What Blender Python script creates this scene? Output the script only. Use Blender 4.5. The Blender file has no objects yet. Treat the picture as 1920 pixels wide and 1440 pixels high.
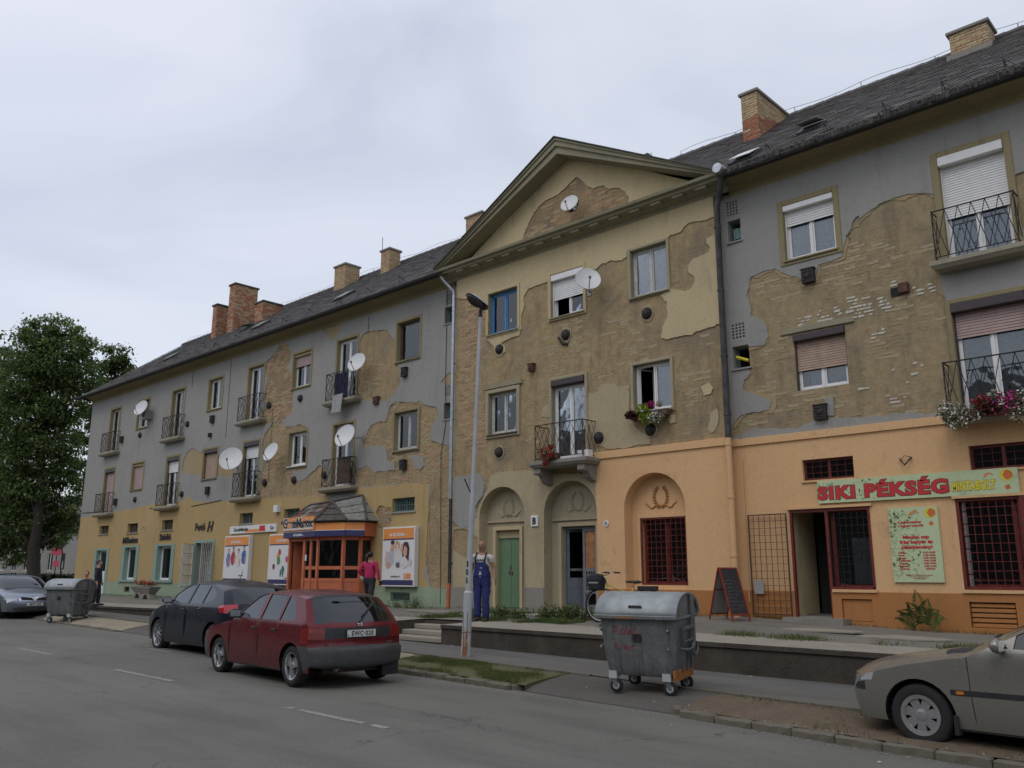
import bpy, bmesh, math, random
from math import sin, cos, pi, radians, sqrt, atan2, floor
from mathutils import Vector, Matrix, geometry, noise as mnoise
# ------------------------------------------------------------------ camera, sky, sun, exposure
S = bpy.context.scene
COL = S.collection
RND = random.Random(11)
LIFT = 1.65          # everything is laid out with the eye at z=0 and lifted at the very end
YAW, PITCH, ROLL, FPX = radians(43.352), radians(12.426), radians(.088), 1615.2
_F = Vector((-sin(YAW) * cos(PITCH), cos(YAW) * cos(PITCH), sin(PITCH)))
_r = Vector((cos(YAW), sin(YAW), 0)); _u = _r.cross(_F)
_R = cos(ROLL) * _r + sin(ROLL) * _u
_U = -sin(ROLL) * _r + cos(ROLL) * _u
cam_d = bpy.data.cameras.new('camera')
cam = bpy.data.objects.new('camera', cam_d); COL.objects.link(cam)
cam_d.sensor_width = 36.0; cam_d.lens = 36.0 * FPX / 1920
cam_d.clip_start = 0.05; cam_d.clip_end = 4000
cam.matrix_world = Matrix(((_R.x, _U.x, -_F.x, 0), (_R.y, _U.y, -_F.y, 0), (_R.z, _U.z, -_F.z, 0), (0, 0, 0, 1)))
S.camera = cam
SUN_EL, SUN_AZ = radians(52), radians(200)
w = bpy.data.worlds.new('World'); S.world = w; w.use_nodes = True
nt = w.node_tree; nt.nodes.clear()
def wn(t, **k):
 n = nt.nodes.new(t)
 for a, b in k.items(): setattr(n, a, b)
 return n
sky = wn('ShaderNodeTexSky', sky_type='NISHITA', sun_disc=False)
sky.sun_elevation = SUN_EL; sky.sun_rotation = SUN_AZ; sky.dust_density = 2.0
bg1 = wn('ShaderNodeBackground'); bg1.inputs[1].default_value = 0.05
nt.links.new(sky.outputs[0], bg1.inputs[0])
tc = wn('ShaderNodeTexCoord')
mp = wn('ShaderNodeMapping'); mp.inputs['Scale'].default_value = (1.0, 1.0, 2.6)
mp.inputs['Rotation'].default_value = (0.1, 0.15, 0.6)
nt.links.new(tc.outputs['Generated'], mp.inputs[0])
n1 = wn('ShaderNodeTexNoise'); n1.inputs['Scale'].default_value = 1.9; n1.inputs['Detail'].default_value = 9; n1.inputs['Roughness'].default_value = .5; n1.inputs['Distortion'].default_value = .5
nt.links.new(mp.outputs[0], n1.inputs['Vector'])
rp = wn('ShaderNodeValToRGB')
rp.color_ramp.elements[0].position = .33; rp.color_ramp.elements[0].color = (.45, .48, .545, 1)
rp.color_ramp.elements[1].position = .62; rp.color_ramp.elements[1].color = (.65, .645, .69, 1)
e = rp.color_ramp.elements.new(.48); e.color = (.57, .585, .635, 1)
nt.links.new(n1.outputs['Fac'], rp.inputs[0])
# broad overcast: a little paler high up, as under real stratus
sp = wn('ShaderNodeSeparateXYZ'); nt.links.new(tc.outputs['Generated'], sp.inputs[0])
mr = wn('ShaderNodeMapRange'); mr.inputs[1].default_value = 0.0; mr.inputs[2].default_value = .75; mr.inputs[3].default_value = .93; mr.inputs[4].default_value = 1.10
nt.links.new(sp.outputs[2], mr.inputs[0])
mx = wn('ShaderNodeVectorMath', operation='SCALE')
nt.links.new(rp.outputs[0], mx.inputs[0]); nt.links.new(mr.outputs[0], mx.inputs['Scale'])
bg2 = wn('ShaderNodeBackground'); bg2.inputs[1].default_value = 0.95
nt.links.new(mx.outputs[0], bg2.inputs[0])
ad = wn('ShaderNodeAddShader'); nt.links.new(bg1.outputs[0], ad.inputs[0]); nt.links.new(bg2.outputs[0], ad.inputs[1])
wo = wn('ShaderNodeOutputWorld'); nt.links.new(ad.outputs[0], wo.inputs[0])
sd = bpy.data.lights.new('sun', 'SUN'); sd.energy = 0.5; sd.angle = radians(25); sd.color = (1, .97, .93)
so = bpy.data.objects.new('sun', sd); COL.objects.link(so)
so.rotation_euler = (radians(38), 0, radians(20)); so.location = (0, -10, 40)
# sun direction above: tilted 38 deg from the zenith, from behind the viewer (azimuth 200)
S.view_settings.view_transform = 'Standard'; S.view_settings.look = 'None'
S.view_settings.exposure = 0.08; S.view_settings.gamma = 1.0; S.view_settings.use_curve_mapping = False
S.render.engine = 'CYCLES'
S.cycles.max_bounces = 6; S.cycles.transparent_max_bounces = 12
# ------------------------------------------------------------------ measuring helpers
def ray(x, y): return _F + _R * ((x - 960) / FPX) - _U * ((y - 720) / FPX)
def onY(x, y, Y): d = ray(x, y); return d * (Y / d.y)
def onZ(x, y, Z): d = ray(x, y); return d * (Z / d.z)
def onX(x, y, X): d = ray(x, y); return d * (X / d.x)
def onD(x, y, D): return ray(x, y) * D
def lerp(a, b, t): return a + (b - a) * t
def pw(tab):
 def f(x):
  if x <= tab[0][0]: return tab[0][1]
  for (a, fa), (b, fb) in zip(tab, tab[1:]):
   if x <= b: return fa + (fb - fa) * (x - a) / (b - a)
  return tab[-1][1]
 return f
RZ = lambda X: -1.65 - 0.009 * (max(-60, min(8, X)) + 14)
SW = pw([(-60, -1.06), (-32, -1.30), (-13, -1.46), (-7, -1.53), (6, -1.60)])
TZ = pw([(-60, -1.12), (-32, -1.12), (-27, -1.08), (-15, -1.05), (-7, -1.07), (6, -1.12)])
BZ = pw([(-60, -1.05), (-24, -1.03), (-19.5, -1.02), (-18.5, -.95), (-10, -.90), (-6, -1.06), (6, -1.12)])
KY = pw([(-60, 11.3), (-30, 10.4), (-11.2, 9.87), (-8.6, 9.7), (-6.3, 9.57), (-3.9, 9.3), (6, 8.7)])
SY = pw([(-60, 12.0), (-30, 11.5), (-13.4, 11.06), (-8.5, 10.9), (-6.5, 10.72), (-4.4, 10.55), (6, 10.2)])
def ter(X, Y):
 t = max(0, min(1, (Y - 12.7) / 5.2)); return TZ(X) + (BZ(X) - TZ(X)) * t
# ------------------------------------------------------------------ object helpers
WOFF = {}
def thing(name, label, cat, loc=(0, 0, 0), rz=0, group=None, world=False, kind=None):
 o = bpy.data.objects.new(name, None); COL.objects.link(o)
 o.location = loc; o.rotation_euler = (0, 0, rz); o.empty_display_size = .3
 if kind: o['kind'] = kind
 if label: o['label'] = label
 if cat: o['category'] = cat
 if group: o['group'] = group
 if world: WOFF[o.name] = Vector(loc)
 return o
def tag(o, label=None, cat=None, group=None, kind=None):
 if label: o['label'] = label
 if cat: o['category'] = cat
 if group: o['group'] = group
 if kind: o['kind'] = kind
 return o
def link(name, me, parent=None, kind=None):
 o = bpy.data.objects.new(name, me); COL.objects.link(o)
 if parent is not None:
  o.parent = parent
  if parent.name in WOFF: o.location = -WOFF[parent.name]
 if kind: o['kind'] = kind
 return o
def kids(o): return [c for c in bpy.data.objects if c.parent == o]
_KC = {}
def copy_tree(o, parent=None):
 c = o.copy(); COL.objects.link(c)
 if parent is not None: c.parent = parent
 for ch in kids(o): copy_tree(ch, c)
 return c
class MB:
 def __init__(s): s.v = []; s.f = []; s.m = []; s.mi = 0
 def vs(s, pts):
  b = len(s.v); s.v.extend([tuple(p) for p in pts]); return b
 def face(s, *idx): s.f.append(tuple(idx)); s.m.append(s.mi); return s
 def poly(s, pts):
  b = s.vs(pts); s.f.append(tuple(range(b, b + len(pts)))); s.m.append(s.mi); return s
 def box(s, x0, x1, y0, y1, z0, z1):
  if x0 > x1: x0, x1 = x1, x0
  if y0 > y1: y0, y1 = y1, y0
  if z0 > z1: z0, z1 = z1, z0
  b = s.vs([(x0, y0, z0), (x1, y0, z0), (x1, y1, z0), (x0, y1, z0), (x0, y0, z1), (x1, y0, z1), (x1, y1, z1), (x0, y1, z1)])
  for f in ((0, 3, 2, 1), (4, 5, 6, 7), (0, 1, 5, 4), (1, 2, 6, 5), (2, 3, 7, 6), (3, 0, 4, 7)):
   s.f.append(tuple(b + i for i in f)); s.m.append(s.mi)
  return s
 def hexa(s, pts):
  b = s.vs(pts)
  for f in ((0, 3, 2, 1), (4, 5, 6, 7), (0, 1, 5, 4), (1, 2, 6, 5), (2, 3, 7, 6), (3, 0, 4, 7)):
   s.f.append(tuple(b + i for i in f)); s.m.append(s.mi)
  return s
 def ring(s, x0, x1, z0, z1, t, y0, y1, b=None):
  b = t if b is None else b
  s.box(x0, x1, y0, y1, z0, z0 + b); s.box(x0, x1, y0, y1, z1 - t, z1)
  s.box(x0, x0 + t, y0, y1, z0 + b, z1 - t); s.box(x1 - t, x1, y0, y1, z0 + b, z1 - t); return s
 def tube(s, pts, r, n=8, cap=True, closed=False):
  pts = [Vector(p) for p in pts]; m = len(pts)
  rr = r if isinstance(r, (list, tuple)) else [r] * m
  base = []; prev = None
  for i, p in enumerate(pts):
   if closed: d = pts[(i + 1) % m] - pts[i - 1]
   else: d = pts[min(i + 1, m - 1)] - pts[max(i - 1, 0)]
   d.normalize()
   if prev is None:
    a = Vector((0, 0, 1)) if abs(d.z) < .9 else Vector((1, 0, 0))
    u = d.cross(a).normalized()
   else:
    u = (prev - d * prev.dot(d))
    u = u.normalized() if u.length > 1e-6 else d.orthogonal().normalized()
   prev = u; v = d.cross(u)
   base.append(s.vs([p + (u * cos(2 * pi * k / n) + v * sin(2 * pi * k / n)) * rr[i] for k in range(n)]))
  segs = m if closed else m - 1
  for i in range(segs):
   a, b = base[i], base[(i + 1) % m]
   for k in range(n):
    s.face(a + k, a + (k + 1) % n, b + (k + 1) % n, b + k)
  if cap and not closed:
   s.f.append(tuple(base[0] + k for k in reversed(range(n)))); s.m.append(s.mi)
   s.f.append(tuple(base[-1] + k for k in range(n))); s.m.append(s.mi)
  return s
 def lathe(s, prof, c=(0, 0, 0), axis='z', n=24, a0=0, a1=2 * pi):
  c = Vector(c); full = abs(a1 - a0 - 2 * pi) < 1e-6; k = n if full else n + 1; base = []
  for (r, h) in prof:
   row = []
   for i in range(k):
    a = a0 + (a1 - a0) * i / n; p = (r * cos(a), r * sin(a), h)
    if axis == 'y': p = (p[0], p[2], p[1])
    elif axis == 'x': p = (p[2], p[0], p[1])
    row.append(c + Vector(p))
   base.append(s.vs(row))
  for a, b in zip(base, base[1:]):
   for i in range(n):
    j = (i + 1) % k
    s.face(a + i, a + j, b + j, b + i)
  return s
 def ball(s, c, rx, ry=None, rz=None, n=12, m=8, jit=0):
  ry = ry or rx; rz = rz or rx; base = []
  for j in range(m + 1):
   t = pi * j / m; row = []
   for i in range(n):
    a = 2 * pi * i / n; q = 1 + (RND.random() - .5) * jit
    row.append((c[0] + rx * sin(t) * cos(a) * q, c[1] + ry * sin(t) * sin(a) * q, c[2] + rz * cos(t) * q))
   base.append(s.vs(row))
  for a, b in zip(base, base[1:]):
   for i in range(n): s.face(a + i, b + i, b + (i + 1) % n, a + (i + 1) % n)
  return s
 def prism(s, poly, y0, y1, plane='xz'):
  """2-D polygon extruded along the third axis"""
  def P(u, v, h): return {'xz': (u, h, v), 'xy': (u, v, h), 'yz': (h, u, v)}[plane]
  n = len(poly); a = s.vs([P(u, v, y0) for u, v in poly]); b = s.vs([P(u, v, y1) for u, v in poly])
  s.f.append(tuple(a + i for i in range(n))); s.m.append(s.mi)
  s.f.append(tuple(b + i for i in reversed(range(n)))); s.m.append(s.mi)
  for i in range(n): s.face(a + i, b + i, b + (i + 1) % n, a + (i + 1) % n)
  return s
 def xf(s, M, start=0):
  s.v[start:] = [tuple(M @ Vector(p)) for p in s.v[start:]]; return s
 def mesh(s, name, mats, smooth=False, fix=False, auto=None):
  me = bpy.data.meshes.new(name); me.from_pydata(s.v, [], s.f)
  mats = mats if isinstance(mats, (list, tuple)) else [mats]
  for m in mats: me.materials.append(m)
  if len(mats) > 1: me.polygons.foreach_set('material_index', s.m)
  if smooth or auto: me.polygons.foreach_set('use_smooth', [True] * len(s.f))
  me.update()
  if fix or auto:
   bm = bmesh.new(); bm.from_mesh(me)
   bmesh.ops.remove_doubles(bm, verts=bm.verts, dist=1e-5)
   bmesh.ops.recalc_face_normals(bm, faces=bm.faces)
   if auto:
    for e in bm.edges:
     if len(e.link_faces) == 2 and e.calc_face_angle(0) > auto: e.smooth = False
   bm.to_mesh(me); bm.free()
  return me
 def build(s, name, mats, parent=None, smooth=False, kind=None, fix=False, auto=None):
  return link(name, s.mesh(name, mats, smooth, fix, auto), parent, kind)
def bevel(o, w=.01, seg=2):
 m = o.modifiers.new('bevel', 'BEVEL'); m.width = w; m.segments = seg; m.limit_method = 'ANGLE'; m.angle_limit = radians(40); return o
def pip(p, poly):
 x, y = p; c = False; j = len(poly) - 1
 for i in range(len(poly)):
  xi, yi = poly[i]; xj, yj = poly[j]
  if (yi > y) != (yj > y) and x < (xj - xi) * (y - yi) / (yj - yi) + xi: c = not c
  j = i
 return c
def rough(poly, amp=.05, step=.12, seed=0.0, rnd=1.0):
 step = min(step, .06)
 """subdivide a closed outline and fray it"""
 out = []; n = len(poly)
 for i in range(n):
  a = Vector(poly[i]); b = Vector(poly[(i + 1) % n]); d = b - a; L = d.length; k = max(1, int(L / step))
  nn = Vector((-d.y, d.x)).normalized() if L > 1e-6 else Vector((0, 0))
  for q in range(k):
   p = a + d * (q / k)
   f = mnoise.noise((p.x * 1.9 + seed, p.y * 1.9, 3.1)) * 1.3 + mnoise.noise((p.x * 5 + seed, p.y * 5, 1.1)) * .8 + mnoise.noise((p.x * 13, p.y * 13, seed)) * .6 + mnoise.noise((p.x * 31, p.y * 31, seed)) * .4
   out.append(tuple(p + nn * f * amp))
 return out
def cdt(loops, pts=()):
 V = []; E = []
 for lp in loops:
  b = len(V); V += [Vector(p) for p in lp]; n = len(lp)
  E += [(b + i, b + (i + 1) % n) for i in range(n)]
 V += [Vector(p) for p in pts]
 vo, eo, fo, *_ = geometry.delaunay_2d_cdt(V, E, [], 0, 1e-5)
 return [tuple(v) for v in vo], [tuple(f) for f in fo]
def text_mesh(s, size, bold=0.0, ext=0.002, align='CENTER', sx=1.0, spacing=1.0, shear=0.0):
 c = bpy.data.curves.new('t', 'FONT'); c.body = s; c.size = size; c.offset = bold; c.extrude = ext
 c.align_x = align; c.align_y = 'BOTTOM_BASELINE'; c.space_character = spacing; c.shear = shear; c.resolution_u = 3
 o = bpy.data.objects.new('t', c); COL.objects.link(o)
 dg = bpy.context.evaluated_depsgraph_get(); me = bpy.data.meshes.new_from_object(o.evaluated_get(dg))
 bpy.data.objects.remove(o); bpy.data.curves.remove(c)
 if sx != 1.0:
  for v in me.vertices: v.co.x *= sx
 return me
def text_on(s, size, M, mat, parent=None, name='lettering', **k):
 """text laid in the frame M (x right, y up, z out)"""
 me = text_mesh(s, size, **k); me.transform(M); me.materials.clear(); me.materials.append(mat); me.name = name
 return link(name, me, parent)
def FR(x, y, z): # frame of a street-facing wall (outward = -Y)
 return Matrix(((1, 0, 0, x), (0, 0, -1, y), (0, 1, 0, z), (0, 0, 0, 1)))
# ------------------------------------------------------------------ materials
def nodes(name):
 m = bpy.data.materials.new(name); m.use_nodes = True; t = m.node_tree; t.nodes.clear()
 out = t.nodes.new('ShaderNodeOutputMaterial'); b = t.nodes.new('ShaderNodeBsdfPrincipled')
 t.links.new(b.outputs[0], out.inputs[0]); return m, t, b, out
def nd(t, ty, ins=None, **k):
 n = t.nodes.new(ty)
 for a, v in k.items(): setattr(n, a, v)
 if ins:
  for a, v in ins.items():
   if hasattr(v, 'links') or isinstance(v, bpy.types.NodeSocket): t.links.new(v, n.inputs[a])
   else: n.inputs[a].default_value = v
 return n
def c4(c): return (c[0], c[1], c[2], 1)
def ramp(t, fac, stops, interp='LINEAR'):
 r = t.nodes.new('ShaderNodeValToRGB'); t.links.new(fac, r.inputs[0]); r.color_ramp.interpolation = interp
 el = r.color_ramp.elements
 while len(el) < len(stops): el.new(.5)
 for e, (p, c) in zip(el, stops):
  e.position = p; e.color = c4(c) if isinstance(c, (tuple, list)) else (c, c, c, 1)
 return r.outputs[0]
def noise_(t, vec, scale, detail=6, rough=.6, dist=0):
 n = nd(t, 'ShaderNodeTexNoise', {'Vector': vec, 'Scale': scale, 'Detail': detail, 'Roughness': rough, 'Distortion': dist}); return n.outputs['Fac']
def mixc(t, fac, a, b, mode='MIX'):
 n = nd(t, 'ShaderNodeMix', data_type='RGBA', blend_type=mode)
 for i, v in ((0, fac), (6, a), (7, b)):
  if isinstance(v, bpy.types.NodeSocket): t.links.new(v, n.inputs[i])
  else: n.inputs[i].default_value = v if i == 0 else c4(v)
 return n.outputs[2]
def coords(t, scale=(1, 1, 1), which='Object'):
 tc = t.nodes.new('ShaderNodeTexCoord'); m = nd(t, 'ShaderNodeMapping', {'Vector': tc.outputs[which]}); m.inputs['Scale'].default_value = scale
 return m.outputs[0]
def bump(t, b, h, strength=.4, dist=.01):
 n = nd(t, 'ShaderNodeBump', {'Height': h, 'Strength': strength, 'Distance': dist}); t.links.new(n.outputs[0], b.inputs['Normal'])
def plain(name, c, rough=.6, metal=0.0, spec=.5, var=.12, scale=8, bmp=0, coat=0):
 m, t, b, o = nodes(name); v = coords(t)
 f = noise_(t, v, scale, 5)
 col = ramp(t, f, [(.3, tuple(x * (1 - var) for x in c)), (.7, tuple(min(1, x * (1 + var)) for x in c))])
 t.links.new(col, b.inputs['Base Color']); b.inputs['Roughness'].default_value = rough; b.inputs['Metallic'].default_value = metal
 b.inputs['Specular IOR Level'].default_value = spec
 if coat: b.inputs['Coat Weight'].default_value = coat; b.inputs['Coat Roughness'].default_value = .04
 if bmp: bump(t, b, noise_(t, v, scale * 8, 4), bmp)
 return m
def plaster(name, c, dark, light, spots=None, sc=1.0, b1=.5, dirt=(.10, .09, .08), streak=.35):
 """weathered render: clouds, run marks, pits, grime blotches"""
 m, t, b, o = nodes(name); v = coords(t); vs = coords(t, (2.2, 2.2, .28)); 
 big = noise_(t, v, .55 * sc, 8, .62, .3); col = ramp(t, big, [(.30, dark), (.5, c), (.72, light)])
 fine = noise_(t, v, 16 * sc, 9, .82); col = mixc(t, .55, col, ramp(t, fine, [(.25, tuple(x * .72 for x in c)), (.75, tuple(min(1, x * 1.22) for x in c))]))
 st = noise_(t, vs, 1.5, 8, .7, .5); sm = nd(t, 'ShaderNodeMath', {0: ramp(t, st, [(.52, 0.0), (.74, streak)]), 1: ramp(t, noise_(t, v, .7, 4), [(.40, .15), (.62, 1.0)])}, operation='MULTIPLY'); col = mixc(t, sm.outputs[0], col, dirt)
 bl = noise_(t, v, 1.7, 9, .75, .6); blf = ramp(t, bl, [(.58, 0.0), (.70, .30)]); col = mixc(t, blf, col, dirt)
 if spots:
  sp = noise_(t, v, 3.1, 9, .8, .4); spf = ramp(t, sp, [(.60, 0.0), (.655, .75)]); col = mixc(t, spf, col, spots)
 t.links.new(col, b.inputs['Base Color']); b.inputs['Roughness'].default_value = .93; b.inputs['Specular IOR Level'].default_value = .2
 n = nd(t, 'ShaderNodeMath', {0: noise_(t, v, 38, 6, .75), 1: noise_(t, v, 6, 6, .7)}, operation='ADD'); bump(t, b, n.outputs[0], b1, .012)
 return m
def bare(name, c, c2, c3, joint, brickness=(.40, .62)):
 """brickwork under a smear of old mortar: courses show through in places"""
 m, t, b, o = nodes(name); v = coords(t, (1, 1, 1))
 sep = nd(t, 'ShaderNodeSeparateXYZ', {0: v}); wob = noise_(t, v, 7, 3); 
 zz = nd(t, 'ShaderNodeMath', {0: wob, 1: .035, 2: sep.outputs[2]}, operation='MULTIPLY_ADD')
 xx = nd(t, 'ShaderNodeMath', {0: sep.outputs[0], 1: sep.outputs[1]}, operation='ADD')
 cb = nd(t, 'ShaderNodeCombineXYZ', {0: xx.outputs[0], 1: zz.outputs[0], 2: 0.0})
 br = nd(t, 'ShaderNodeTexBrick', {'Vector': cb.outputs[0], 'Color1': c4(c2), 'Color2': c4(c3), 'Mortar': c4(joint), 'Scale': 1.0, 'Mortar Size': .012, 'Mortar Smooth': .35, 'Bias': 0.0, 'Brick Width': .26, 'Row Height': .078})
 n2 = noise_(t, v, 14, 8, .75); bcol = mixc(t, .45, br.outputs['Color'], ramp(t, n2, [(.3, tuple(x * .6 for x in c)), (.7, tuple(min(1, x * 1.25) for x in c))]))
 mask = noise_(t, v, 1.05, 9, .68, .5); mf = ramp(t, mask, [(brickness[0], 0.0), (brickness[1], 1.0)])
 mort = ramp(t, noise_(t, v, 5.5, 9, .72), [(.28, tuple(x * .66 for x in c)), (.5, c), (.74, tuple(min(1, x * 1.28) for x in c))])
 col = mixc(t, mf, mort, bcol)
 st = noise_(t, coords(t, (2, 2, .3)), 1.6, 7, .7); col = mixc(t, ramp(t, st, [(.50, 0.0), (.70, .42)]), col, (.10, .085, .065))
 gr = noise_(t, v, .8, 6, .6); col = mixc(t, ramp(t, gr, [(.50, 0.0), (.68, .45)]), col, (.17, .155, .13))
 dk = noise_(t, v, 11, 7, .85, .5); col = mixc(t, ramp(t, dk, [(.63, 0.0), (.68, .6)]), col, tuple(x * .38 for x in c))
 pk = noise_(t, v, 22, 5, .8); col = mixc(t, ramp(t, pk, [(.66, 0.0), (.72, .55)]), col, (.42, .36, .27))
 t.links.new(col, b.inputs['Base Color']); b.inputs['Roughness'].default_value = .95; b.inputs['Specular IOR Level'].default_value = .15
 inv = nd(t, 'ShaderNodeMath', {0: 1.0, 1: br.outputs['Fac']}, operation='SUBTRACT')
 hb = nd(t, 'ShaderNodeMath', {0: inv.outputs[0], 1: mf}, operation='MULTIPLY')
 h = nd(t, 'ShaderNodeMath', {0: hb.outputs[0], 1: .55, 2: noise_(t, v, 17, 8, .78)}, operation='MULTIPLY_ADD'); bump(t, b, h.outputs[0], .95, .025)
 return m
def glassy(name, tint=(.55, .6, .62), base=(.02, .025, .03), trans=.5, rough=.02, wave=.25):
 m, t, b, o = nodes(name); t.nodes.remove(b)
 tr = nd(t, 'ShaderNodeBsdfTransparent', {'Color': c4(tint)}); df = nd(t, 'ShaderNodeBsdfDiffuse', {'Color': c4(base)})
 gl = nd(t, 'ShaderNodeBsdfGlossy', {'Color': (.9, .93, .97, 1), 'Roughness': rough}); v = coords(t)
 bp = nd(t, 'ShaderNodeBump', {'Height': noise_(t, v, 1.6, 2), 'Strength': wave, 'Distance': .03}); t.links.new(bp.outputs[0], gl.inputs['Normal'])
 a = nd(t, 'ShaderNodeMixShader', {0: trans, 1: df.outputs[0], 2: tr.outputs[0]})
 lw = nd(t, 'ShaderNodeFresnel', {'IOR': 1.52}); mm = nd(t, 'ShaderNodeMath', {0: lw.outputs[0], 1: 1.25, 2: .02}, operation='MULTIPLY_ADD')
 mm.use_clamp = True
 x = nd(t, 'ShaderNodeMixShader', {0: mm.outputs[0], 1: a.outputs[0], 2: gl.outputs[0]}); t.links.new(x.outputs[0], o.inputs[0]); return m
def foliage(name, a, b_, c, trans=.25):
 m, t, b, o = nodes(name); v = coords(t); f = noise_(t, v, 1.3, 4); oi = t.nodes.new('ShaderNodeNewGeometry')
 f2 = nd(t, 'ShaderNodeMath', {0: oi.outputs['Random Per Island'], 1: .45, 2: f}, operation='MULTIPLY_ADD')
 col = ramp(t, f2.outputs[0], [(.45, a), (.7, b_), (.95, c)]); t.links.new(col, b.inputs['Base Color']); b.inputs['Roughness'].default_value = .6; b.inputs['Specular IOR Level'].default_value = .25
 tl = nd(t, 'ShaderNodeBsdfTranslucent', {'Color': col}); x = nd(t, 'ShaderNodeMixShader', {0: trans, 1: b.outputs[0], 2: tl.outputs[0]}); t.links.new(x.outputs[0], o.inputs[0]); return m
def carpaint(name, c, rough=.25, metal=.3, dirt=.25):
 d0 = dirt
 m, t, b, o = nodes(name); v = coords(t)
 d = noise_(t, v, 3.5, 8, .7); sep = nd(t, 'ShaderNodeSeparateXYZ', {0: v})
 low = nd(t, 'ShaderNodeMapRange', {'Value': sep.outputs[2], 'From Min': .25, 'From Max': .75, 'To Min': d0 * 2, 'To Max': d0 * .3})
 df = nd(t, 'ShaderNodeMath', {0: d, 1: low.outputs[0]}, operation='MULTIPLY')
 col = mixc(t, df.outputs[0], c, (.10, .092, .08)); t.links.new(col, b.inputs['Base Color'])
 b.inputs['Metallic'].default_value = metal
 rr = nd(t, 'ShaderNodeMath', {0: d, 1: .25, 2: rough - .08}, operation='MULTIPLY_ADD'); t.links.new(rr.outputs[0], b.inputs['Roughness'])
 b.inputs['Coat Weight'].default_value = .22; b.inputs['Specular IOR Level'].default_value = .35; b.inputs['Coat Roughness'].default_value = .07
 return m
def asphalt(name, c, sc=1.0, crack=True, patch=None):
 m, t, b, o = nodes(name); v = coords(t)
 big = noise_(t, v, .22 * sc, 8, .6, .4); col = ramp(t, big, [(.32, tuple(x * .80 for x in c)), (.5, c), (.7, tuple(x * 1.22 for x in c))])
 g = noise_(t, v, 70, 3, .9); col = mixc(t, .35, col, ramp(t, g, [(.36, tuple(x * .35 for x in c)), (.64, tuple(x * 2.0 for x in c))]))
 vx = coords(t, (.22, 1.3, 1)); tr = noise_(t, vx, 1.1, 6, .65); col = mixc(t, ramp(t, tr, [(.47, 0.0), (.66, .55)]), col, tuple(x * .66 for x in c))
 gr = noise_(t, v, .5, 7, .7, .6); col = mixc(t, ramp(t, gr, [(.55, 0.0), (.72, .4)]), col, patch or tuple(x * 1.35 for x in c))
 h = g
 if crack:
  vo = nd(t, 'ShaderNodeTexVoronoi', {'Vector': v, 'Scale': .42}, feature='DISTANCE_TO_EDGE')
  w_ = nd(t, 'ShaderNodeMixRGB' if False else 'ShaderNodeVectorMath', {0: v, 1: nd(t, 'ShaderNodeTexNoise', {'Vector': v, 'Scale': 1.9, 'Detail': 6}).outputs['Color']}, operation='ADD')
  t.links.new(w_.outputs[0], vo.inputs['Vector'])
  cm = noise_(t, v, .35, 3); cf = nd(t, 'ShaderNodeMath', {0: ramp(t, vo.outputs['Distance'], [(0.0, 1.0), (.006, 0.0)]), 1: ramp(t, cm, [(.50, 0.0), (.56, .8)])}, operation='MULTIPLY')
  col = mixc(t, cf.outputs[0], col, tuple(x * .25 for x in c))
 t.links.new(col, b.inputs['Base Color']); b.inputs['Roughness'].default_value = .88; b.inputs['Specular IOR Level'].default_value = .3
 bump(t, b, h, .45, .006); return m
def leafy_ground(name, a, b_, c, sc=1.0, bm=.8):
 m, t, b, o = nodes(name); v = coords(t)
 col = ramp(t, noise_(t, v, 1.6 * sc, 8, .7, .4), [(.33, a), (.5, b_), (.66, c)])
 col = mixc(t, .5, col, ramp(t, noise_(t, v, 40 * sc, 5, .8), [(.3, tuple(x * .5 for x in b_)), (.7, tuple(x * 1.6 for x in b_))]))
 t.links.new(col, b.inputs['Base Color']); b.inputs['Roughness'].default_value = .95; bump(t, b, noise_(t, v, 30 * sc, 6, .8), bm, .03); return m
def concrete(name, c, sc=1.0):
 return plaster(name, c, tuple(x * .75 for x in c), tuple(x * 1.2 for x in c), sc=sc * 2, b1=.6, streak=.5)
M = {}
M['grey'] = plaster('grey_plaster', (.30, .294, .275), (.245, .243, .23), (.345, .338, .315), b1=.45, streak=.3)
M['ochre_trim'] = plaster('ochre_trim', (.275, .23, .13), (.21, .18, .11), (.33, .28, .165), b1=.3, streak=.5)
M['ochre_wall'] = plaster('ochre_patch', (.36, .28, .165), (.28, .225, .14), (.42, .335, .21), b1=.6)
M['yellow'] = plaster('yellow_paint', (.43, .31, .145), (.35, .26, .13), (.49, .355, .175), b1=.3, streak=.45, spots=(.33, .25, .13))
M['mint'] = plaster('mint_paint', (.29, .36, .25), (.22, .28, .20), (.34, .41, .30), b1=.3, streak=.55)
M['cream'] = plaster('cream_plaster', (.50, .41, .245), (.39, .325, .205), (.56, .465, .29), b1=.4, streak=.45)
M['cream_old'] = plaster('old_cream_plaster', (.41, .345, .22), (.295, .25, .17), (.47, .40, .265), b1=.8, streak=.6, spots=(.20, .17, .12))
M['grey_green'] = plaster('grey_green_plaster', (.36, .315, .215), (.27, .24, .165), (.42, .375, .265), b1=.5, streak=.5)
M['pale_grey'] = plaster('pale_grey_render', (.30, .30, .28), (.23, .23, .21), (.36, .355, .33), b1=.8, streak=.4)
M['apricot'] = plaster('apricot_paint', (.66, .415, .215), (.60, .37, .19), (.70, .445, .245), b1=.2, streak=.22)
M['rust_base'] = plaster('burnt_orange_paint', (.40, .18, .065), (.35, .16, .06), (.44, .205, .075), b1=.2, streak=.3)
M['bare'] = bare('bare_brickwork', (.36, .275, .155), (.37, .265, .155), (.41, .32, .195), (.30, .235, .145), (.48, .74))
M['bare_red'] = bare('bare_red_brickwork', (.34, .25, .145), (.35, .215, .13), (.39, .29, .18), (.26, .205, .135), (.32, .60))
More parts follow.
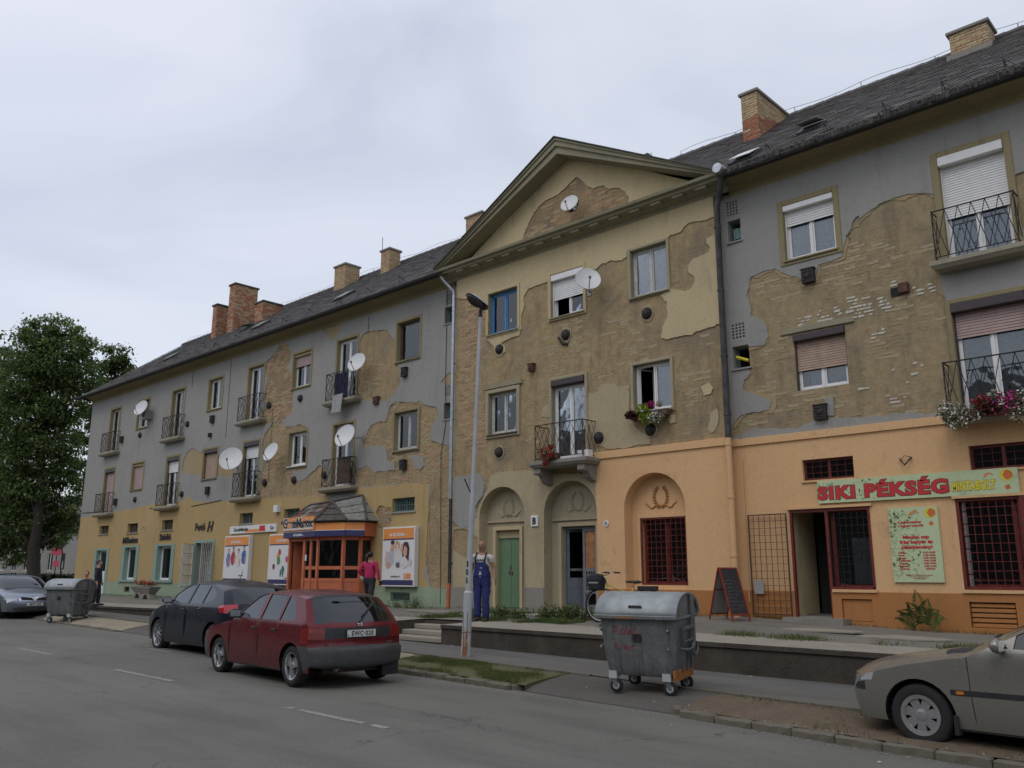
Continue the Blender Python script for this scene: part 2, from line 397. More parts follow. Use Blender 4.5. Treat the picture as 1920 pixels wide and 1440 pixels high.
M['bare_right'] = bare('bare_mortar_wall', (.345, .27, .16), (.335, .255, .155), (.37, .29, .175), (.29, .23, .15), (.52, .82))
M['brick_red'] = plain('red_brick', (.34, .145, .085), .9, var=.35, scale=14, bmp=.5)
M['brick_rose'] = plain('rose_brick', (.39, .245, .155), .9, var=.3, scale=14, bmp=.5)
M['brick_ochre'] = plain('ochre_brick', (.40, .29, .17), .9, var=.3, scale=14, bmp=.5)
M['brick_yellow'] = plain('yellow_brick', (.44, .34, .20), .9, var=.3, scale=14, bmp=.5)
M['mortar'] = plain('dark_mortar', (.19, .16, .12), .95, var=.3, scale=20, bmp=.5)
M['slate'] = plain('weathered_slate', (.105, .098, .095), .85, var=.35, scale=3.5, bmp=.4)
M['slate2'] = plain('pale_slate', (.145, .135, .128), .85, var=.3, scale=4, bmp=.4)
M['slate3'] = plain('mossy_slate', (.085, .083, .07), .9, var=.35, scale=5, bmp=.5)
M['roof_under'] = plain('roof_board', (.05, .045, .04), .9)
M['slab'] = plaster('balcony_slab', (.31, .285, .215), (.22, .205, .16), (.37, .345, .27), b1=.4, streak=.6)
M['brick_dull'] = plain('dull_ochre_brick', (.365, .295, .185), .92, var=.2, scale=14, bmp=.4)
M['olive'] = plaster('olive_cornice', (.27, .25, .17), (.20, .185, .13), (.33, .305, .22), b1=.3, streak=.45)
M['lead'] = plain('dark_sheet_metal', (.07, .07, .07), .5, .6, var=.3)
M['zinc'] = plain('zinc_pipe', (.42, .44, .46), .38, .75, var=.2, scale=6)
M['dark_pipe'] = plain('dark_old_pipe', (.062, .06, .062), .7, .2, var=.45, scale=5, bmp=.2)
M['iron'] = plain('black_iron', (.03, .028, .027), .55, .4, var=.4, scale=12)
M['rusty_iron'] = plain('rusty_iron', (.085, .05, .038), .8, .3, var=.5, scale=9)
M['white'] = plain('white_paint', (.66, .66, .63), .45, var=.08)
M['old_white'] = plain('worn_white_paint', (.48, .48, .44), .65, var=.22, scale=12)
M['pvc'] = plain('white_plastic', (.72, .72, .71), .35, var=.05)
M['blue_paint'] = plain('blue_window_paint', (.05, .20, .45), .5, var=.2)
M['brown_wood'] = plain('dark_brown_wood', (.085, .05, .03), .6, var=.35, scale=10)
M['shutter_pink'] = plain('faded_pink_slat', (.36, .255, .235), .6, var=.12)
M['shutter_tan'] = plain('tan_slat', (.36, .25, .18), .6, var=.15)
M['shutter_white'] = plain('white_slat', (.66, .66, .65), .4, var=.05)
M['box_brown'] = plain('brown_shutter_box', (.045, .032, .034), .5, var=.15)
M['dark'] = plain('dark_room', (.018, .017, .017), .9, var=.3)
M['room'] = plain('room_wall', (.10, .09, .08), .9, var=.2)
M['glass'] = glassy('window_glass', (.80, .83, .84), trans=.93)
M['glass_frost'] = glassy('old_glass', (.6, .62, .6), (.09, .10, .10), .45, .12)
M['car_glass'] = glassy('car_glass', (.24, .26, .26), (.006, .007, .008), .28, .01, .05)
M['lace'] = plain('lace_curtain', (.60, .62, .65), .9, var=.14, scale=16)
M['curtain_grey'] = plain('grey_curtain', (.34, .345, .35), .9, var=.25, scale=14)
M['curtain_cream'] = plain('cream_curtain', (.46, .43, .37), .9, var=.2)
M['flue'] = plain('sooty_flue_cap', (.04, .034, .032), .75, .3, var=.6, scale=18)
M['brown_box'] = plain('brown_metal_vent', (.10, .045, .032), .7, .2, var=.4)
M['dish'] = plain('dish_white', (.60, .61, .61), .4, var=.06, scale=3)
M['dish_arm'] = plain('dish_arm_grey', (.25, .25, .25), .5, .5)
M['teal'] = plain('teal_paint', (.115, .22, .20), .6, var=.2)
M['teal_plaster'] = plaster('teal_surround', (.25, .35, .30), (.19, .27, .23), (.30, .40, .34), b1=.2, streak=.4)
M['red_iron'] = plain('oxblood_paint', (.14, .022, .016), .45, var=.3, scale=7)
M['orange_wood'] = plain('orange_painted_wood', (.47, .135, .06), .5, var=.14, scale=4)
M['orange_sign'] = plain('orange_sign_face', (.72, .27, .07), .45, var=.06)
M['navy_sign'] = plain('navy_sign_face', (.035, .035, .12), .45, var=.1)
M['sign_white'] = plain('sign_white', (.68, .68, .68), .45, var=.04)
M['sign_black'] = plain('sign_black', (.015, .015, .016), .5)
M['sign_red'] = plain('sign_red', (.50, .028, .03), .5, var=.06)
M['sign_yellow'] = plain('sign_yellow', (.66, .56, .03), .5, var=.05)
M['sign_edge'] = plain('sign_dark_outline', (.07, .025, .02), .5)
M['green_door'] = plaster('green_door_paint', (.13, .21, .125), (.09, .15, .09), (.19, .28, .18), b1=.2, streak=.5)
M['door_grey'] = plain('blue_grey_door_paint', (.14, .155, .175), .6, var=.2)
M['old_wood'] = plain('orange_plywood', (.33, .15, .06), .7, var=.4, scale=6)
M['concrete'] = concrete('old_concrete', (.25, .235, .205))
M['coping'] = concrete('coping_concrete', (.30, .275, .225))
M['wallc'] = plaster('retaining_wall_concrete', (.075, .065, .052), (.03, .026, .022), (.15, .13, .10), b1=1.6, sc=3, streak=.7, spots=(.15, .13, .10), dirt=(.03, .028, .025))
M['asphalt'] = asphalt('road_asphalt', (.140, .137, .120))
M['asphalt2'] = asphalt('pavement_asphalt', (.125, .120, .108), 2)
M['asphalt3'] = asphalt('terrace_asphalt', (.175, .165, .14), 3, patch=(.22, .20, .17))
M['bay'] = asphalt('bay_asphalt', (.095, .088, .078), 3)
M['kerb'] = concrete('kerb_stone', (.155, .14, .11), 2)
M['earth'] = leafy_ground('bare_earth', (.10, .075, .05), (.155, .115, .075), (.20, .15, .10), 1.5)
M['gravel'] = leafy_ground('sandy_gravel', (.20, .17, .12), (.29, .25, .18), (.38, .33, .25), 2)
M['turf'] = leafy_ground('thin_turf', (.07, .075, .03), (.105, .10, .04), (.17, .14, .085), 1.5)
M['grass'] = foliage('grass_blade', (.05, .075, .02), (.09, .12, .035), (.16, .16, .06))
M['weed'] = foliage('weed_leaf', (.045, .075, .022), (.08, .125, .035), (.14, .18, .055))
M['tree'] = foliage('tree_leaf', (.07, .12, .045), (.115, .18, .065), (.225, .26, .09), .4)
M['tree2'] = foliage('dark_tree_leaf', (.06, .088, .038), (.095, .135, .05), (.16, .185, .07), .4)
M['hedge'] = foliage('hedge_leaf', (.014, .025, .012), (.026, .042, .018), (.045, .06, .025), .1)
M['bark'] = plain('bark', (.04, .033, .026), .95, var=.4, scale=9, bmp=.8)
M['flower_red'] = plain('red_petal', (.45, .02, .03), .6, var=.2)
M['flower_pink'] = plain('magenta_petal', (.50, .02, .20), .6, var=.2)
M['flower_white'] = plain('white_petal', (.68, .66, .60), .6, var=.1)
M['lime_leaf'] = foliage('lime_leaf', (.16, .24, .02), (.26, .36, .03), (.36, .44, .06))
M['purple_leaf'] = foliage('purple_leaf', (.06, .025, .03), (.10, .04, .045), (.14, .06, .05))
M['rubber'] = plain('tyre_rubber', (.018, .018, .018), .85, var=.3, scale=20)
M['alloy'] = plain('alloy', (.50, .51, .52), .25, .9, var=.1)
M['hubcap'] = plain('hubcap_silver', (.36, .36, .36), .35, .6, var=.15)
M['black_plastic'] = plain('black_plastic', (.022, .022, .023), .5, var=.2)
M['grey_plastic'] = plain('grey_plastic', (.06, .06, .062), .55, var=.2)
M['paint_red'] = carpaint('maroon_paint', (.125, .008, .013), .22, .25, .2)
M['paint_navy'] = carpaint('dark_navy_paint', (.007, .009, .018), .24, .0, .04)
M['paint_beige'] = carpaint('grey_beige_paint', (.275, .265, .235), .24, .6, .1)
M['paint_silver'] = carpaint('silver_blue_paint', (.25, .285, .34), .28, .65)
M['lamp_red'] = plain('red_lamp_lens', (.17, .008, .008), .3, var=.15, coat=.2)
M['lamp_bright'] = plain('bright_red_lens', (.42, .012, .02), .15, var=.1, coat=.8)
M['lamp_clear'] = plain('clear_lamp_lens', (.50, .52, .54), .12, .3, var=.15, coat=.9)
M['lamp_amber'] = plain('amber_lens', (.5, .16, .02), .2, coat=.6)
M['chrome'] = plain('chrome', (.62, .63, .65), .12, 1.0)
M['plate_white'] = plain('number_plate', (.60, .60, .56), .45, var=.04)
M['seat'] = plain('car_seat', (.05, .05, .052), .9)
M['galv'] = None
M['pole_grey'] = plain('grey_pole_paint', (.40, .42, .43), .6, .0, var=.10, scale=3)
M['skin'] = plain('skin', (.43, .235, .16), .6, var=.1)
M['skin_d'] = plain('tanned_skin', (.30, .16, .10), .6, var=.1)
M['blue_cloth'] = plain('blue_workwear', (.020, .026, .12), .9, var=.25, scale=9, bmp=.2)
M['navy_cloth'] = plain('dark_strap', (.012, .014, .045), .9)
M['shirt'] = plain('pale_shirt', (.50, .49, .45), .9, var=.15, scale=7)
M['magenta_cloth'] = plain('magenta_jacket', (.42, .018, .09), .8, var=.2, scale=7, bmp=.2)
M['dark_cloth'] = plain('dark_cloth', (.022, .023, .03), .9, var=.2)
M['red_cloth'] = plain('red_jacket', (.40, .03, .04), .9)
M['white_cloth'] = plain('white_trousers', (.55, .53, .49), .9, var=.1)
M['hair'] = plain('black_hair', (.012, .010, .012), .5, var=.3, scale=20)
M['shoe'] = plain('dark_shoe', (.02, .02, .02), .6)
M['marking'] = plain('worn_road_paint', (.235, .23, .205), .85, var=.4, scale=18)
def galv():
 m, t, b, o = nodes('dirty_galvanised_steel'); v = coords(t)
 col = ramp(t, noise_(t, v, 2.2, 8, .65, .5), [(.30, (.085, .092, .09)), (.5, (.145, .155, .152)), (.70, (.24, .26, .26))])
 col = mixc(t, .35, col, ramp(t, noise_(t, v, 24, 6, .8), [(.3, (.08, .09, .09)), (.7, (.36, .38, .39))]))
 st = noise_(t, coords(t, (5, 5, .5)), 2.0, 6, .7); col = mixc(t, ramp(t, st, [(.5, 0.0), (.66, .6)]), col, (.06, .065, .062))
 col = mixc(t, ramp(t, noise_(t, v, 4.5, 8, .8), [(.63, 0.0), (.70, .6)]), col, (.17, .075, .03))
 t.links.new(col, b.inputs['Base Color']); b.inputs['Metallic'].default_value = .35; b.inputs['Roughness'].default_value = .55
 bump(t, b, noise_(t, v, 5, 4), .5, .03); return m
M['galv'] = galv()
M['galv_lid'] = plain('galvanised_lid', (.30, .325, .33), .5, .25, var=.22, scale=5, bmp=.1)
M['rust'] = plain('flaking_rust', (.33, .13, .035), .95, var=.6, scale=22, bmp=.8)
# ------------------------------------------------------------------ ground, road, pavements
def strip(name, ya, yb, z0, z1, xs, mat, kind='structure', ny=1, lab=None):
 mb = MB(); rows = []
 for X in xs:
  a, b = ya(X), yb(X)
  rows.append(mb.vs([(X, lerp(a, b, k / ny), lerp(z0(X), z1(X), k / ny)) for k in range(ny + 1)]))
 for a, b in zip(rows, rows[1:]):
  for k in range(ny): mb.face(a + k, b + k, b + k + 1, a + k + 1)
 return mb.build(name, mat, None, kind=kind)
def frange(a, b, d):
 n = max(1, int(round((b - a) / d))); return [a + (b - a) * i / n for i in range(n + 1)]
xs = frange(-60, 8, 1.0)
# the open ground, out to the horizon
g = MB(); gx = [-1500, -400, -150, -90, -60] + frange(-60, 8, 4)[1:] + [40, 200, 1500]; gy = [-1500, -300, -60, -20, 0, 8, 30, 80, 300, 1500]
ix = [g.vs([(X, Y, RZ(X) - .05) for Y in gy]) for X in gx]
for a, b in zip(ix, ix[1:]):
 for k in range(len(gy) - 1): g.face(a + k, b + k, b + k + 1, a + k + 1)
g.build('ground', M['turf'], kind='structure')
strip('road', lambda X: -4.0, lambda X: KY(X) + .16, RZ, RZ, [-150, -100, -80] + xs + [30], M['asphalt'])
# pavement between the parking strip and the low wall
strip('pavement', SY, lambda X: 12.72, lambda X: SW(X) - .0, SW, xs, M['asphalt2'])
# the strip between kerb and pavement: beds and bays
def bed(name, x0, x1, mat, lift, step=.25):
 mb = MB(); rows = []; xs_ = frange(x0, x1, step); ny = 8
 for X in xs_:
  a = KY(X) + .14; b = SY(X) + .02
  row = []
  for k in range(ny + 1):
   t = k / ny; Y = lerp(a, b, t); z = lerp(RZ(X) + lift, SW(X) - .012, t ** .6)
   z += mnoise.noise((X * 1.7, Y * 1.7, 2)) * .015 if 0 < k < ny else 0
   row.append((X, Y, z))
  rows.append(mb.vs(row))
 for a, b in zip(rows, rows[1:]):
  for k in range(ny): mb.face(a + k, b + k, b + k + 1, a + k + 1)
 for q in (rows[0], rows[-1]):
  P = mb.v[q:q + ny + 1]; mb.poly(P + [(x, y, z - .2) for x, y, z in reversed(P)])
 return mb.build(name, mat, kind='structure')
bed('grass_verge', -12.75, -9.05, M['turf'], .085)
bed('dirt_verge', -6.25, 8, M['earth'], .085)
bed('bin_bay', -9.05, -6.25, M['bay'], .006)
bed('gravel_verge', -15.5, -12.75, M['gravel'], .03)
bed('parking_bay', -24.4, -15.5, M['bay'], .006)
bed('sandy_verge', -31.0, -24.4, M['gravel'], .03)
bed('far_bay', -60, -31.0, M['bay'], .006)
# kerbs: one structure, each stone its own piece
kerb = thing('kerb', None, None, kind='structure')
def stone_mesh(L, seed):
 mb = MB(); r = random.Random(seed); mb.box(-L / 2 + .004, L / 2 - .004, -.06, .06, -.12, 0)
 me = mb.mesh('kerb_stone', M['kerb']); bm = bmesh.new(); bm.from_mesh(me)
 bmesh.ops.bevel(bm, geom=list(bm.edges), offset=.018, segments=1, affect='EDGES')
 bmesh.ops.subdivide_edges(bm, edges=[e for e in bm.edges if e.calc_length() > .2], cuts=3)
 for v in bm.verts: v.co += Vector((0, (r.random() - .5) * .014, (r.random() - .5) * .014))
 bm.to_mesh(me); bm.free(); return me
KM = [stone_mesh(.5, i) for i in range(5)]
def kerb_run(pts, zf, up=.0):
 """stones along a polyline"""
 for (a, b) in zip(pts, pts[1:]):
  a = Vector(a); b = Vector(b); d = b - a; L = d.length; n = max(1, round(L / .5)); ang = atan2(d.y, d.x)
  for i in range(n):
   p = a + d * ((i + .5) / n)
   o = link('kerb_stone', KM[RND.randrange(5)], kerb)
   o.location = (p.x, p.y + RND.uniform(-.012, .012), zf(p.x) + RND.uniform(-.008, .008)); o.rotation_euler = (RND.uniform(-.04, .04), RND.uniform(-.015, .015), ang + RND.uniform(-.02, .02))
   o.scale = (L / n / .5, 1, 1)
kz = lambda X: RZ(X) + .085
kerb_run([(x, KY(x) + .075) for x in frange(-12.8, -9.3, .5)], kz)
kerb_run([(-9.3, KY(-9.3) + .1), (-8.75, SY(-8.75) - .1)], kz)
kerb_run([(x, KY(x) + .075) for x in frange(-6.2, 3.0, .5)], kz)
kerb_run([(-6.3, KY(-6.3) + .15), (-7.0, SY(-7.0) - .1)][::-1], kz)
kerb_run([(x, KY(x) + .075) for x in frange(-31.0, -24.6, .5)], lambda X: RZ(X) + .045)
# narrow edging between beds and pavement
ed = MB()
for (x0, x1) in ((-31, -24.5), (-12.9, -8.6), (-6.9, 6)):
 q = frange(x0, x1, 1.0)
 for a, b in zip(q, q[1:]):
  b_ = b - .012
  ed.hexa([(a, SY(a) - .06, SW(a) - .1), (b_, SY(b) - .06, SW(b) - .1), (b_, SY(b) + .02, SW(b) - .1), (a, SY(a) + .02, SW(a) - .1), (a, SY(a) - .06, SW(a) + .012), (b_, SY(b) - .06, SW(b) + .012), (b_, SY(b) + .02, SW(b) + .012), (a, SY(a) + .02, SW(a) + .012)])
ed.build('pavement_edging', M['kerb'], kind='structure')
# low retaining wall with steps, then the raised terrace in front of the house
STX0, STX1 = -15.85, -14.05
def terrace_part(name, ya, yb, mat, xs_, ny=4, dz=0):
 mb = MB(); rows = []
 for X in xs_:
  a, b = ya(X), yb(X); rows.append(mb.vs([(X, lerp(a, b, k / ny), ter(X, lerp(a, b, k / ny)) + dz) for k in range(ny + 1)]))
 for a, b in zip(rows, rows[1:]):
  for k in range(ny): mb.face(a + k, b + k, b + k + 1, a + k + 1)
 return mb.build(name, mat, kind='structure')
WY = 12.72
allx = frange(-60, STX0, 1.0), frange(STX1, 8, 1.0)
for i, q in enumerate(allx):
 terrace_part('terrace_coping', lambda X: WY, lambda X: 14.05 + .10 * mnoise.noise((X * .6, 0, 0)), M['coping'], q, 2)
 mb = MB()
 for a, b in zip(q, q[1:]):
  mb.poly([(a, WY + .004, SW(a) - .3), (b, WY + .004, SW(b) - .3), (b, WY + .004, TZ(b) - .07), (a, WY + .004, TZ(a) - .07)])
  mb.poly([(a, WY - .03, TZ(a) - .07), (b, WY - .03, TZ(b) - .07), (b, WY - .03, TZ(b) - .002), (a, WY - .03, TZ(a) - .002)])
  mb.poly([(a, WY - .03, TZ(a) - .07), (b, WY - .03, TZ(b) - .07), (b, WY + .004, TZ(b) - .07), (a, WY + .004, TZ(a) - .07)])
  mb.poly([(a, WY - .03, TZ(a) - .002), (b, WY - .03, TZ(b) - .002), (b, WY + .0, TZ(b) - .0), (a, WY + .0, TZ(a) - .0)])
 e = STX0 if i == 0 else STX1
 mb.poly([(e, WY, SW(e) - .3), (e, 13.85, SW(e) - .3), (e, 13.85, TZ(e)), (e, WY, TZ(e))])
 o = mb.build('retaining_wall', M['wallc'])
 tag(o, ['long low dark concrete retaining wall left of the little steps, behind the cars', 'low dark stained concrete retaining wall behind the large dumpster, from the steps rightward'][i], 'low wall')
terrace_part('terrace_coping', lambda X: 13.85, lambda X: 14.05, M['coping'], [STX0, -15, STX1], 1, .001)
terrace_part('terrace', lambda X: 14.02, lambda X: 18.4, M['asphalt3'], frange(-60, 8, 1.0), 5, -.004)
MB().box(STX0, STX1, 13.80, 13.9, SW(-15) - .1, TZ(-15) - .006).build('retaining_wall_riser', M['wallc'], kind='structure')
st = thing('steps', 'short flight of worn concrete steps cut into the low wall left of the lamp post', 'steps', (STX0, WY, SW(-15)), world=True)
for k in range(3):
 z = SW(-15) + .105 * (k + 1)
 MB().box(STX0 + .002, STX1 - .002, WY + .05 + .36 * k, 13.9, z - .105, z - .001 * k).build('step', [M['coping']], st)
 bevel(st.children[-1], .015, 1)
# cracked paving slabs lifted along the terrace
cr = MB()
for (x, y, a) in ((-13.9, 16.0, .05), (-15.6, 15.4, .1), (-12.7, 16.6, -.03), (-16.4, 16.7, .03), (-7.2, 16.0, -.04), (-5.6, 15.6, -.05), (-19.8, 14.9, .03), (-21.5, 16.0, .0), (-17.7, 15.7, .06)):
 L = RND.uniform(.6, 1.2); W = RND.uniform(.22, .4); s0 = len(cr.v); n = 10
 P = [(L * cos(2 * pi * k / n) * RND.uniform(.85, 1.1), W * sin(2 * pi * k / n) * RND.uniform(.75, 1.15)) for k in range(n)]
 z = ter(x, y); cr.prism(P, 0, .022, 'xy'); cr.xf(Matrix.Translation((x, y, z + .004)) @ Matrix.Rotation(a, 4, 'Z') @ Matrix.Rotation(.015, 4, 'X'), s0)
cr.build('paving_patches', M['coping'], kind='structure')
# road markings: worn dashes
mk = MB()
for (x0, x1, y) in ((-15.78, -13.6, 6.67), (-10.15, -8.1, 6.54), (-21.2, -19.2, 6.8), (-4.6, -2.6, 6.4), (-27, -25, 7.0), (-33.5, -31.5, 7.15)):
 P = []; n = 14
 for k in range(n + 1): t = k / n; P.append((lerp(x0, x1, t), y - .055 + mnoise.noise((t * 9 + x0, 1, 0)) * .03))
 for k in range(n + 1): t = 1 - k / n; P.append((lerp(x0, x1, t), y + .055 + mnoise.noise((t * 9 + x0, 5, 0)) * .03))
 for k in range(n):
  a, b = P[k], P[k + 1]; c, d = P[2 * n + 1 - k - 1], P[2 * n + 1 - k]
  if RND.random() < .03: continue
  mk.poly([(*q, RZ(q[0]) + .004) for q in (a, b, c, d)])
for (x0, y0) in ((-19.9, 9.0), (-19.2, 8.75)):
 mk.poly([(x0, y0, RZ(x0) + .004), (x0 + 1.1, y0 - .03, RZ(x0 + 1) + .004), (x0 + 1.1, y0 + .06, RZ(x0 + 1) + .004), (x0, y0 + .08, RZ(x0) + .004)])
mk.build('road_marking', M['marking'], kind='structure')
# pale long patches where the road was relaid near the eye
# ------------------------------------------------------------------ building toolkit
def wall_sheet(root, Y, outline, layers, holes, base, keys, x_step=None, jit=None):
 """keys: name -> (material, proud, part name). layers: (poly, key); holes: (poly, depth, mat)"""
 loops = [outline] + [p for p, k in layers] + [h[0] for h in holes]
 V, T = cdt(loops)
 bb = lambda P: (min(p[0] for p in P), max(p[0] for p in P), min(p[1] for p in P), max(p[1] for p in P))
 LB = [(p, k, bb(p)) for p, k in layers]; HB = [(h, bb(h[0])) for h in holes]
 cls = []
 for t in T:
  c = (sum(V[i][0] for i in t) / 3, sum(V[i][1] for i in t) / 3); k = None
  if not pip(c, outline): cls.append(None); continue
  for i, (h, b) in enumerate(HB):
   if b[0] <= c[0] <= b[1] and b[2] <= c[1] <= b[3] and pip(c, h[0]): k = ('hole', i); break
  if k is None:
   k = base
   for p, kk, b in LB:
    if b[0] <= c[0] <= b[1] and b[2] <= c[1] <= b[3] and pip(c, p): k = kk
  cls.append(k)
 out = {}
 def MBk(k): return out.setdefault(k, MB())
 E = {}
 for ti, t in enumerate(T):
  for i in range(3):
   a, b = t[i], t[(i + 1) % 3]; E.setdefault((min(a, b), max(a, b)), []).append(ti)
  k = cls[ti]
  if k is None or isinstance(k, tuple): continue
  MBk(k).poly([(V[i][0], Y - keys[k][1], V[i][1]) for i in t])
 for (a, b), ts in E.items():
  if len(ts) != 2: continue
  ka, kb = cls[ts[0]], cls[ts[1]]
  if ka == kb: continue
  A, B = V[a], V[b]
  for k, o in ((ka, kb), (kb, ka)):
   if k is None or isinstance(k, tuple): continue
   if isinstance(o, tuple) and o[0] == 'hole':
    d = holes[o[1]][1]; key = ('reveal', holes[o[1]][2], o[1])
    MBk(key).poly([(A[0], Y - keys[k][1], A[1]), (B[0], Y - keys[k][1], B[1]), (B[0], Y + d, B[1]), (A[0], Y + d, A[1])])
   elif o is None: continue
   elif not isinstance(o, tuple) and keys[k][1] > keys[o][1]:
    MBk(k).poly([(A[0], Y - keys[k][1], A[1]), (B[0], Y - keys[k][1], B[1]), (B[0], Y - keys[o][1], B[1]), (A[0], Y - keys[o][1], A[1])])
 for k, mb in out.items():
  if isinstance(k, tuple): mb.build('reveal', M[k[1]], root)
  else: split_build(mb, keys[k][2], M[keys[k][0]], root)
def islands(mb):
 par = {}
 def fi(a):
  while par.setdefault(a, a) != a: par[a] = par[par[a]]; a = par[a]
  return a
 K = [tuple(round(q * 2000) for q in p) for p in mb.v]
 for f in mb.f:
  r0 = fi(K[f[0]])
  for i in f[1:]: par[fi(K[i])] = r0
 g = {}
 for f in mb.f: g.setdefault(fi(K[f[0]]), []).append(f)
 out = []
 for fs in g.values():
  m = MB(); out.append(m)
  for f in fs: m.poly([mb.v[i] for i in f])
 return out
def split_build(mb, name, mat, root):
 for m in islands(mb): m.build(name, mat, root)
def rectp(x0, x1, z0, z1): return [(x0, z0), (x1, z0), (x1, z1), (x0, z1)]
def inset(poly, w, seed=0):
 A = sum(a[0] * b[1] - b[0] * a[1] for a, b in zip(poly, poly[1:] + poly[:1])); s = 1 if A > 0 else -1; out = []
 for i, p in enumerate(poly):
  d = Vector(poly[(i + 2) % len(poly)]) - Vector(poly[i - 2]); n = Vector((-d.y, d.x)).normalized() * s if d.length > 1e-6 else Vector((0, 0))
  q = max(0, mnoise.noise((p[0] * 2.2, p[1] * 2.2, seed)) + .12) + .25 * max(0, mnoise.noise((p[0] * 9, p[1] * 9, seed)))
  out.append((p[0] + n.x * w * q * 2.2, p[1] + n.y * w * q * 2.2))
 return out
def px_poly(pts, Y, sc=1.0, off=(0, 0), amp=.05, step=.10, seed=0.0):
 W = [onY(off[0] + x / sc, off[1] + y / sc, Y) for x, y in pts]
 return rough([(p.x, p.z) for p in W], amp, step, seed)
def pleat(x0, x1, z0, z1, y, n=9, amp=.03, dz=.0, sx0=None, sx1=None):
 mb = MB(); k = n * 4; a = mb.vs([(lerp(x0, x1, i / k), y + amp * sin(i / k * n * 2 * pi) + amp * .5 * sin(i * 1.7), z1) for i in range(k + 1)])
 b = mb.vs([(lerp(sx0 if sx0 is not None else x0, sx1 if sx1 is not None else x1, i / k), y + amp * 1.3 * sin(i / k * n * 2 * pi + .4), z0 + dz * sin(i)) for i in range(k + 1)])
 for i in range(k): mb.face(a + i, b + i, b + i + 1, a + i + 1)
 return mb
def window(root, Y, x0, x1, z0, z1, frame='old_white', n=2, curtain='lace', shutter=None, sill=None, surround=None, rec=.12, door=False, openleaf=None, transom=None, glass='glass', t=.055, box=None, sw=.10, csplit=None):
 """shutter = (material, share of the height let down); box = (material, height, proud)"""
 yf = Y + rec
 if box:
  b = MB().box(x0 + .004, x1 - .004, Y - box[2], Y + .10, z1 - box[1], z1 - .004).build('shutter_box', M[box[0]], root); bevel(b, .015, 2)
 ztop = z1 - (box[1] if box else 0)
 w = MB(); w.ring(x0 + .003, x1 - .003, z0 + .003, ztop - .003, t, yf, yf + .07)
 xi0, xi1, zi0, zi1 = x0 + t, x1 - t, z0 + t, ztop - t
 ws = (xi1 - xi0) / n
 for i in range(1, n): w.box(xi0 + i * ws - .022, xi0 + i * ws + .022, yf - .012, yf + .06, zi0, zi1)
 for i in range(n):
  if openleaf == i: continue
  a, b = xi0 + i * ws + (.022 if i else 0), xi0 + (i + 1) * ws - (.022 if i < n - 1 else 0)
  w.ring(a + .002, b - .002, zi0 + .002, zi1 - .002, .036, yf + .008, yf + .052)
  if transom: w.box(a + .03, b - .03, yf + .012, yf + .05, lerp(zi0, zi1, transom) - .02, lerp(zi0, zi1, transom) + .02)
 wo_ = w.build('french_door' if door else 'window', M[frame], root)
 for i in range(n):
  a, b = xi0 + i * ws + .02, xi0 + (i + 1) * ws - .02
  if openleaf == i:
   lf = MB(); ww = b - a; lf.ring(0, ww, zi0, zi1, .04, 0, .04)
   s0 = 0; lf.xf(Matrix.Translation((a, yf + .03, 0)) @ Matrix.Rotation(radians(68), 4, 'Z'))
   lo = lf.build('open_leaf', M[frame], wo_); lo.location = (0, 0, 0)
   continue
  p = MB().box(a + .03, b - .03, yf + .026, yf + .032, zi0 + .03, zi1 - .03).build('pane', M[glass], wo_)
 if curtain:
  if csplit:
   for (fa, fb, fc, fd) in csplit:
    pleat(lerp(xi0, xi1, fa), lerp(xi0, xi1, fb), zi0 + .02, zi1, yf + .10, 5, .016, 0, lerp(xi0, xi1, fc), lerp(xi0, xi1, fd)).build('curtain', M[curtain], wo_, smooth=True)
  else: pleat(xi0 - .03, xi1 + .03, zi0 + .02, zi1 + .03, yf + .095, 9, .014, .0).build('curtain', M[curtain], wo_, smooth=True)
 if shutter:
  m_, f = shutter; zb = lerp(ztop, z0, f); sh = MB(); nz = max(2, int((ztop - zb) / .052)); h = (ztop - zb) / nz; s_y = Y + rec - .05
  for k in range(nz):
   za = zb + k * h
   sh.hexa([(x0 + .02, s_y, za + .004), (x1 - .02, s_y, za + .004), (x1 - .02, s_y + .012, za + .004), (x0 + .02, s_y + .012, za + .004), (x0 + .02, s_y + .010, za + h), (x1 - .02, s_y + .010, za + h), (x1 - .02, s_y + .016, za + h), (x0 + .02, s_y + .016, za + h)])
  sh.build('roller_shutter', M[m_], wo_)
  gd = MB(); gd.box(x0 + .002, x0 + .03, s_y - .015, s_y + .03, z0, ztop); gd.box(x1 - .03, x1 - .002, s_y - .015, s_y + .03, z0, ztop); gd.build('shutter_rail', M[box[0]] if box else M[frame], wo_)
 if sill and not door:
  s_ = MB().hexa([(x0 - .05, Y - .09, z0 - .05), (x1 + .05, Y - .09, z0 - .05), (x1 + .05, yf, z0 - .03), (x0 - .05, yf, z0 - .03), (x0 - .05, Y - .09, z0 - .015), (x1 + .05, Y - .09, z0 - .015), (x1 + .05, yf, z0 + .012), (x0 - .05, yf, z0 + .012)])
  s_.build('sill', M[sill], wo_)
 if surround:
  r = MB(); a = sw; zb = z0 - (0 if door else a)
  r.box(x0 - a, x0 - .001, Y - .055, Y + .01, zb, z1 + a); r.box(x1 + .001, x1 + a, Y - .055, Y + .01, zb, z1 + a); r.box(x0 - .0005, x1 + .0005, Y - .055, Y + .01, z1 + .001, z1 + a)
  if not door: r.box(x0 - .0005, x1 + .0005, Y - .055, Y + .01, zb, z0 - .052 if sill else z0 - .001)
  ro = r.build('window_surround', M[surround], wo_); bevel(ro, .012, 1)
 return wo_
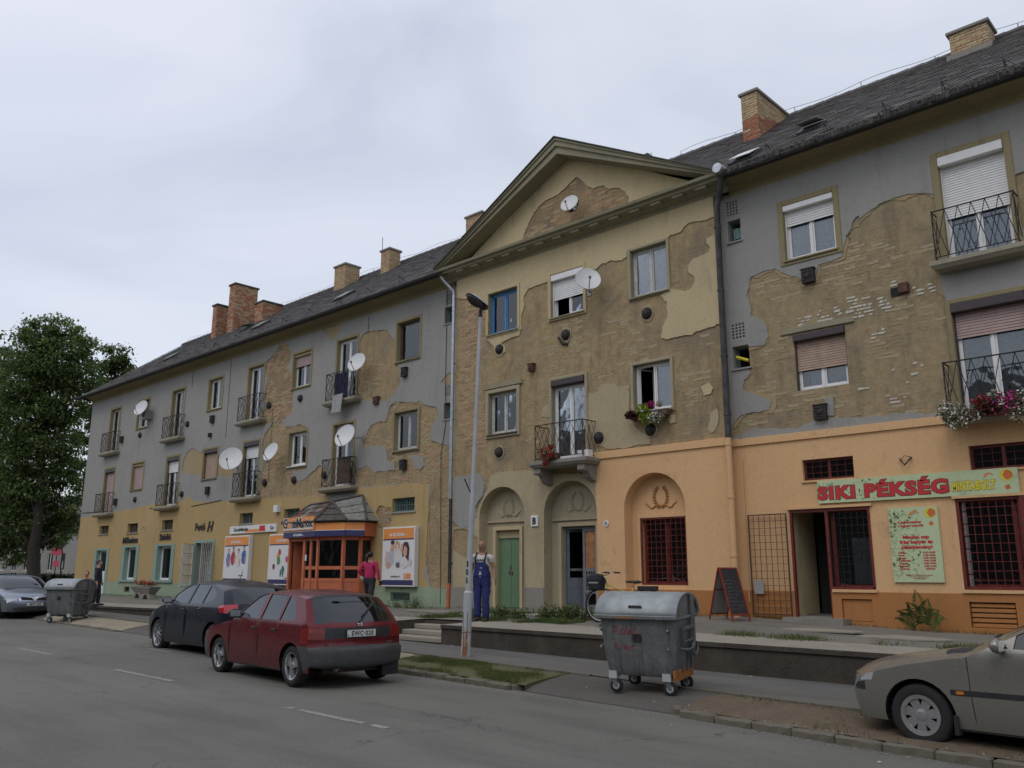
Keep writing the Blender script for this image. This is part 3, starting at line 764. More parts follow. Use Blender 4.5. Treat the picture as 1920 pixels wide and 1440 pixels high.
def railing_mb(x0, x1, yw, yf, z0, z1, n, a=.07, st=0):
 mb = MB(); r = .011
 pts = [(x0, yw, z1), (x0, yf, z1), (x1, yf, z1), (x1, yw, z1)]
 for zz, rr in ((z1, .016), (z0 + .06, .011)):
  for p, q in zip(pts, pts[1:]): mb.tube([(p[0], p[1], zz), (q[0], q[1], zz)], rr, 5)
 for x, y in ((x0, yf), (x1, yf)): mb.tube([(x, y, z0), (x, y, z1 + .02)], .014, 5)
 segs = [((x0, yf), (x1, yf), n)]
 d = abs(yw - yf)
 if d > .3: segs += [((x0, yw), (x0, yf), max(1, round(n * d / (x1 - x0)))), ((x1, yf), (x1, yw), max(1, round(n * d / (x1 - x0))))]
 for (p, q, k) in segs:
  px, py = Vector(p), Vector(q); D = (py - px); u = D.normalized(); L = D.length / k
  for i in range(k):
   c = px + u * (L * (i + .5))
   for sgn in (-1, 1):
    P = []
    for j in range(9):
     t = j / 8; o = sgn * L * (.5 * cos(pi * t) if st else .42 * cos(2 * pi * t)); o = sgn * L * .5 * (1 - 2 * t) if st == 1 else o; P.append((c.x + u.x * o, c.y + u.y * o, lerp(z0 + .06, z1, t)))
    mb.tube(P, r * .75, 4, cap=False)
   if i % 2 == 0: mb.ball((c.x - u.x * L * .5, c.y - u.y * L * .5, (z0 + z1) / 2 + .02), .022, n=6, m=4)
 return mb
def balcony(root, Y, xc, hw, z, proj, rail_hw, rail_h=1.0, mat='olive', n=7, rproj=None, railmat='iron', st=0):
 b = MB(); t = .10
 b.box(xc - hw, xc + hw, Y - proj, Y + .02, z - t, z)
 b.hexa([(xc - hw + .07, Y - proj + .07, z - t - .07), (xc + hw - .07, Y - proj + .07, z - t - .07), (xc + hw - .07, Y, z - t - .07), (xc - hw + .07, Y, z - t - .07), (xc - hw + .01, Y - proj + .01, z - t - .001), (xc + hw - .01, Y - proj + .01, z - t - .001), (xc + hw - .01, Y, z - t - .001), (xc - hw + .01, Y, z - t - .001)])
 o = b.build('balcony', M[mat], root); bevel(o, .01, 1)
 rp_ = rproj if rproj else proj - .08
 railing_mb(xc - rail_hw, xc + rail_hw, Y, Y - rp_, z + .02, z + rail_h, n, st=st).build('railing', M[railmat], o)
 return o
def flue_round(root, Y, x, z, r=.13, mat='flue'):
 mb = MB(); mb.lathe([(r, 0), (r, -.04), (r * .9, -.07), (r * .55, -.10), (r * .25, -.115), (.0, -.118)], (x, Y, z), 'y', 18)
 mb.lathe([(r * 1.12, .0), (r * 1.12, -.025), (r * .95, -.03)], (x, Y, z), 'y', 18)
 for k in range(10):
  a = 2 * pi * k / 10; mb.box(x + cos(a) * r * .8 - .008, x + cos(a) * r * .8 + .008, Y - .10, Y - .05, z + sin(a) * r * .8 - .008, z + sin(a) * r * .8 + .008)
 return mb.build('flue_cap', M[mat], root, smooth=True, fix=True)
def flue_box(root, Y, x, z, w=.30, h=.32, mat='flue'):
 mb = MB(); mb.box(x - w / 2, x + w / 2, Y - .12, Y + .02, z - h / 2, z + h / 2)
 mb.box(x - w / 2 - .02, x + w / 2 + .02, Y - .135, Y, z + h / 2 + .001, z + h / 2 + .02)
 for k in range(4): mb.box(x - w * .38, x + w * .38, Y - .132, Y - .121, z - h * .32 + k * h * .2, z - h * .32 + k * h * .2 + .03)
 mb.lathe([(.0, -.16), (w * .16, -.158), (w * .24, -.135), (w * .26, -.121)], (x, Y, z), 'y', 12)
 return mb.build('flue_cap', M[mat], root, auto=radians(40))
def air_brick(root, Y, x0, x1, z0, z1, mat='pale_grey', nx=4, nz=5):
 mb = MB(); mb.box(x0, x1, Y + .03, Y + .05, z0, z1); y0, y1 = Y - .028, Y + .03; bx = (x1 - x0) / nx; bz = (z1 - z0) / nz
 for i in range(nx + 1): mb.box(x0 + i * bx - .018, x0 + i * bx + .018, y0, y1, z0, z1)
 for j in range(nz + 1):
  for i in range(nx): mb.box(x0 + i * bx + .018, x0 + (i + 1) * bx - .018, y0 + .002, y1, z0 + j * bz - .016, z0 + j * bz + .016)
 o = mb.build('air_brick', [M[mat]], root)
 MB().box(x0, x1, Y + .012, Y + .02, z0, z1).build('vent_back', M['dark'], o)
 return o
def pipe(root, pts, r, mat, clamps=(), name='downpipe'):
 mb = MB(); mb.tube(pts, r, 10)
 for z in clamps:
  for (a, b) in zip(pts, pts[1:]):
   if min(a[2], b[2]) <= z <= max(a[2], b[2]) and abs(a[2] - b[2]) > .5:
    t = (z - a[2]) / (b[2] - a[2]); x = lerp(a[0], b[0], t); y = lerp(a[1], b[1], t)
    mb.tube([(x, y, z - .025), (x, y, z + .025)], r * 1.18, 10); mb.box(x - .01, x + .01, y, y + .12, z - .01, z + .01)
 return mb.build(name, M[mat], root, auto=radians(50))
BRK = {}
def brick_mesh(L, H, D, mat, v=0):
 k = (L, H, D, mat, v)
 if k not in BRK:
  r = random.Random(v * 7 + 3); j = lambda: r.uniform(-.006, .006); mb = MB(); x, z = L / 2, H / 2
  P = [(-x + j(), j() * .5, -z + j()), (x + j(), j() * .5, -z + j()), (x, D, -z), (-x, D, -z), (-x + j(), j() * .5, z + j()), (x + j(), j() * .5, z + j()), (x, D, z), (-x, D, z)]
  mb.hexa(P); BRK[k] = mb.mesh('brick', M[mat])
 return BRK[k]
def scatter_bricks(root, Y, polys, keepout, mats, prob, thr=.5, proud=(.004, .014), limit=300, sc=.9, seed=0):
 """bricks standing proud of the old mortar, in bond, where the smear has fallen away"""
 L, H = .25, .075; out = []
 for poly in polys:
  x0, x1 = min(p[0] for p in poly), max(p[0] for p in poly); z0, z1 = min(p[1] for p in poly), max(p[1] for p in poly)
  for r in range(int(z0 / H) - 1, int(z1 / H) + 2):
   z = r * H
   for c in range(int(x0 / L) - 1, int(x1 / L) + 2):
    x = (c + .5 * (r % 2)) * L
    if not pip((x, z), poly): continue
    if any(a - .14 < x < b + .14 and c_ - .06 < z < d + .06 for a, b, c_, d in keepout): continue
    if any(not pip((x + q, z), poly) for q in (-.12, .12)): continue
    f = mnoise.noise((x * sc + seed, z * sc * 1.4, 7.7)) * .5 + .5 + mnoise.noise((x * 3.1, z * 3.1, seed)) * .22
    if f < thr or RND.random() > prob: continue
    out.append((x, z))
 out.sort(key=lambda p: (Vector((p[0], Y, p[1]))).length)
 for (x, z) in out[:limit]:
  o = link('brick', brick_mesh(.235, .063, .03, RND.choice(mats), RND.randrange(4)), root)
  o.location = Vector((x, Y - RND.uniform(*proud), z)) - (WOFF.get(root.name) or Vector()); o.rotation_euler = (RND.uniform(-.02, .02), RND.uniform(-.025, .025), 0)
 rest = out[limit:]
 if rest:
  mb = MB(); ml = sorted(set(mats))
  for (x, z) in rest:
   mb.mi = ml.index(RND.choice(mats)); y = Y - RND.uniform(*proud); j = lambda: RND.uniform(-.006, .006); a, b = .117, .031
   k = mb.vs([(x - a + j(), y, z - b + j()), (x + a + j(), y, z - b + j()), (x + a + j(), y, z + b + j()), (x - a + j(), y, z + b + j()), (x - a, Y + .01, z - b), (x + a, Y + .01, z - b), (x + a, Y + .01, z + b), (x - a, Y + .01, z + b)])
   mb.face(k, k + 1, k + 2, k + 3); mb.face(k, k + 4, k + 5, k + 1); mb.face(k + 1, k + 5, k + 6, k + 2); mb.face(k + 2, k + 6, k + 7, k + 3); mb.face(k + 3, k + 7, k + 4, k)
  mb.build('bricks', [M[m] for m in ml], root, kind='stuff')
def roof_tiles(root, p0, ex, ey, nx, ny, W, Hh, mats, holes=(), limit=300, th=.012, stag=.5, keep=None):
 """shingles in courses on the plane p0 + ex*u + ey*v (v up the slope)"""
 p0 = Vector(p0); ex = Vector(ex).normalized(); ey = Vector(ey).normalized(); nz = ex.cross(ey).normalized()
 if nz.z < 0: nz = -nz
 cells = []
 for r in range(ny):
  for c in range(nx):
   u = (c + .5 + (stag if r % 2 else 0)) * W; v = (r + .5) * Hh
   if any(a < u < b and c_ < v < d for a, b, c_, d in holes): continue
   if keep and not keep(p0 + ex * u + ey * v): continue
   cells.append((p0 + ex * u + ey * v, r, c))
 cells.sort(key=lambda q: q[0].length)
 tm = [MB().hexa([(-W / 2 + .004, -Hh * .62, .002), (W / 2 - .004, -Hh * .62, .002), (W / 2 - .004, Hh * .6, -.014), (-W / 2 + .004, Hh * .6, -.014), (-W / 2 + .004, -Hh * .62, th + .004), (W / 2 - .004, -Hh * .62, th + .004), (W / 2 - .004, Hh * .6, -.006), (-W / 2 + .004, Hh * .6, -.006)]).mesh('shingle', M[m]) for m in mats]
 off = WOFF.get(root.name) or Vector()
 R3 = Matrix((ex, ey, nz)).transposed()
 for (p, r, c) in cells[:limit]:
  o = link('shingle', RND.choice(tm), root)
  rot = R3 @ Matrix.Rotation(RND.gauss(0, .02), 3, 'Z') @ Matrix.Rotation(RND.gauss(0, .012), 3, 'X')
  o.matrix_local = Matrix.Translation(p + nz * (.012 + RND.uniform(0, .006)) - off) @ rot.to_4x4()
 mb = MB()
 for (p, r, c) in cells[limit:]:
  mb.mi = RND.randrange(len(mats)); a = RND.gauss(0, .02); l = nz * RND.uniform(0, .008)
  U = ex * (W / 2 - .004); lo = p - ey * Hh * .62 + nz * (.016 + th) + l; hi = p + ey * Hh * .6 + nz * .006 + l; tw = ey * a * W
  k = mb.vs([lo - U - tw, lo + U + tw, hi + U + tw, hi - U - tw, lo - U - tw - nz * th, lo + U + tw - nz * th])
  mb.face(k, k + 1, k + 2, k + 3); mb.face(k + 4, k + 5, k + 1, k); mb.poly([mb.v[k], mb.v[k + 3], mb.v[k + 4]]); mb.poly([mb.v[k + 1], mb.v[k + 5], mb.v[k + 2]])
 if cells[limit:]: mb.build('shingles', [M[m] for m in mats], root, kind='stuff')
def chimney(root, x0, x1, y0, y1, zb, zt, mats, cap=.0, pieces=True, mort='mortar', red_below=None, wire=False):
 """brick stack: every brick of the two faces the street sees is a piece, over a mortar core"""
 core = MB(); core.box(x0 + .012, x1 - .012, y0 + .012, y1 - .012, zb, zt); o = core.build('chimney', M[mort], root)
 cp = MB(); cp.box(x0 - .06, x1 + .06, y0 - .06, y1 + .06, zt + .001, zt + .09); c_ = cp.build('chimney_cap', M['lead'] if cap else M['concrete'], o); bevel(c_, .015, 1)
 H = .077; rest = MB(); ml = sorted(set(mats + ['brick_red'])); cnt = 0
 for r in range(int((zt - zb) / H)):
  z = zt - (r + .5) * H; off = .125 if r % 2 else 0
  for (axis, a, b) in (('x', x0, x1), ('y', y0, y1)):
   t = a - off
   while t < b - .02:
    s, e = max(t, a), min(t + .25, b); t += .25
    if e - s < .05: continue
    m = RND.choice(mats)
    if red_below and z < red_below + (s - a) * .3 and RND.random() < .85: m = 'brick_red'
    L = e - s - .014; mid = (s + e) / 2
    if pieces:
     k = round(L, 2); b_ = link('brick', brick_mesh(k, .064, .03, m, RND.randrange(3)), o)
     if axis == 'x': b_.location = (mid, y0 - RND.uniform(0, .008), z)
     else: b_.location = (x1 + RND.uniform(0, .008), mid, z); b_.rotation_euler = (0, 0, pi / 2)
    else:
     rest.mi = ml.index(m); q = RND.uniform(0, .01)
     if axis == 'x': rest.box(mid - L / 2, mid + L / 2, y0 - q, y0 + .02, z - .031, z + .031)
     else: rest.box(x1 - .02, x1 + q, mid - L / 2, mid + L / 2, z - .031, z + .031)
 if not pieces: rest.build('bricks', [M[m] for m in ml], o, kind='stuff')
 if wire:
  wm = MB(); 
  for x in (x0, x1): wm.tube([(x, (y0 + y1) / 2, zt + .08), (x, (y0 + y1) / 2, zt + .22)], .008, 4)
  wm.tube([(x0, (y0 + y1) / 2, zt + .20), ((x0 + x1) / 2, (y0 + y1) / 2, zt + .24), (x1, (y0 + y1) / 2, zt + .20)], .006, 4); wm.build('lightning_wire', M['iron'], o)
 return o
def cornice(root, x0, x1, Y, mat, zb=9.06, y_out=.52):
 P = [(Y, zb - .02), (Y - .035, zb), (Y - .05, zb + .03), (Y - .06, zb + .10), (Y - .16, zb + .20), (Y - .36, zb + .27), (Y - y_out, zb + .285), (Y - y_out, zb + .33), (Y + .1, zb + .33)]
 return MB().prism([(a, b) for a, b in P], x0, x1, 'yz').build('cornice', M[mat], root, fix=True)
def grille(root, Y, x0, x1, z0, z1, nx, nz, mat, t=.012, frame=.025, name='grille', parent=None):
 mb = MB(); mb.ring(x0, x1, z0, z1, frame, Y - frame / 2, Y + frame / 2)
 for i in range(1, nx): x = lerp(x0, x1, i / nx); mb.box(x - t / 2, x + t / 2, Y - t / 2, Y + t / 2, z0 + frame, z1 - frame)
 for j in range(1, nz): z = lerp(z0, z1, j / nz); mb.box(x0 + frame, x1 - frame, Y - t / 2 + t, Y + t / 2 + t, z - t / 2, z + t / 2)
 return mb.build(name, M[mat], parent if parent is not None else root)
# ------------------------------------------------------------------ left wing
WL = 18.0
LW = thing('apartment_building', 'long grey plastered apartment wing with yellow shop floor, left of the gabled house', 'building', (-34, 18, -1.04), world=True)
Z3 = dict(sc=4, off=(400, 560)); Z4 = dict(sc=4, off=(400, 880)); Z1 = dict(sc=4, off=(0, 560)); Z2 = dict(sc=4, off=(0, 900))
up = (7.02, 8.37); lo = (3.98, 5.24); fu = (6.12, 8.37); fl = (3.02, 5.22)
cols = dict(A=(-45.95, -44.75), B=(-42.65, -41.40), C=(-38.95, -37.75), D=(-35.45, -34.25), E=(-32.08, -30.90), F=(-28.72, -27.52), G=(-25.82, -24.62), H=(-22.36, -21.18))
KEEP = []
holes = []
def hole(x0, x1, z0, z1, d=.26, m='ochre_trim', keep=True):
 holes.append((rectp(x0, x1, z0, z1), d, m)); KEEP.append((x0, x1, z0, z1)); return (x0, x1, z0, z1)
W = {}
for k in 'BDFH': W[k + '3'] = hole(*cols[k], *up); W[k + '2'] = hole(*cols[k], *lo)
for k in 'ACEG': W[k + '3'] = hole(*cols[k], *fu); W[k + '2'] = hole(*cols[k], *fl)
W['T3'] = hole(-19.97, -19.5, 7.87, 8.42, .3, 'grey'); W['T2'] = hole(-19.92, -19.48, 4.74, 5.26, .3, 'grey')
W['V3'] = hole(-19.93, -19.52, 8.50, 8.86, .06, 'pale_grey'); W['V2'] = hole(-19.90, -19.50, 5.48, 5.83, .06, 'pale_grey')
ms = [(-45.95, -44.82, 1.94, 2.35), (-42.6, -41.45, 1.90, 2.34), (-38.92, -37.86, 1.92, 2.36), (-32.05, -31.05, 1.93, 2.36), (-28.8, -27.75, 1.95, 2.37), (-22.35, -21.22, 1.96, 2.40)]
for i, q in enumerate(ms): W['m%d' % i] = hole(*q, .22, 'yellow')
W['d1'] = hole(-45.95, -44.7, -1.0, 1.12, .3, 'teal_plaster'); W['w1'] = hole(-42.6, -41.35, -.30, 1.20, .26, 'teal_plaster'); W['w2'] = hole(-39.1, -37.75, -.30, 1.20, .26, 'teal_plaster')
W['fd'] = hole(-35.55, -34.0, -1.0, 1.28, .5, 'pale_grey'); W['kd'] = hole(-27.2, -24.2, -1.0, 1.2, .3, 'yellow'); W['cl'] = hole(-22.28, -21.33, -.86, -.58, .25, 'mint')
W['cl2'] = hole(-42.3, -41.7, -.86, -.62, .2, 'mint')
outline = [(-48.6, -1.6), (-19.12, -1.6), (-19.12, 9.12), (-48.6, 9.12)]
yel = px_poly([(140, 976), (175, 966), (212, 960), (255, 953), (275, 948), (295, 944), (337, 941), (345, 937), (352, 931), (362, 937), (370, 942), (437, 938), (480, 937.5), (495, 929), (540, 927.5), (615, 922.5), (670, 916), (785, 904), (805, 907.5), (805, 1020), (800, 1055), (797, 1077), (810, 1110), (600, 1108), (300, 1104), (120, 1102)], WL, 1, (0, 0), .03, .15, 2)
P1 = px_poly([(500, 350), (560, 335), (592, 400), (583, 450), (570, 520), (600, 600), (607, 700), (597, 850), (545, 900), (520, 915), (430, 930), (385, 962), (375, 860), (408, 800), (380, 760), (395, 700), (407, 620), (396, 560), (398, 500), (413, 455), (450, 430), (480, 390)], WL, **Z3, seed=1)
P2 = px_poly([(450, 930), (520, 918), (545, 960), (590, 972), (640, 938), (700, 958), (718, 990), (715, 1010), (700, 1280), (610, 1290), (600, 1340), (640, 1365), (700, 1345), (760, 1290), (800, 1250), (850, 1275), (860, 1320), (860, 1480), (560, 1490), (390, 1500), (300, 1540), (350, 1440), (368, 1250), (372, 1100), (390, 1010)], WL, **Z3, seed=2)
P3 = px_poly([(1105, 300), (1130, 260), (1180, 250), (1215, 235), (1290, 230), (1330, 270), (1362, 310), (1372, 400), (1375, 470), (1400, 520), (1412, 620), (1380, 680), (1330, 740), (1290, 782), (1220, 750), (1100, 762), (1080, 720), (1090, 450)], WL, **Z3, seed=3)
P3b = px_poly([(820, 220), (900, 190), (975, 198), (945, 250), (905, 305), (870, 290), (850, 260)], WL, **Z3, seed=4)
P4 = px_poly([(1130, 1080), (1160, 1000), (1190, 940), (1290, 920), (1320, 860), (1330, 810), (1370, 780), (1440, 787), (1540, 775), (1620, 800), (1680, 820), (1692, 880), (1640, 950), (1640, 1060), (1700, 1080), (1760, 1100), (1815, 1140), (1840, 2170), (1640, 2170), (1600, 1980), (1630, 1400), (1540, 1378), (1080, 1425), (1060, 1300), (1150, 1252), (1200, 1300), (1260, 1305), (1340, 1280), (1362, 1290), (1350, 1230), (1310, 1220), (1290, 1110), (1200, 1105), (1130, 1110)], WL, **Z3, seed=5)
P4g = px_poly([(1480, 1190), (1540, 1170), (1580, 1200), (1585, 1260), (1550, 1290), (1520, 1270), (1500, 1230)], WL, **Z3, seed=6)
P5 = px_poly([(1708, 630), (1740, 590), (1790, 558), (1870, 588), (1855, 620), (1810, 660), (1750, 640)], WL, **Z3, seed=7)
P6 = px_poly([(1370, 1290), (1380, 1200), (1410, 1150), (1450, 1122), (1490, 1150), (1515, 1155), (1535, 1120), (1640, 1112), (1645, 1180), (1690, 1168), (1765, 1290), (1750, 1330), (1625, 1335), (1400, 1312)], WL, **Z1, seed=8)
P7 = px_poly([(1225, 330), (1240, 290), (1262, 272), (1300, 288), (1340, 290), (1342, 400), (1300, 440), (1262, 470), (1240, 440), (1250, 400)], WL, **Z4, amp=.03, seed=9)
P8 = px_poly([(1620, 560), (1640, 400), (1640, 860), (1590, 800), (1600, 700)], WL, **Z4, seed=10)
Pg = px_poly([(860, 130), (1075, 130), (1075, 215), (870, 240)], WL, **Z4, amp=.02, seed=11)
mint = [(-48.7, -1.7), (-19.0, -1.7), (-19.0, -.40), (-48.7, -.40)]
lay = [(yel, 'yellow'), (Pg, 'grey'), (mint, 'mint'), (P1, 'ochre'), (inset(P1, .07, 1), 'bare_red'), (P2, 'ochre'), (inset(P2, .08, 2), 'bare'), (P3, 'ochre'), (inset(P3, .09, 3), 'bare'), (P3b, 'ochre'), (P4, 'ochre'), (inset(P4, .08, 4), 'bare'), (P4g, 'grey'), (P5, 'ochre'), (P6, 'ochre'), (P7, 'bare_red')]
keys = {'grey': ('grey', .03, 'plaster'), 'yellow': ('yellow', .032, 'painted_plaster'), 'mint': ('mint', .045, 'plinth'), 'bare_red': ('bare_red', 0, 'bare_brickwork'), 'bare': ('bare', 0, 'bare_brickwork'), 'ochre': ('ochre_wall', .012, 'undercoat')}
wall_sheet(LW, WL, outline, lay, holes, 'grey', keys)
scatter_bricks(LW, WL, [P1, P7], KEEP, ['brick_rose', 'brick_rose', 'brick_ochre', 'bare_red', 'brick_dull'], .75, .34, limit=200, seed=1)
scatter_bricks(LW, WL, [P2, P4, P3], KEEP, ['brick_ochre', 'brick_dull', 'brick_dull', 'bare', 'brick_rose'], .7, .52, limit=300, seed=2)
# shell
sh = MB(); sh.poly([(-48.6, WL, -1.6), (-48.6, 28, -1.6), (-48.6, 28, 9.4), (-48.6, 23, 13.3), (-48.6, WL, 9.4)]); sh.poly([(-48.6, 28, -1.6), (-19.3, 28, -1.6), (-19.3, 28, 9.4), (-48.6, 28, 9.4)])
sh.build('wall', M['grey'], LW)
inn = MB(); inn.poly([(-48.55, 20.4, -1.6), (-19.3, 20.4, -1.6), (-19.3, 20.4, 9.2), (-48.55, 20.4, 9.2)])
for z in (-1.05, 2.75, 5.9, 9.1): inn.box(-48.5, -19.3, WL + .45, 20.4, z - .1, z)
for x in (-43.7, -40.2, -36.6, -33.2, -29.9, -26.7, -23.5, -20.4): inn.box(x - .05, x + .05, WL + .45, 20.4, -1, 9.1)
inn.build('inner_wall', M['room'], LW)
cornice(LW, -48.62, -19.45, WL, 'ochre_trim')
# roof
rf = MB(); sl = Vector((0, 5.65, 4.1)).normalized()
rf.poly([(-49.1, 17.35, 9.34), (-19.2, 17.35, 9.34), (-19.2, 23, 13.44), (-49.1, 23, 13.44)]); rf.poly([(-49.1, 28.65, 9.34), (-49.1, 23, 13.44), (-19.2, 23, 13.44), (-19.2, 28.65, 9.34)])
rf.box(-49.1, -19.2, 17.33, 17.40, 9.25, 9.335); rf.poly([(-49.08, 17.4, 9.3), (-49.08, 23, 13.38), (-49.08, 28.6, 9.3)])
roofL = rf.build('roof', M['roof_under'], LW)
sky_l = [(-38.6, 2.3), (-33.0, 2.1), (-24.9, 1.9)]
roof_tiles(LW, (-49.15, 17.30, 9.36), (1, 0, 0), sl, 88, 28, .34, .25, ['slate', 'slate2', 'slate'], limit=250)
rd = MB(); x = -49.1
while x < -19.3: rd.tube([(x, 22.98, 13.47), (min(x + .42, -19.3), 22.98, 13.49)], .11, 7); x += .40
rd.build('ridge_tiles', M['slate'], roofL, kind='stuff')
gt = MB(); n = 8
for k in range(n):
 a0, a1 = pi + pi * k / n, pi + pi * (k + 1) / n; c = (17.29, 9.36); r = .085
 gt.poly([(-49.1, c[0] + r * cos(a0), c[1] + r * sin(a0)), (-19.35, c[0] + r * cos(a0), c[1] + r * sin(a0)), (-19.35, c[0] + r * cos(a1), c[1] + r * sin(a1)), (-49.1, c[0] + r * cos(a1), c[1] + r * sin(a1))])
gt.build('gutter', M['lead'], LW, smooth=True)
P_on = lambda x, v: Vector((x, 17.35, 9.36)) + sl * v
def snow_guard(root, x, v, off=0):
 mb = MB(); p = P_on(x, v); mb.tube([p, p + Vector((0, -.02, .34))], .011, 4); mb.tube([p + Vector((0, -.02, .32)), p + Vector((0, .26, .22))], .010, 4); mb.tube([p + Vector((0, -.02, .30)), p + Vector((.32, .1, .02))], .007, 4)
 mb.build('snow_guard', M['iron'], root)
for i in range(16): snow_guard(LW, -47.5 + i * 1.82, .45)
def roof_hatch(root, x, v, w=.62, h=.75, tilt=.22, glass='sign_white'):
 mb = MB(); p = P_on(x, v); nz = Vector((0, -sl.z, sl.y)); U = Vector((1, 0, 0)) * w / 2; V_ = sl * h
 mb.hexa([p - U, p + U, p + U + V_, p - U + V_, p - U + nz * .12, p + U + nz * .12, p + U + V_ + nz * .14, p - U + V_ + nz * .14]); o = mb.build('roof_window', M['lead'], root)
 q = MB(); a = p - U * .88 + sl * .04 + nz * (.125 + tilt); b = p + U * .88 + sl * .04 + nz * (.125 + tilt); c = p + U * .88 + V_ * .96 + nz * .15; d = p - U * .88 + V_ * .96 + nz * .15; t = nz * .02
 q.hexa([a, b, c, d, a + t, b + t, c + t, d + t]); q.build('pane', M[glass], o)
for x, v in ((-42.6, 2.2), (-33.6, 2.0), (-27.0, 1.7)): roof_hatch(LW, x, v, tilt=.02, glass='pale_grey')
roof_hatch(LW, -35.9, 2.9, .6, .5, .18, 'lead')
wr = MB(); pts = []
for i in range(60): x = -48.5 + i * .5; pts.append((x, 23, 13.72 + .05 * sin(i * 1.3)))
wr.tube(pts, .006, 4)
for i in range(0, 60, 6): wr.tube([(pts[i][0], 23, 13.5), pts[i]], .009, 4)
wr.build('lightning_wire', M['iron'], roofL)
# chimneys
R_ = ['brick_red', 'brick_red', 'brick_rose', 'brick_ochre']; Yl = ['brick_ochre', 'brick_yellow', 'brick_ochre', 'brick_rose']
chimney(LW, -41.7, -41.24, 21.0, 22.6, 11.6, 13.85, R_, cap=1, pieces=False)
chimney(LW, -40.05, -39.47, 21.0, 22.3, 11.6, 14.6, R_, cap=1, pieces=False)
chimney(LW, -37.35, -36.6, 21.0, 22.05, 11.6, 13.02, R_, cap=1, pieces=False)
chimney(LW, -32.0, -31.15, 21.9, 22.7, 12.2, 13.82, Yl, pieces=False)
chimney(LW, -28.55, -27.95, 21.9, 22.5, 12.2, 13.7, Yl, pieces=False)
MB().tube([(-29.9, 23, 13.4), (-29.9, 23, 15.1)], .015, 5).build('aerial', M['iron'], LW)
# windows, third floor
SUR = dict(surround='ochre_trim')
window(LW, WL, *W['A3'], 'old_white', curtain='curtain_grey', door=True, **SUR)
window(LW, WL, *W['B3'], 'white', curtain='curtain_grey', shutter=('brown_wood', .5), sill='ochre_trim', **SUR)
window(LW, WL, *W['C3'], 'old_white', curtain='curtain_cream', door=True, **SUR)
window(LW, WL, *W['D3'], 'white', curtain='curtain_grey', sill='ochre_trim', **SUR)
window(LW, WL, *W['E3'], 'pvc', curtain='curtain_grey', door=True, **SUR)
window(LW, WL, *W['F3'], 'white', curtain=None, shutter=('shutter_pink', .32), box=('ochre_trim', .12, .0), sill='ochre_trim', **SUR)
window(LW, WL, *W['G3'], 'pvc', curtain='lace', door=True, **SUR)
window(LW, WL, *W['H3'], 'brown_wood', n=1, curtain='curtain_cream', csplit=[(0, .45, 0, .2)], sill='olive', **SUR)
window(LW, WL, *W['A2'], 'old_white', curtain=None, shutter=('shutter_pink', .96), box=('box_brown', .16, .06), door=True, **SUR)
window(LW, WL, *W['B2'], 'old_white', curtain=None, shutter=('shutter_pink', .97), box=('ochre_trim', .14, .0), sill='ochre_trim', **SUR)
window(LW, WL, *W['C2'], 'pvc', curtain=None, shutter=('shutter_white', .26), box=('box_brown', .17, .06), door=True, **SUR)
window(LW, WL, *W['D2'], 'old_white', curtain=None, shutter=('shutter_tan', .97), box=('box_brown', .15, .05), sill='concrete', **SUR)
window(LW, WL, *W['E2'], 'pvc', curtain='curtain_grey', shutter=('shutter_white', .24), box=('box_brown', .16, .06), door=True, **SUR)
window(LW, WL, *W['F2'], 'pvc', curtain='lace', sill='pvc', **SUR)
window(LW, WL, *W['G2'], 'pvc', curtain='curtain_grey', door=True, **SUR)
window(LW, WL, *W['H2'], 'old_white', curtain='curtain_grey', sill='olive', **SUR)
for k in ('T3', 'T2'):
 a = W[k]; o = MB().ring(*a, .04, WL + .16, WL + .20).build('toilet_window', M['teal'], LW); MB().box(a[0] + .04, a[1] - .04, WL + .175, WL + .18, a[2] + .04, a[3] - .04).build('pane', M['glass_frost'], o)
 MB().box(a[0] - .04, a[1] + .04, WL - .06, WL + .15, a[2] - .04, a[2] - .002).build('sill', M['grey'], o)
for k in ('V3', 'V2'): air_brick(LW, WL, *W[k])
# balconies
for k in 'ACEG':
 xc = sum(cols[k]) / 2 + .0
 balcony(LW, WL, xc, .98, 6.08, .36, .82, 1.02, 'slab', 7, .30, 'iron')
 balcony(LW, WL, xc, .98, 2.96, .36, .82, 1.0, 'slab', 7, .30, 'iron')
for x, z, b in ((-44.2, 6.62, 1), (-42.13, 6.64, 0), (-37.2, 6.62, 0), (-34.87, 6.54, 1), (-30.34, 6.58, 0), (-28.1, 6.56, 0), (-21.86, 6.57, 1), (-21.8, 3.46, 1), (-28.23, 3.44, 0), (-26.27, 3.47, 0), (-30.3, 3.49, 0), (-44.22, 3.47, 1), (-42.0, 3.48, 0), (-37.2, 3.45, 0), (-34.8, 3.44, 1)):
 (flue_box if b else flue_round)(LW, WL - .028, x, z, *((.24, .30) if b else (.13,)))
flue_box(LW, WL - .028, -34.95, 5.85, .13, .16)
flue_box(LW, WL, -23.36, 5.81, .26, .24, 'brown_box')
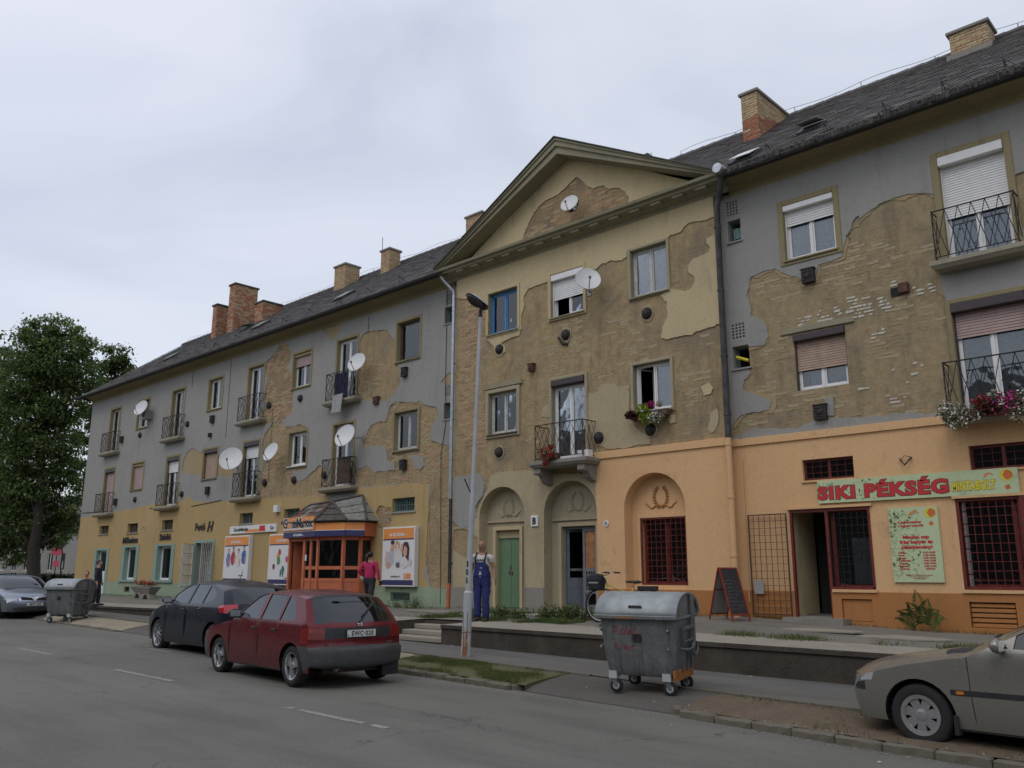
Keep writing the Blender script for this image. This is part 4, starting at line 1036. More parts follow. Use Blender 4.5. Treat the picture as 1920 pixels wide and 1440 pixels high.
# mezzanine windows of the shop floor
for i, k in enumerate(('m0', 'm1', 'm2', 'm3', 'm4', 'm5')):
 a = W[k]; m_ = 'brown_wood' if i < 3 else 'teal'
 o = MB().ring(*a, .045, WL + .12, WL + .17).box((a[0] + a[1]) / 2 - .02, (a[0] + a[1]) / 2 + .02, WL + .12, WL + .16, a[2] + .045, a[3] - .045).build('clerestory_window', M[m_], LW)
 MB().box(a[0] + .05, a[1] - .05, WL + .14, WL + .146, a[2] + .05, a[3] - .05).build('pane', M['glass_frost'], o)
 if i == 5: grille(LW, WL + .08, a[0] + .02, a[1] - .02, a[2] + .02, a[3] - .02, 9, 2, 'teal', .012, .012, parent=o)
 MB().box(a[0] - .06, a[1] + .06, WL - .08, WL + .1, a[2] - .05, a[2] - .004).build('sill', M['pale_grey'], o)
# shop door at the far end and two shop windows with teal surrounds
def teal_ring(a, w_=.20, top=.10, zb=None):
 mb = MB(); zb = a[2] if zb is None else zb
 mb.box(a[0] - w_, a[0] - .001, WL - .06, WL, zb, a[3] + top); mb.box(a[1] + .001, a[1] + w_, WL - .06, WL, zb, a[3] + top); mb.box(a[0], a[1], WL - .06, WL, a[3] + .001, a[3] + top)
 return mb
for k, door in (('w1', 0), ('w2', 0)):
 a = W[k]; o = window(LW, WL, *a, 'pvc', n=1, curtain=None, rec=.16, t=.06); o.name = 'shop_window'
 teal_ring(a, .30, .09, a[2] - .12).box(a[0] - .35, a[1] + .35, WL - .12, WL + .1, a[2] - .10, a[2] - .002).build('window_surround', M['teal_plaster'], o)
a = W['d1']; o = MB().ring(*a, .08, WL + .14, WL + .20, .02).build('shop_door', M['pvc'], LW)
MB().box(a[0] + .08, a[1] - .08, WL + .15, WL + .19, a[2], .0).box(a[0] + .08, a[1] - .08, WL + .15, WL + .19, 0, .10).build('door_panel', M['pvc'], o)
MB().box(a[0] + .08, a[1] - .08, WL + .16, WL + .17, .10, a[3] - .08).build('pane', M['glass'], o)
teal_ring(a, .25, .10, -1.0).build('door_surround', M['teal_plaster'], o)
# photo shop door with folding white grilles
a = W['fd']; bk = MB().box(a[0], a[1], WL + .48, WL + .52, -1, a[3]).build('shop_door', M['pale_grey'], LW)
MB().box(a[0] + .95, a[0] + 1.35, WL + .36, WL + .475, -.05, .42).build('letter_box', M['dark'], bk)
MB().ring(a[0] - .10, a[1] + .10, -1.0, a[3] + .10, .12, WL - .06, WL + .02, .01).build('door_surround', M['teal_plaster'], bk)
def folding_grille(x0, ang, wid, name='folding_grille'):
 mb = MB(); s = 0; mb.ring(0, wid, -1.0, 1.22, .03, -.012, .012); n = int(wid / .11)
 for i in range(1, n): mb.tube([(wid * i / n, 0, -.97), (wid * i / n, 0, 1.19)], .012, 5)
 for z in (-.55, -.1, .35, .8): mb.box(.03, wid - .03, -.008, .008, z, z + .03)
 mb.xf(Matrix.Translation((x0, WL - .10, 0)) @ Matrix.Rotation(ang, 4, 'Z')); mb.build(name, M['old_white'], bk)
folding_grille(-35.62, radians(183), .95); folding_grille(-35.58, radians(-60), .75); folding_grille(-33.95, radians(-62), .75); 
# cellar hatches in the plinth
a = W['cl']; o = MB().ring(*a, .05, WL + .02, WL + .08).build('cellar_window', M['teal'], LW); MB().box(a[0] + .05, a[1] - .05, WL + .05, WL + .06, a[2] + .05, a[3] - .05).build('pane', M['glass_frost'], o)
a = W['cl2']; MB().ring(*a, .05, WL + .02, WL + .08).box(a[0], a[1], WL + .1, WL + .12, a[2], a[3]).build('cellar_window', M['brown_wood'], LW)
# wall lamp brackets and alarm box
MB().box(-29.33, -29.05, WL - .18, WL, 2.28, 2.54).build('alarm_box', [M['sign_white']], LW); bevel(LW.children[-1], .02, 2)
for x, z in ((-22.45, 1.72), (-40.6, 2.05)):
 mb = MB(); mb.tube([(x, WL, z), (x - .02, WL - .16, z + .06), (x + .14, WL - .30, z - .10)], .018, 6); mb.build('wall_bracket', M['teal'], LW)
# cracks: thin open gaps drawn as dark wire-fine grooves are left to the plaster; loose cable runs are real
cb = MB()
for pts in ([(-48.4, 3.12), (-46.2, 3.10), (-45.9, 3.3)], [(-36.2, 2.86), (-34.6, 2.93), (-33.6, 2.98)], [(-40.3, 2.98), (-39.4, 2.96)]):
 cb.tube([(x, WL - .045, z) for x, z in pts], .016, 5)
cb.tube([(-19.85, WL - .05, z) for z in (9, 7.2, 5.9)] + [(-19.8, WL - .05, 4.6), (-20.0, WL - .05, 3.7), (-19.9, WL - .05, -.9)], .010, 5)
cb.tube([(-26.3, WL - .05, -.3), (-26.35, WL - .05, 1.4)], .008, 4)
for x, a_, b_ in ((-33.65, 5.6, 9.0), (-24.0, 8.4, 9.0), (-30.05, 3.5, 6.4), (-37.1, 8.3, 9.05)): cb.tube([(x, WL - .04, a_), (x + .01, WL - .04, b_)], .008, 4)
cb.build('wall_cable', M['iron'], LW)
# ---- things fixed on the left wing
def dish(p, r, aim, lab, arm=(.35, .3), wallp=None, group=None):
 """satellite dish: shallow bowl, feed arm, wall bracket; aim = compass direction of the bowl, radians from -Y towards +X"""
 t = thing('satellite_dish', lab, 'satellite dish', p, group=group)
 prof = [(0, .0)] + [(r * k / 8, .22 * r * (k / 8) ** 2) for k in range(1, 9)] + [(r * 1.015, .22 * r + .004), (r * 1.015, .22 * r - .018)] + [(r * k / 8, .22 * r * (k / 8) ** 2 - .018) for k in range(7, -1, -1)]
 mb = MB(); mb.lathe(prof, (0, 0, 0), 'z', 28); R = Matrix.Rotation(aim, 4, 'Z') @ Matrix.Rotation(radians(90 - 22), 4, 'X'); sx = Matrix.Diagonal((.93, 1, 1, 1))
 mb.xf(R @ sx); mb.build('reflector', M['dish'], t, smooth=True, fix=True)
 f = MB(); f.tube([R @ Vector((0, -r * .95, .1 * r)), R @ Vector((0, -r * .55, r * .95))], .014, 6); f.tube([R @ Vector((0, -r * .55, r * .85)), R @ Vector((0, -r * .42, r * 1.0))], .035, 8); f.build('feed_arm', M['dish_arm'], t)
 g_ = MB()
 q = Vector(wallp) - Vector(p) if wallp else Vector((.3, .5, -.1))
 g_.tube([R @ Vector((0, 0, -.03)), R @ Vector((0, 0, -.12)), q], .022, 6); g_.box(q.x - .06, q.x + .06, q.y - .02, q.y, q.z - .10, q.z + .10); g_.build('bracket', M['dish_arm'], t)
 return t
def wp(px, py, Y): v = onY(px, py, Y); return (v.x, v.y, v.z)
E_ = radians
dish(wp(266, 766, 17.45), .40, E_(20), 'satellite dish in front of the top floor window nearest the far left corner', wallp=(-41.3, 17.97, 7.45))
dish(wp(434, 862, 17.4), .50, E_(42), 'largest white satellite dish low on the grey wing, right of the shuttered tan window', wallp=(-32.5, 17.97, 4.2))
dish(wp(510, 848.5, 17.45), .38, E_(8), 'small satellite dish on the brown brick patch between a balcony and the white framed window', wallp=(-30.3, 17.97, 4.4))
dish(wp(670.5, 681, 17.5), .37, E_(18), 'satellite dish beside the top floor balcony hung with dark laundry', wallp=(-24.3, 17.97, 7.5))
dish(wp(649, 818.5, 17.35), .42, E_(15), 'satellite dish hanging in front of the balcony door above the orange kiosk', wallp=(-24.1, 17.97, 4.6))
t = thing('laundry', 'dark blue clothes and grey mat hung over the top floor balcony rail', 'laundry', (-25.2, 17.68, 6.0))
pleat(-.35, .45, .05, 1.05, .03, 5, .03).build('jeans', M['navy_cloth'], t, smooth=True)
pleat(-.18, .42, -.42, .22, -.13, 3, .02, 0, -.26, .30).build('mat', M['curtain_grey'], t, smooth=True)
t = tag(pleat(-25.2, -24.4, 3.05, 3.98, 17.74, 4, .015).build('privacy_screen', M['brown_wood'], smooth=True), 'brown cloth screen tied inside the lower balcony rail above the kiosk', 'screen')
# folding air conditioner at the top left window
t = thing('air_conditioner', 'small air conditioner box under the far left dish on the top floor', 'air conditioner', (-41.25, 17.8, 7.5)); MB().box(-.25, .25, -.15, .17, -.2, .25).build('casing', M['pale_grey'], t); MB().lathe([(.14, 0), (.13, -.02), (.02, -.02)], (0, -.152, .02), 'y', 16).build('fan_grille', M['dark'], t)
# letters on the wall
def letters(s, xc, z, size, mat, lab, bold=.02, sx=1.0, edge=None, shear=0, y=WL - .06, cat='sign', nm='wall_lettering', space=1.0):
 t = thing(nm, lab, cat, (xc, y, z))
 me = text_mesh(s, size, bold * .6, .010, 'CENTER', sx, 1.12, shear); me.transform(FR(0, 0, 0)); me.materials.clear(); me.materials.append(M[mat]); link('lettering', me, t)
 return t
letters('Fotó', -35.25, 1.80, .42, 'sign_black', 'black script letters reading Foto over the white grilled shop door', .012, 1.0)
letters('H', -34.42, 1.72, .62, 'sign_black', 'tall slanted letter H with white edge after the Foto lettering', .012, 1, shear=.3)
letters('Millenium', -42.1, 1.42, .40, 'sign_black', 'black letters reading Millenium over the far teal shop window', .016, .95)
letters('Stúdió', -38.45, 1.47, .40, 'sign_black', 'black letters reading Studio over the second teal shop window', .016, .95)
# posters in light boxes, banner
def lightbox(x0, x1, z0, z1, lab, fig, y0=WL - .22):
 t = thing('billboard', lab, 'billboard', ((x0 + x1) / 2, WL - .1, z0)); w_ = (x1 - x0) / 2; h = z1 - z0; yf = y0 - WL + .1
 b = MB().box(-w_, w_, yf, .06, 0, h).build('casing', M['sign_white'], t); bevel(b, .015, 2)
 i = .045; F = yf - .004
 MB().box(-w_ + i, w_ - i, F, yf + .002, h * .80, h - i).build('orange_header', M['orange_sign'], t)
 MB().box(-w_ + i, w_ - i, F - .001, yf + .002, h * .78, h * .80 - .002).build('navy_line', M['navy_sign'], t)
 MB().box(-w_ + i, w_ - i, F, yf + .002, i, i + h * .085).build('navy_footer', M['navy_sign'], t)
 text_on('az új százas ...', h * .085, FR(0, F - .002, h * .85), M['sign_white'], t, bold=.004)
 fig(t, w_ - i, h, F - .002)
 return t
def blob(mb, x, z, rx, rz, y, n=14, ph=0):
 P = [(x + rx * cos(2 * pi * k / n) * (1 + .12 * sin(3 * k + ph)), z + rz * sin(2 * pi * k / n) * (1 + .12 * sin(2 * k + ph))) for k in range(n)]
 mb.poly([(p[0], y, p[1]) for p in P])
PC = {}
def pc(name, c):
 if name not in PC: PC[name] = plain(name, c, .6, var=.15)
 return PC[name]
skin_p, hair_d, hair_b = (.55, .33, .25), (.05, .03, .03), (.42, .27, .14)
def figs1(t, w_, h, y):
 for k, (fx, c, hc, hh) in enumerate(((-.62, (.20, .19, .42), hair_b, 0), (-.22, (.42, .04, .06), hair_d, .06), (.22, (.62, .58, .55), hair_d, -.02), (.68, (.05, .13, .36), hair_d, .09))):
  mb = MB(); mb.mi = 0; blob(mb, fx * w_, h * .50 + hh, w_ * .19, h * .15, y, ph=k); mb.mi = 1; blob(mb, fx * w_, h * (.68) + hh, w_ * .08, h * .04, y - .002, ph=k); mb.mi = 2; blob(mb, fx * w_, h * .71 + hh, w_ * .09, h * .03, y - .001, ph=k)
  mb.mi = 1; blob(mb, fx * w_ + .12, h * .46 + hh, w_ * .05, h * .07, y - .001)
  mb.build('printed_figure', [pc('print_cloth%d' % k, c), pc('print_skin', skin_p), pc('print_hair%d' % k, hc)], t)
 text_on('minőség 100', .07, FR(w_ * .5, y, h * .16), M['sign_black'], t)
def figs2(t, w_, h, y):
 for k, (fx, fz, c, s) in enumerate(((-.2, .64, (.45, .05, .04), .08), (-.3, .55, (.55, .28, .04), .09), (-.25, .47, (.06, .28, .10), .10), (-.6, .36, (.12, .05, .08), .07), (.35, .50, (.45, .12, .18), .08), (.55, .40, (.5, .3, .3), .09), (.1, .30, (.05, .16, .14), .09))):
  mb = MB(); blob(mb, fx * w_, fz * h, s * 1.1, s * 1.5, y - k * .0004, ph=k); mb.build('printed_shape', pc('print_shape%d' % k, c), t)
 text_on('H', .34, FR(.02, y - .004, h * .17), pc('print_teal', (.05, .17, .17)), t, bold=.015); text_on('minőség 100', .06, FR(w_ * .4, y, h * .125), M['sign_black'], t)
def figs3(t, w_, h, y):
 L = [(-.68, .46, .16, .13, (.55, .40, .40)), (-.42, .50, .17, .17, (.42, .44, .48)), (-.36, .66, .11, .085, skin_p), (-.36, .74, .12, .04, hair_d), (-.05, .66, .14, .11, hair_b), (-.05, .64, .095, .075, (.66, .48, .38)), (.02, .46, .24, .16, (.60, .59, .58)),
         (.28, .64, .10, .08, skin_p), (.52, .55, .20, .22, hair_d), (.48, .58, .11, .10, skin_p), (.42, .40, .22, .10, (.62, .6, .6)), (-.62, .36, .14, .06, skin_p), (.02, .36, .12, .05, (.12, .10, .12)), (.80, .40, .10, .06, (.6, .5, .48))]
 for k, (fx, fz, rx, rz, c) in enumerate(L):
  mb = MB(); blob(mb, fx * w_, fz * h, rx * w_ * 1.15, rz * h * .95, y - k * .0005, ph=k * 1.3); mb.build('printed_figure', pc('print_fam%d' % k, c), t)
 text_on('minőség és ár', .085, FR(-w_ * .12, y, h * .155), M['sign_black'], t); text_on('100', .24, FR(w_ * .62, y, h * .13), M['orange_sign'], t, bold=.015)
lightbox(-32.75, -30.85, -.40, 1.46, 'white poster case with four standing people and orange header, nearest the grilled shop door', figs1)
lightbox(-29.4, -27.5, -.42, 1.44, 'white poster case with fruit shapes, half hidden by the left post of the orange kiosk', figs2)
lightbox(-22.55, -20.95, -.40, 1.46, 'white poster case showing a laughing family and orange 100, right of the kiosk', figs3)
t = thing('banner', 'long thin white shop banner reading Goods Market above the first poster case', 'banner', (-30.9, WL - .06, 1.56))
MB().box(-1.72, 1.72, -.05, .03, 0, .29).build('panel', M['sign_white'], t); MB().box(-.55, 1.0, -.054, -.048, .03, .13).build('orange_print', M['orange_sign'], t); MB().box(.55, .95, -.056, -.052, .05, .25).build('red_print', M['sign_red'], t)
text_on('GoodsMarket', .20, FR(-.85, -.053, .08), M['sign_black'], t, bold=.006); text_on('Go', .20, FR(1.45, -.053, .08), M['sign_black'], t, bold=.006)
# ---- kiosk porch
KP = [(-27.75, 18.0), (-26.75, 16.75), (-24.62, 16.6), (-23.45, 16.95), (-23.1, 17.45), (-23.2, 18.0)]
K = thing('kiosk_porch', 'orange wooden glazed shop porch with a tiled hipped roof and navy fascia', 'kiosk', (-25.2, 17.3, -1.03), world=True)
def off_poly(P, d):
 out = []; c = Vector((-25.3, 17.9))
 for p in P: v = Vector(p) - c; out.append(tuple(c + v * (1 + d / v.length)))
 return out
PB = off_poly(KP, -.25)          # glazing line, set back under the fascia
def seg_box(mb, p, q, z0, z1, t):
 p = Vector(p); q = Vector(q); d = (q - p).normalized(); n = Vector((d.y, -d.x)) * t / 2
 a, b, c_, e = p + n, q + n, q - n, p - n
 mb.hexa([(*a, z0), (*b, z0), (*c_, z0), (*e, z0), (*a, z1), (*b, z1), (*c_, z1), (*e, z1)])
fz0, fzm, fz1 = 1.20, 1.385, 1.64
def facet(name, mat, P, i, j, z0, z1, t, sh=0):
 mb = MB()
 for k in range(i, j): seg_box(mb, Vector(P[k]).lerp(Vector(P[k + 1]), sh), Vector(P[k + 1]).lerp(Vector(P[k]), sh), z0, z1, t)
 return mb.build(name, M[mat], K)
facet('fascia', 'orange_sign', KP, 1, 4, fzm, fz1, .05); facet('fascia', 'orange_wood', KP, 4, 5, fz0, fz1, .05); facet('fascia', 'orange_wood', KP, 0, 1, fz0, fz1, .05)
facet('fascia_band', 'navy_sign', KP, 1, 4, fz0, fzm - .002, .06); facet('fascia_edge', 'sign_white', KP, 1, 4, fzm - .001, fzm + .018, .07)
p, q = Vector(KP[1]), Vector(KP[2]); ang = atan2(q.y - p.y, q.x - p.x); mid = (p + q) / 2
FRk = Matrix.Translation((mid.x, mid.y, 0)) @ Matrix.Rotation(ang, 4, 'Z')
def on_k(mb, name, mat):
 mb.xf(FRk); return mb.build(name, M[mat], K)
on_k(MB().box(-1.06, 1.06, -.07, -.03, 1.43, 1.88), 'sign_board', 'orange_sign'); on_k(MB().box(-1.0, 1.0, -.075, -.07, 1.455, 1.50), 'sign_line', 'sign_white')
def txk(s, size, x, z, mat, y=-.08, **kw):
 me = text_mesh(s, size, **kw); me.transform(FRk @ FR(x, y, z)); me.materials.clear(); me.materials.append(M[mat]); link('lettering', me, K)
for (s, x, sz) in (('G', -.87, .46), ('oo', -.58, .30), ('ds', -.27, .36), ('M', .06, .46), ('arket', .60, .36)):
 txk(s, sz, x, 1.53, 'sign_white', -.078, bold=.030, ext=.004); txk(s, sz, x, 1.53, 'orange_sign' if s == 'oo' else 'sign_black', -.084, bold=.010, ext=.004)
txk('az új százas ...', .13, 0, 1.25, 'sign_white', -.04, bold=.004)
mb = MB(); cc = [(-25.3, 17.9)]
mb.poly([(x, y, fz0 + .02) for x, y in KP]); mb.build('ceiling', M['orange_wood'], K)
# glazed screen: posts, rails, panes
def screen(p, q, cols_, i0=0):
 p = Vector(p); q = Vector(q); n = cols_
 mb = MB(); gm = MB(); pm = MB()
 for i in range(i0, n + 1):
  c = p.lerp(q, i / n); mb.box(c.x - .05, c.x + .05, c.y - .05, c.y + .05, -1.04, fz0 + .01)
 for (z0, z1) in ((-1.04, -.90), (-.26, -.15), (.13, .24), (1.08, 1.195)):
  for i in range(n): d_ = (q - p).normalized() * .052; seg_box(mb, p.lerp(q, i / n) + d_, p.lerp(q, (i + 1) / n) - d_, z0, z1, .06)
 mb.build('frame', M['orange_wood'], K)
 for i in range(n):
  a, b = p.lerp(q, (i + .06) / n), p.lerp(q, (i + .94) / n)
  x = MB(); seg_box(x, a, b, -.90, -.26, .03); x.build('panel', M['orange_wood'], K)
  for (z0, z1) in ((-.15, .13), (.24, 1.08)): x = MB(); seg_box(x, a, b, z0, z1, .008); x.build('pane', M['glass'], K)
screen(PB[0], PB[1], 1)
l = Vector(PB[1]); r_ = Vector(PB[2]); dm = l.lerp(r_, .54)
mb = MB(); 
for c in (dm,): mb.box(c.x - .06, c.x + .06, c.y - .06, c.y + .06, -1.04, fz0 + .01)
seg_box(mb, l, dm, 1.08, 1.2, .06); mb.build('door_frame', M['orange_wood'], K)
screen(dm, r_, 2, 1); screen(PB[2], PB[3], 1, 1); screen(PB[3], PB[4], 1, 1); screen(PB[4], (-23.4, 18.0), 1, 1)
dr = MB(); a = l + Vector((.05, .1)); b = a + Vector((.25, 1.0)); seg_box(dr, a, b, -1.0, 1.1, .045); o = dr.build('open_door', M['orange_wood'], K)
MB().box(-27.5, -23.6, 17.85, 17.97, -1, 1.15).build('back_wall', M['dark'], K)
x = MB(); seg_box(x, dm.lerp(r_, .12), dm.lerp(r_, .22), .42, .62, .02); x.v = [(a, b - .05, c) for a, b, c in x.v]; x.build('notice', M['sign_white'], K)
# roof: hips from the apex to the fascia corners
A = Vector((-24.75, 17.3, 2.34)); T0 = Vector((-27.0, 17.97, 2.40)); T1 = Vector((-23.95, 17.97, 2.56)); zr = fz1 + .03
Q = [Vector((*p, zr)) for p in off_poly(KP, .12)]
Qa, Qb = Q[2].lerp(Q[1], .02), Q[3]
rm = MB(); rm.poly([T0, Q[0], Q[1]]); rm.poly([T0, Q[1], Q[2], A]); rm.build('roof_slope', M['roof_under'], K)
rm = MB(); rm.poly([A, Q[2], Q[3]]); rm.poly([A, Q[3], Q[4], T1]); rm.poly([T1, Q[4], Q[5]]); rm.poly([T0, A, T1]); rm.build('roof_slope', M['roof_under'], K)
def tile_tri(P, n, mats, jit=.0, name='shingle'):
 """diamond tiles over a quad P[0..3] (top-left, bottom-left, bottom-right, top-right)"""
 nrm = (P[1] - P[0]).cross(P[2] - P[0]).normalized(); nrm = nrm if nrm.z > 0 else -nrm
 f = lambda u, v: P[0].lerp(P[3], u).lerp(P[1].lerp(P[2], u), v)
 for i in range(n[0]):
  for j in range(n[1]):
   u0, u1, v0, v1 = i / n[0], (i + 1) / n[0], j / n[1], (j + 1) / n[1]; e = .012
   c = [f(u0 + e / 2, v1 - .01), f(u1 - e / 2, v1 - .01), f(u1 - e / 2, v0 + .0), f(u0 + e / 2, v0 + .0)]
   lift = [.035, .035, .012, .012]; top = [p + nrm * (l + .012) for p, l in zip(c, lift)]; bot = [p + nrm * l * .4 for p, l in zip(c, lift)]
   MB().hexa(bot + top).build(name, M[RND.choice(mats)], K)
M['kiosk_red'] = plain('reddish_old_slate', (.17, .075, .06), .85, var=.4, scale=6); M['kiosk_grey'] = plain('pale_mossy_slate', (.20, .20, .175), .85, var=.35, scale=6); M['kiosk_dark'] = plain('dark_old_slate', (.075, .065, .058), .85, var=.4, scale=7)
tile_tri([T0, Q[1], Q[2], A], (6, 4), ['kiosk_red', 'kiosk_red', 'kiosk_dark', 'kiosk_grey'])
tile_tri([A + Vector((-.02, 0, 0)), Q[2], Q[3], A + Vector((.02, 0, 0))], (3, 3), ['kiosk_dark'])
tile_tri([A, Q[3], Q[4], T1], (4, 3), ['kiosk_grey']); tile_tri([T1, Q[4], Q[5], T1 + Vector((.02, 0, 0))], (2, 3), ['kiosk_grey'])
tile_tri([T0 + Vector((-.02, 0, 0)), Q[0], Q[1], T0], (2, 4), ['kiosk_dark'])
hm = MB()
for q_ in (Q[1], Q[2], Q[3], Q[4]):
 s_ = A if q_ in (Q[2], Q[3]) else (T0 if q_ == Q[1] else T1)
 hm.tube([s_.lerp(q_, k / 6) + Vector((0, 0, .05 + .012 * (k % 2))) for k in range(7)], .045, 6)
hm.tube([T0 + Vector((0, 0, .05)), A + Vector((0, 0, .07)), T1 + Vector((0, 0, .05))], .04, 6); hm.build('hip_tiles', M['kiosk_dark'], K)
# ------------------------------------------------------------------ gabled middle house
WC = 17.75
CW = thing('apartment_building', 'peeling ochre and cream house with a triangular pediment and three arched niches', 'building', (-14.5, 17.75, -.94), world=True)
Z5 = dict(sc=3.4286, off=(820, 240)); Z6 = dict(sc=3.4286, off=(820, 600)); Z7 = dict(sc=3.4286, off=(820, 880))
CX0, CX1 = -19.15, -9.94
KEEP = []; holes = []; W = {}
def holeC(k, x0, x1, z0, z1, d=.24, m='olive'):
 holes.append((rectp(x0, x1, z0, z1), d, m)); KEEP.append((x0, x1, z0, z1)); W[k] = (x0, x1, z0, z1)
holeC('u1', -17.72, -16.52, 7.02, 8.30); holeC('u2', -15.22, -14.05, 7.04, 8.30); holeC('u3', -12.46, -11.34, 7.02, 8.30)
holeC('l1', -17.68, -16.55, 3.98, 5.20); holeC('fd', -15.22, -14.05, 3.04, 5.22); holeC('l3', -12.47, -11.36, 3.98, 5.20)
def arch(x0, x1, zb, zs, zt, n=20):
 c = (x0 + x1) / 2; r = (x1 - x0) / 2
 return [(x0, zb), (x1, zb)] + [(c + r * cos(pi * k / n), zs + (zt - zs) * sin(pi * k / n)) for k in range(n + 1)]
AR = [(-18.03, -16.25, -1.6), (-15.54, -13.72, -1.6), (-12.86, -11.09, -.36)]
ARM = ['cream_old', 'grey_green', 'apricot']
for (a, b, z), m in zip(AR, ARM): holes.append((arch(a, b, z, 1.58, 2.43), .30, m)); KEEP.append((a, b, z, 2.43))
outline = [(CX0, -1.6), (CX1, -1.6), (CX1, 9.12), (CX0, 9.12)]
pp = lambda pts, z, amp=.035, seed=0, st=.09: px_poly(pts, WC, **z, amp=amp, seed=seed, step=st)
C1 = pp([(100, 940), (1900, 330), (1800, 562), (1740, 590), (1610, 615), (1570, 670), (1500, 690), (1478, 722), (1222, 800), (1220, 830), (1190, 855), (1120, 850), (1060, 870), (1022, 905), (950, 920), (720, 985), (700, 998), (650, 1005), (590, 1040), (560, 1082), (562, 1150), (540, 1220), (545, 1290), (528, 1330), (470, 1358), (430, 1372), (400, 1385), (440, 1400), (440, 1440), (400, 1470), (375, 1440), (365, 1400), (318, 1365), (320, 1340), (345, 1200), (250, 1085), (230, 1090), (160, 1100), (100, 1080)], Z5, seed=21)
C2 = pp([(1830, 670), (1740, 710), (1735, 740), (1755, 770), (1748, 800), (1640, 850), (1612, 890), (1620, 930), (1652, 980), (1640, 1020), (1600, 1047), (1530, 1040), (1495, 1035), (1490, 1060), (1438, 1080), (1480, 1120), (1482, 1220), (1450, 1280), (1445, 1350), (1480, 1370), (1560, 1340), (1640, 1332), (1680, 1310), (1760, 1280), (1830, 1250)], Z5, seed=22)
C3 = pp([(940, 450), (1000, 472), (1040, 460), (1060, 420), (1120, 408), (1180, 432), (1232, 420), (1235, 640), (1290, 700), (1375, 770), (1370, 795), (1200, 822), (1110, 835), (1030, 800), (950, 620)], Z6, seed=23)
C4 = pp([(1697, 430), (1750, 400), (1778, 440), (1762, 480), (1718, 487)], Z6, .02, 24); C4b = pp([(1485, 640), (1500, 605), (1535, 612), (1532, 660), (1500, 668)], Z6, .02, 25)
C4c = pp([(1760, 600), (1800, 570), (1810, 640), (1790, 700), (1765, 725), (1745, 700)], Z6, .02, 26)
C5 = pp([(668, 620), (680, 565), (722, 540), (742, 560), (742, 630)], Z6, .02, 27)
C6 = pp([(345, 1000), (400, 975), (560, 968), (690, 985), (1030, 990), (1030, 1900), (100, 1900), (108, 1340), (160, 1330), (220, 1300), (262, 1240), (300, 1130), (330, 1080)], Z6, .03, 28)
C7 = pp([(108, 1010), (280, 988), (305, 1050), (292, 1130), (250, 1200), (262, 1260), (215, 1320), (160, 1335), (108, 1300)], Z6, .03, 29)
C8 = pp([(100, 980), (690, 940), (1030, 930), (1030, 1000), (560, 985), (345, 1000), (290, 1000), (100, 1030)], Z6, .02, 30)
XO = -13.74
apr = [(XO, 2.98), (XO, -.36), (CX1 + .1, -.36), (CX1 + .1, 2.98)]; rus = [(XO, -.36), (XO, -1.7), (CX1 + .1, -1.7), (CX1 + .1, -.36)]
pl1 = [(-19.3, -1.7), (-18.03, -1.7), (-18.03, -.38), (-19.3, -.38)]; pl2 = [(-16.25, -1.7), (-15.54, -1.7), (-15.54, -.36), (-16.25, -.36)]
C9 = pp([(108, 1350), (205, 1340), (262, 1400), (255, 1500), (190, 1540), (108, 1480)], Z6, .04, 31)
lay = [(C1, 'cream'), (C2, 'cream'), (C3, 'cream2'), (C4, 'cream'), (C4b, 'cream'), (C4c, 'cream2'), (C5, 'cream2'), (C6, 'cream_old'), (C7, 'pale'), (C9, 'bare'), (pl1, 'plinth'), (pl2, 'plinth'), (apr, 'apricot'), (rus, 'rust')]
keys = {'cream': ('cream', .03, 'plaster'), 'cream2': ('cream_old', .02, 'plaster'), 'cream_old': ('cream_old', .025, 'plaster'), 'pale': ('pale_grey', .035, 'plaster'), 'plinth': ('concrete', .07, 'plinth'), 'bare': ('bare', 0, 'bare_brickwork'), 'apricot': ('apricot', .04, 'painted_plaster'), 'rust': ('rust_base', .065, 'plinth')}
wall_sheet(CW, WC, outline, lay, holes, 'bare', keys)
reg = pp([(125, 1100), (330, 1400), (330, 1800), (700, 1700), (1030, 1600), (1400, 1250), (1500, 1500), (1830, 1400), (1830, 1830), (1100, 1900), (125, 2050)], Z5, .1, 33)
Lr = pp([(125, 1100), (340, 1120), (345, 1440), (300, 1500), (420, 1800), (300, 2100), (125, 2050)], Z5, .1, 34)
scatter_bricks(CW, WC, [Lr], KEEP, ['brick_rose', 'brick_rose', 'bare_red', 'brick_ochre'], .7, .42, proud=(.002, .008), limit=170, seed=3)
midr = [p for p in rough([(-16.4, 3.2), (-13.6, 3.4), (-10.2, 3.2), (-10.0, 5.9), (-11.0, 6.6), (-12.8, 6.9), (-16.3, 6.8)], .05, .3)]
holes_keep = KEEP + [(-13.95, -11.2, 3.0, 5.0)]
scatter_bricks(CW, WC, [midr], holes_keep, ['bare', 'brick_dull', 'brick_dull', 'bare'], .45, .54, proud=(.002, .007), limit=130, seed=5)
tr = pp([(1480, 720), (1620, 640), (1760, 600), (1770, 690), (1720, 760), (1620, 860), (1600, 1000), (1500, 1020)], Z5, .03, 36)
scatter_bricks(CW, WC, [tr], KEEP, ['bare', 'brick_ochre', 'bare_red'], .5, .48, proud=(.002, .007), limit=60, seed=9)
sh = MB(); sh.poly([(CX0, WC, -1.6), (CX0, 28, -1.6), (CX0, 28, 9.4), (CX0, WC, 9.4)]); sh.poly([(CX1, WC, -1.6), (CX1, WC, 9.4), (CX1, 28, 9.4), (CX1, 28, -1.6)])
sh.build('wall', M['cream_old'], CW)
inn = MB(); inn.poly([(CX0 + .02, 20.4, -1.6), (CX1 - .02, 20.4, -1.6), (CX1 - .02, 20.4, 11), (CX0 + .02, 20.4, 11)])
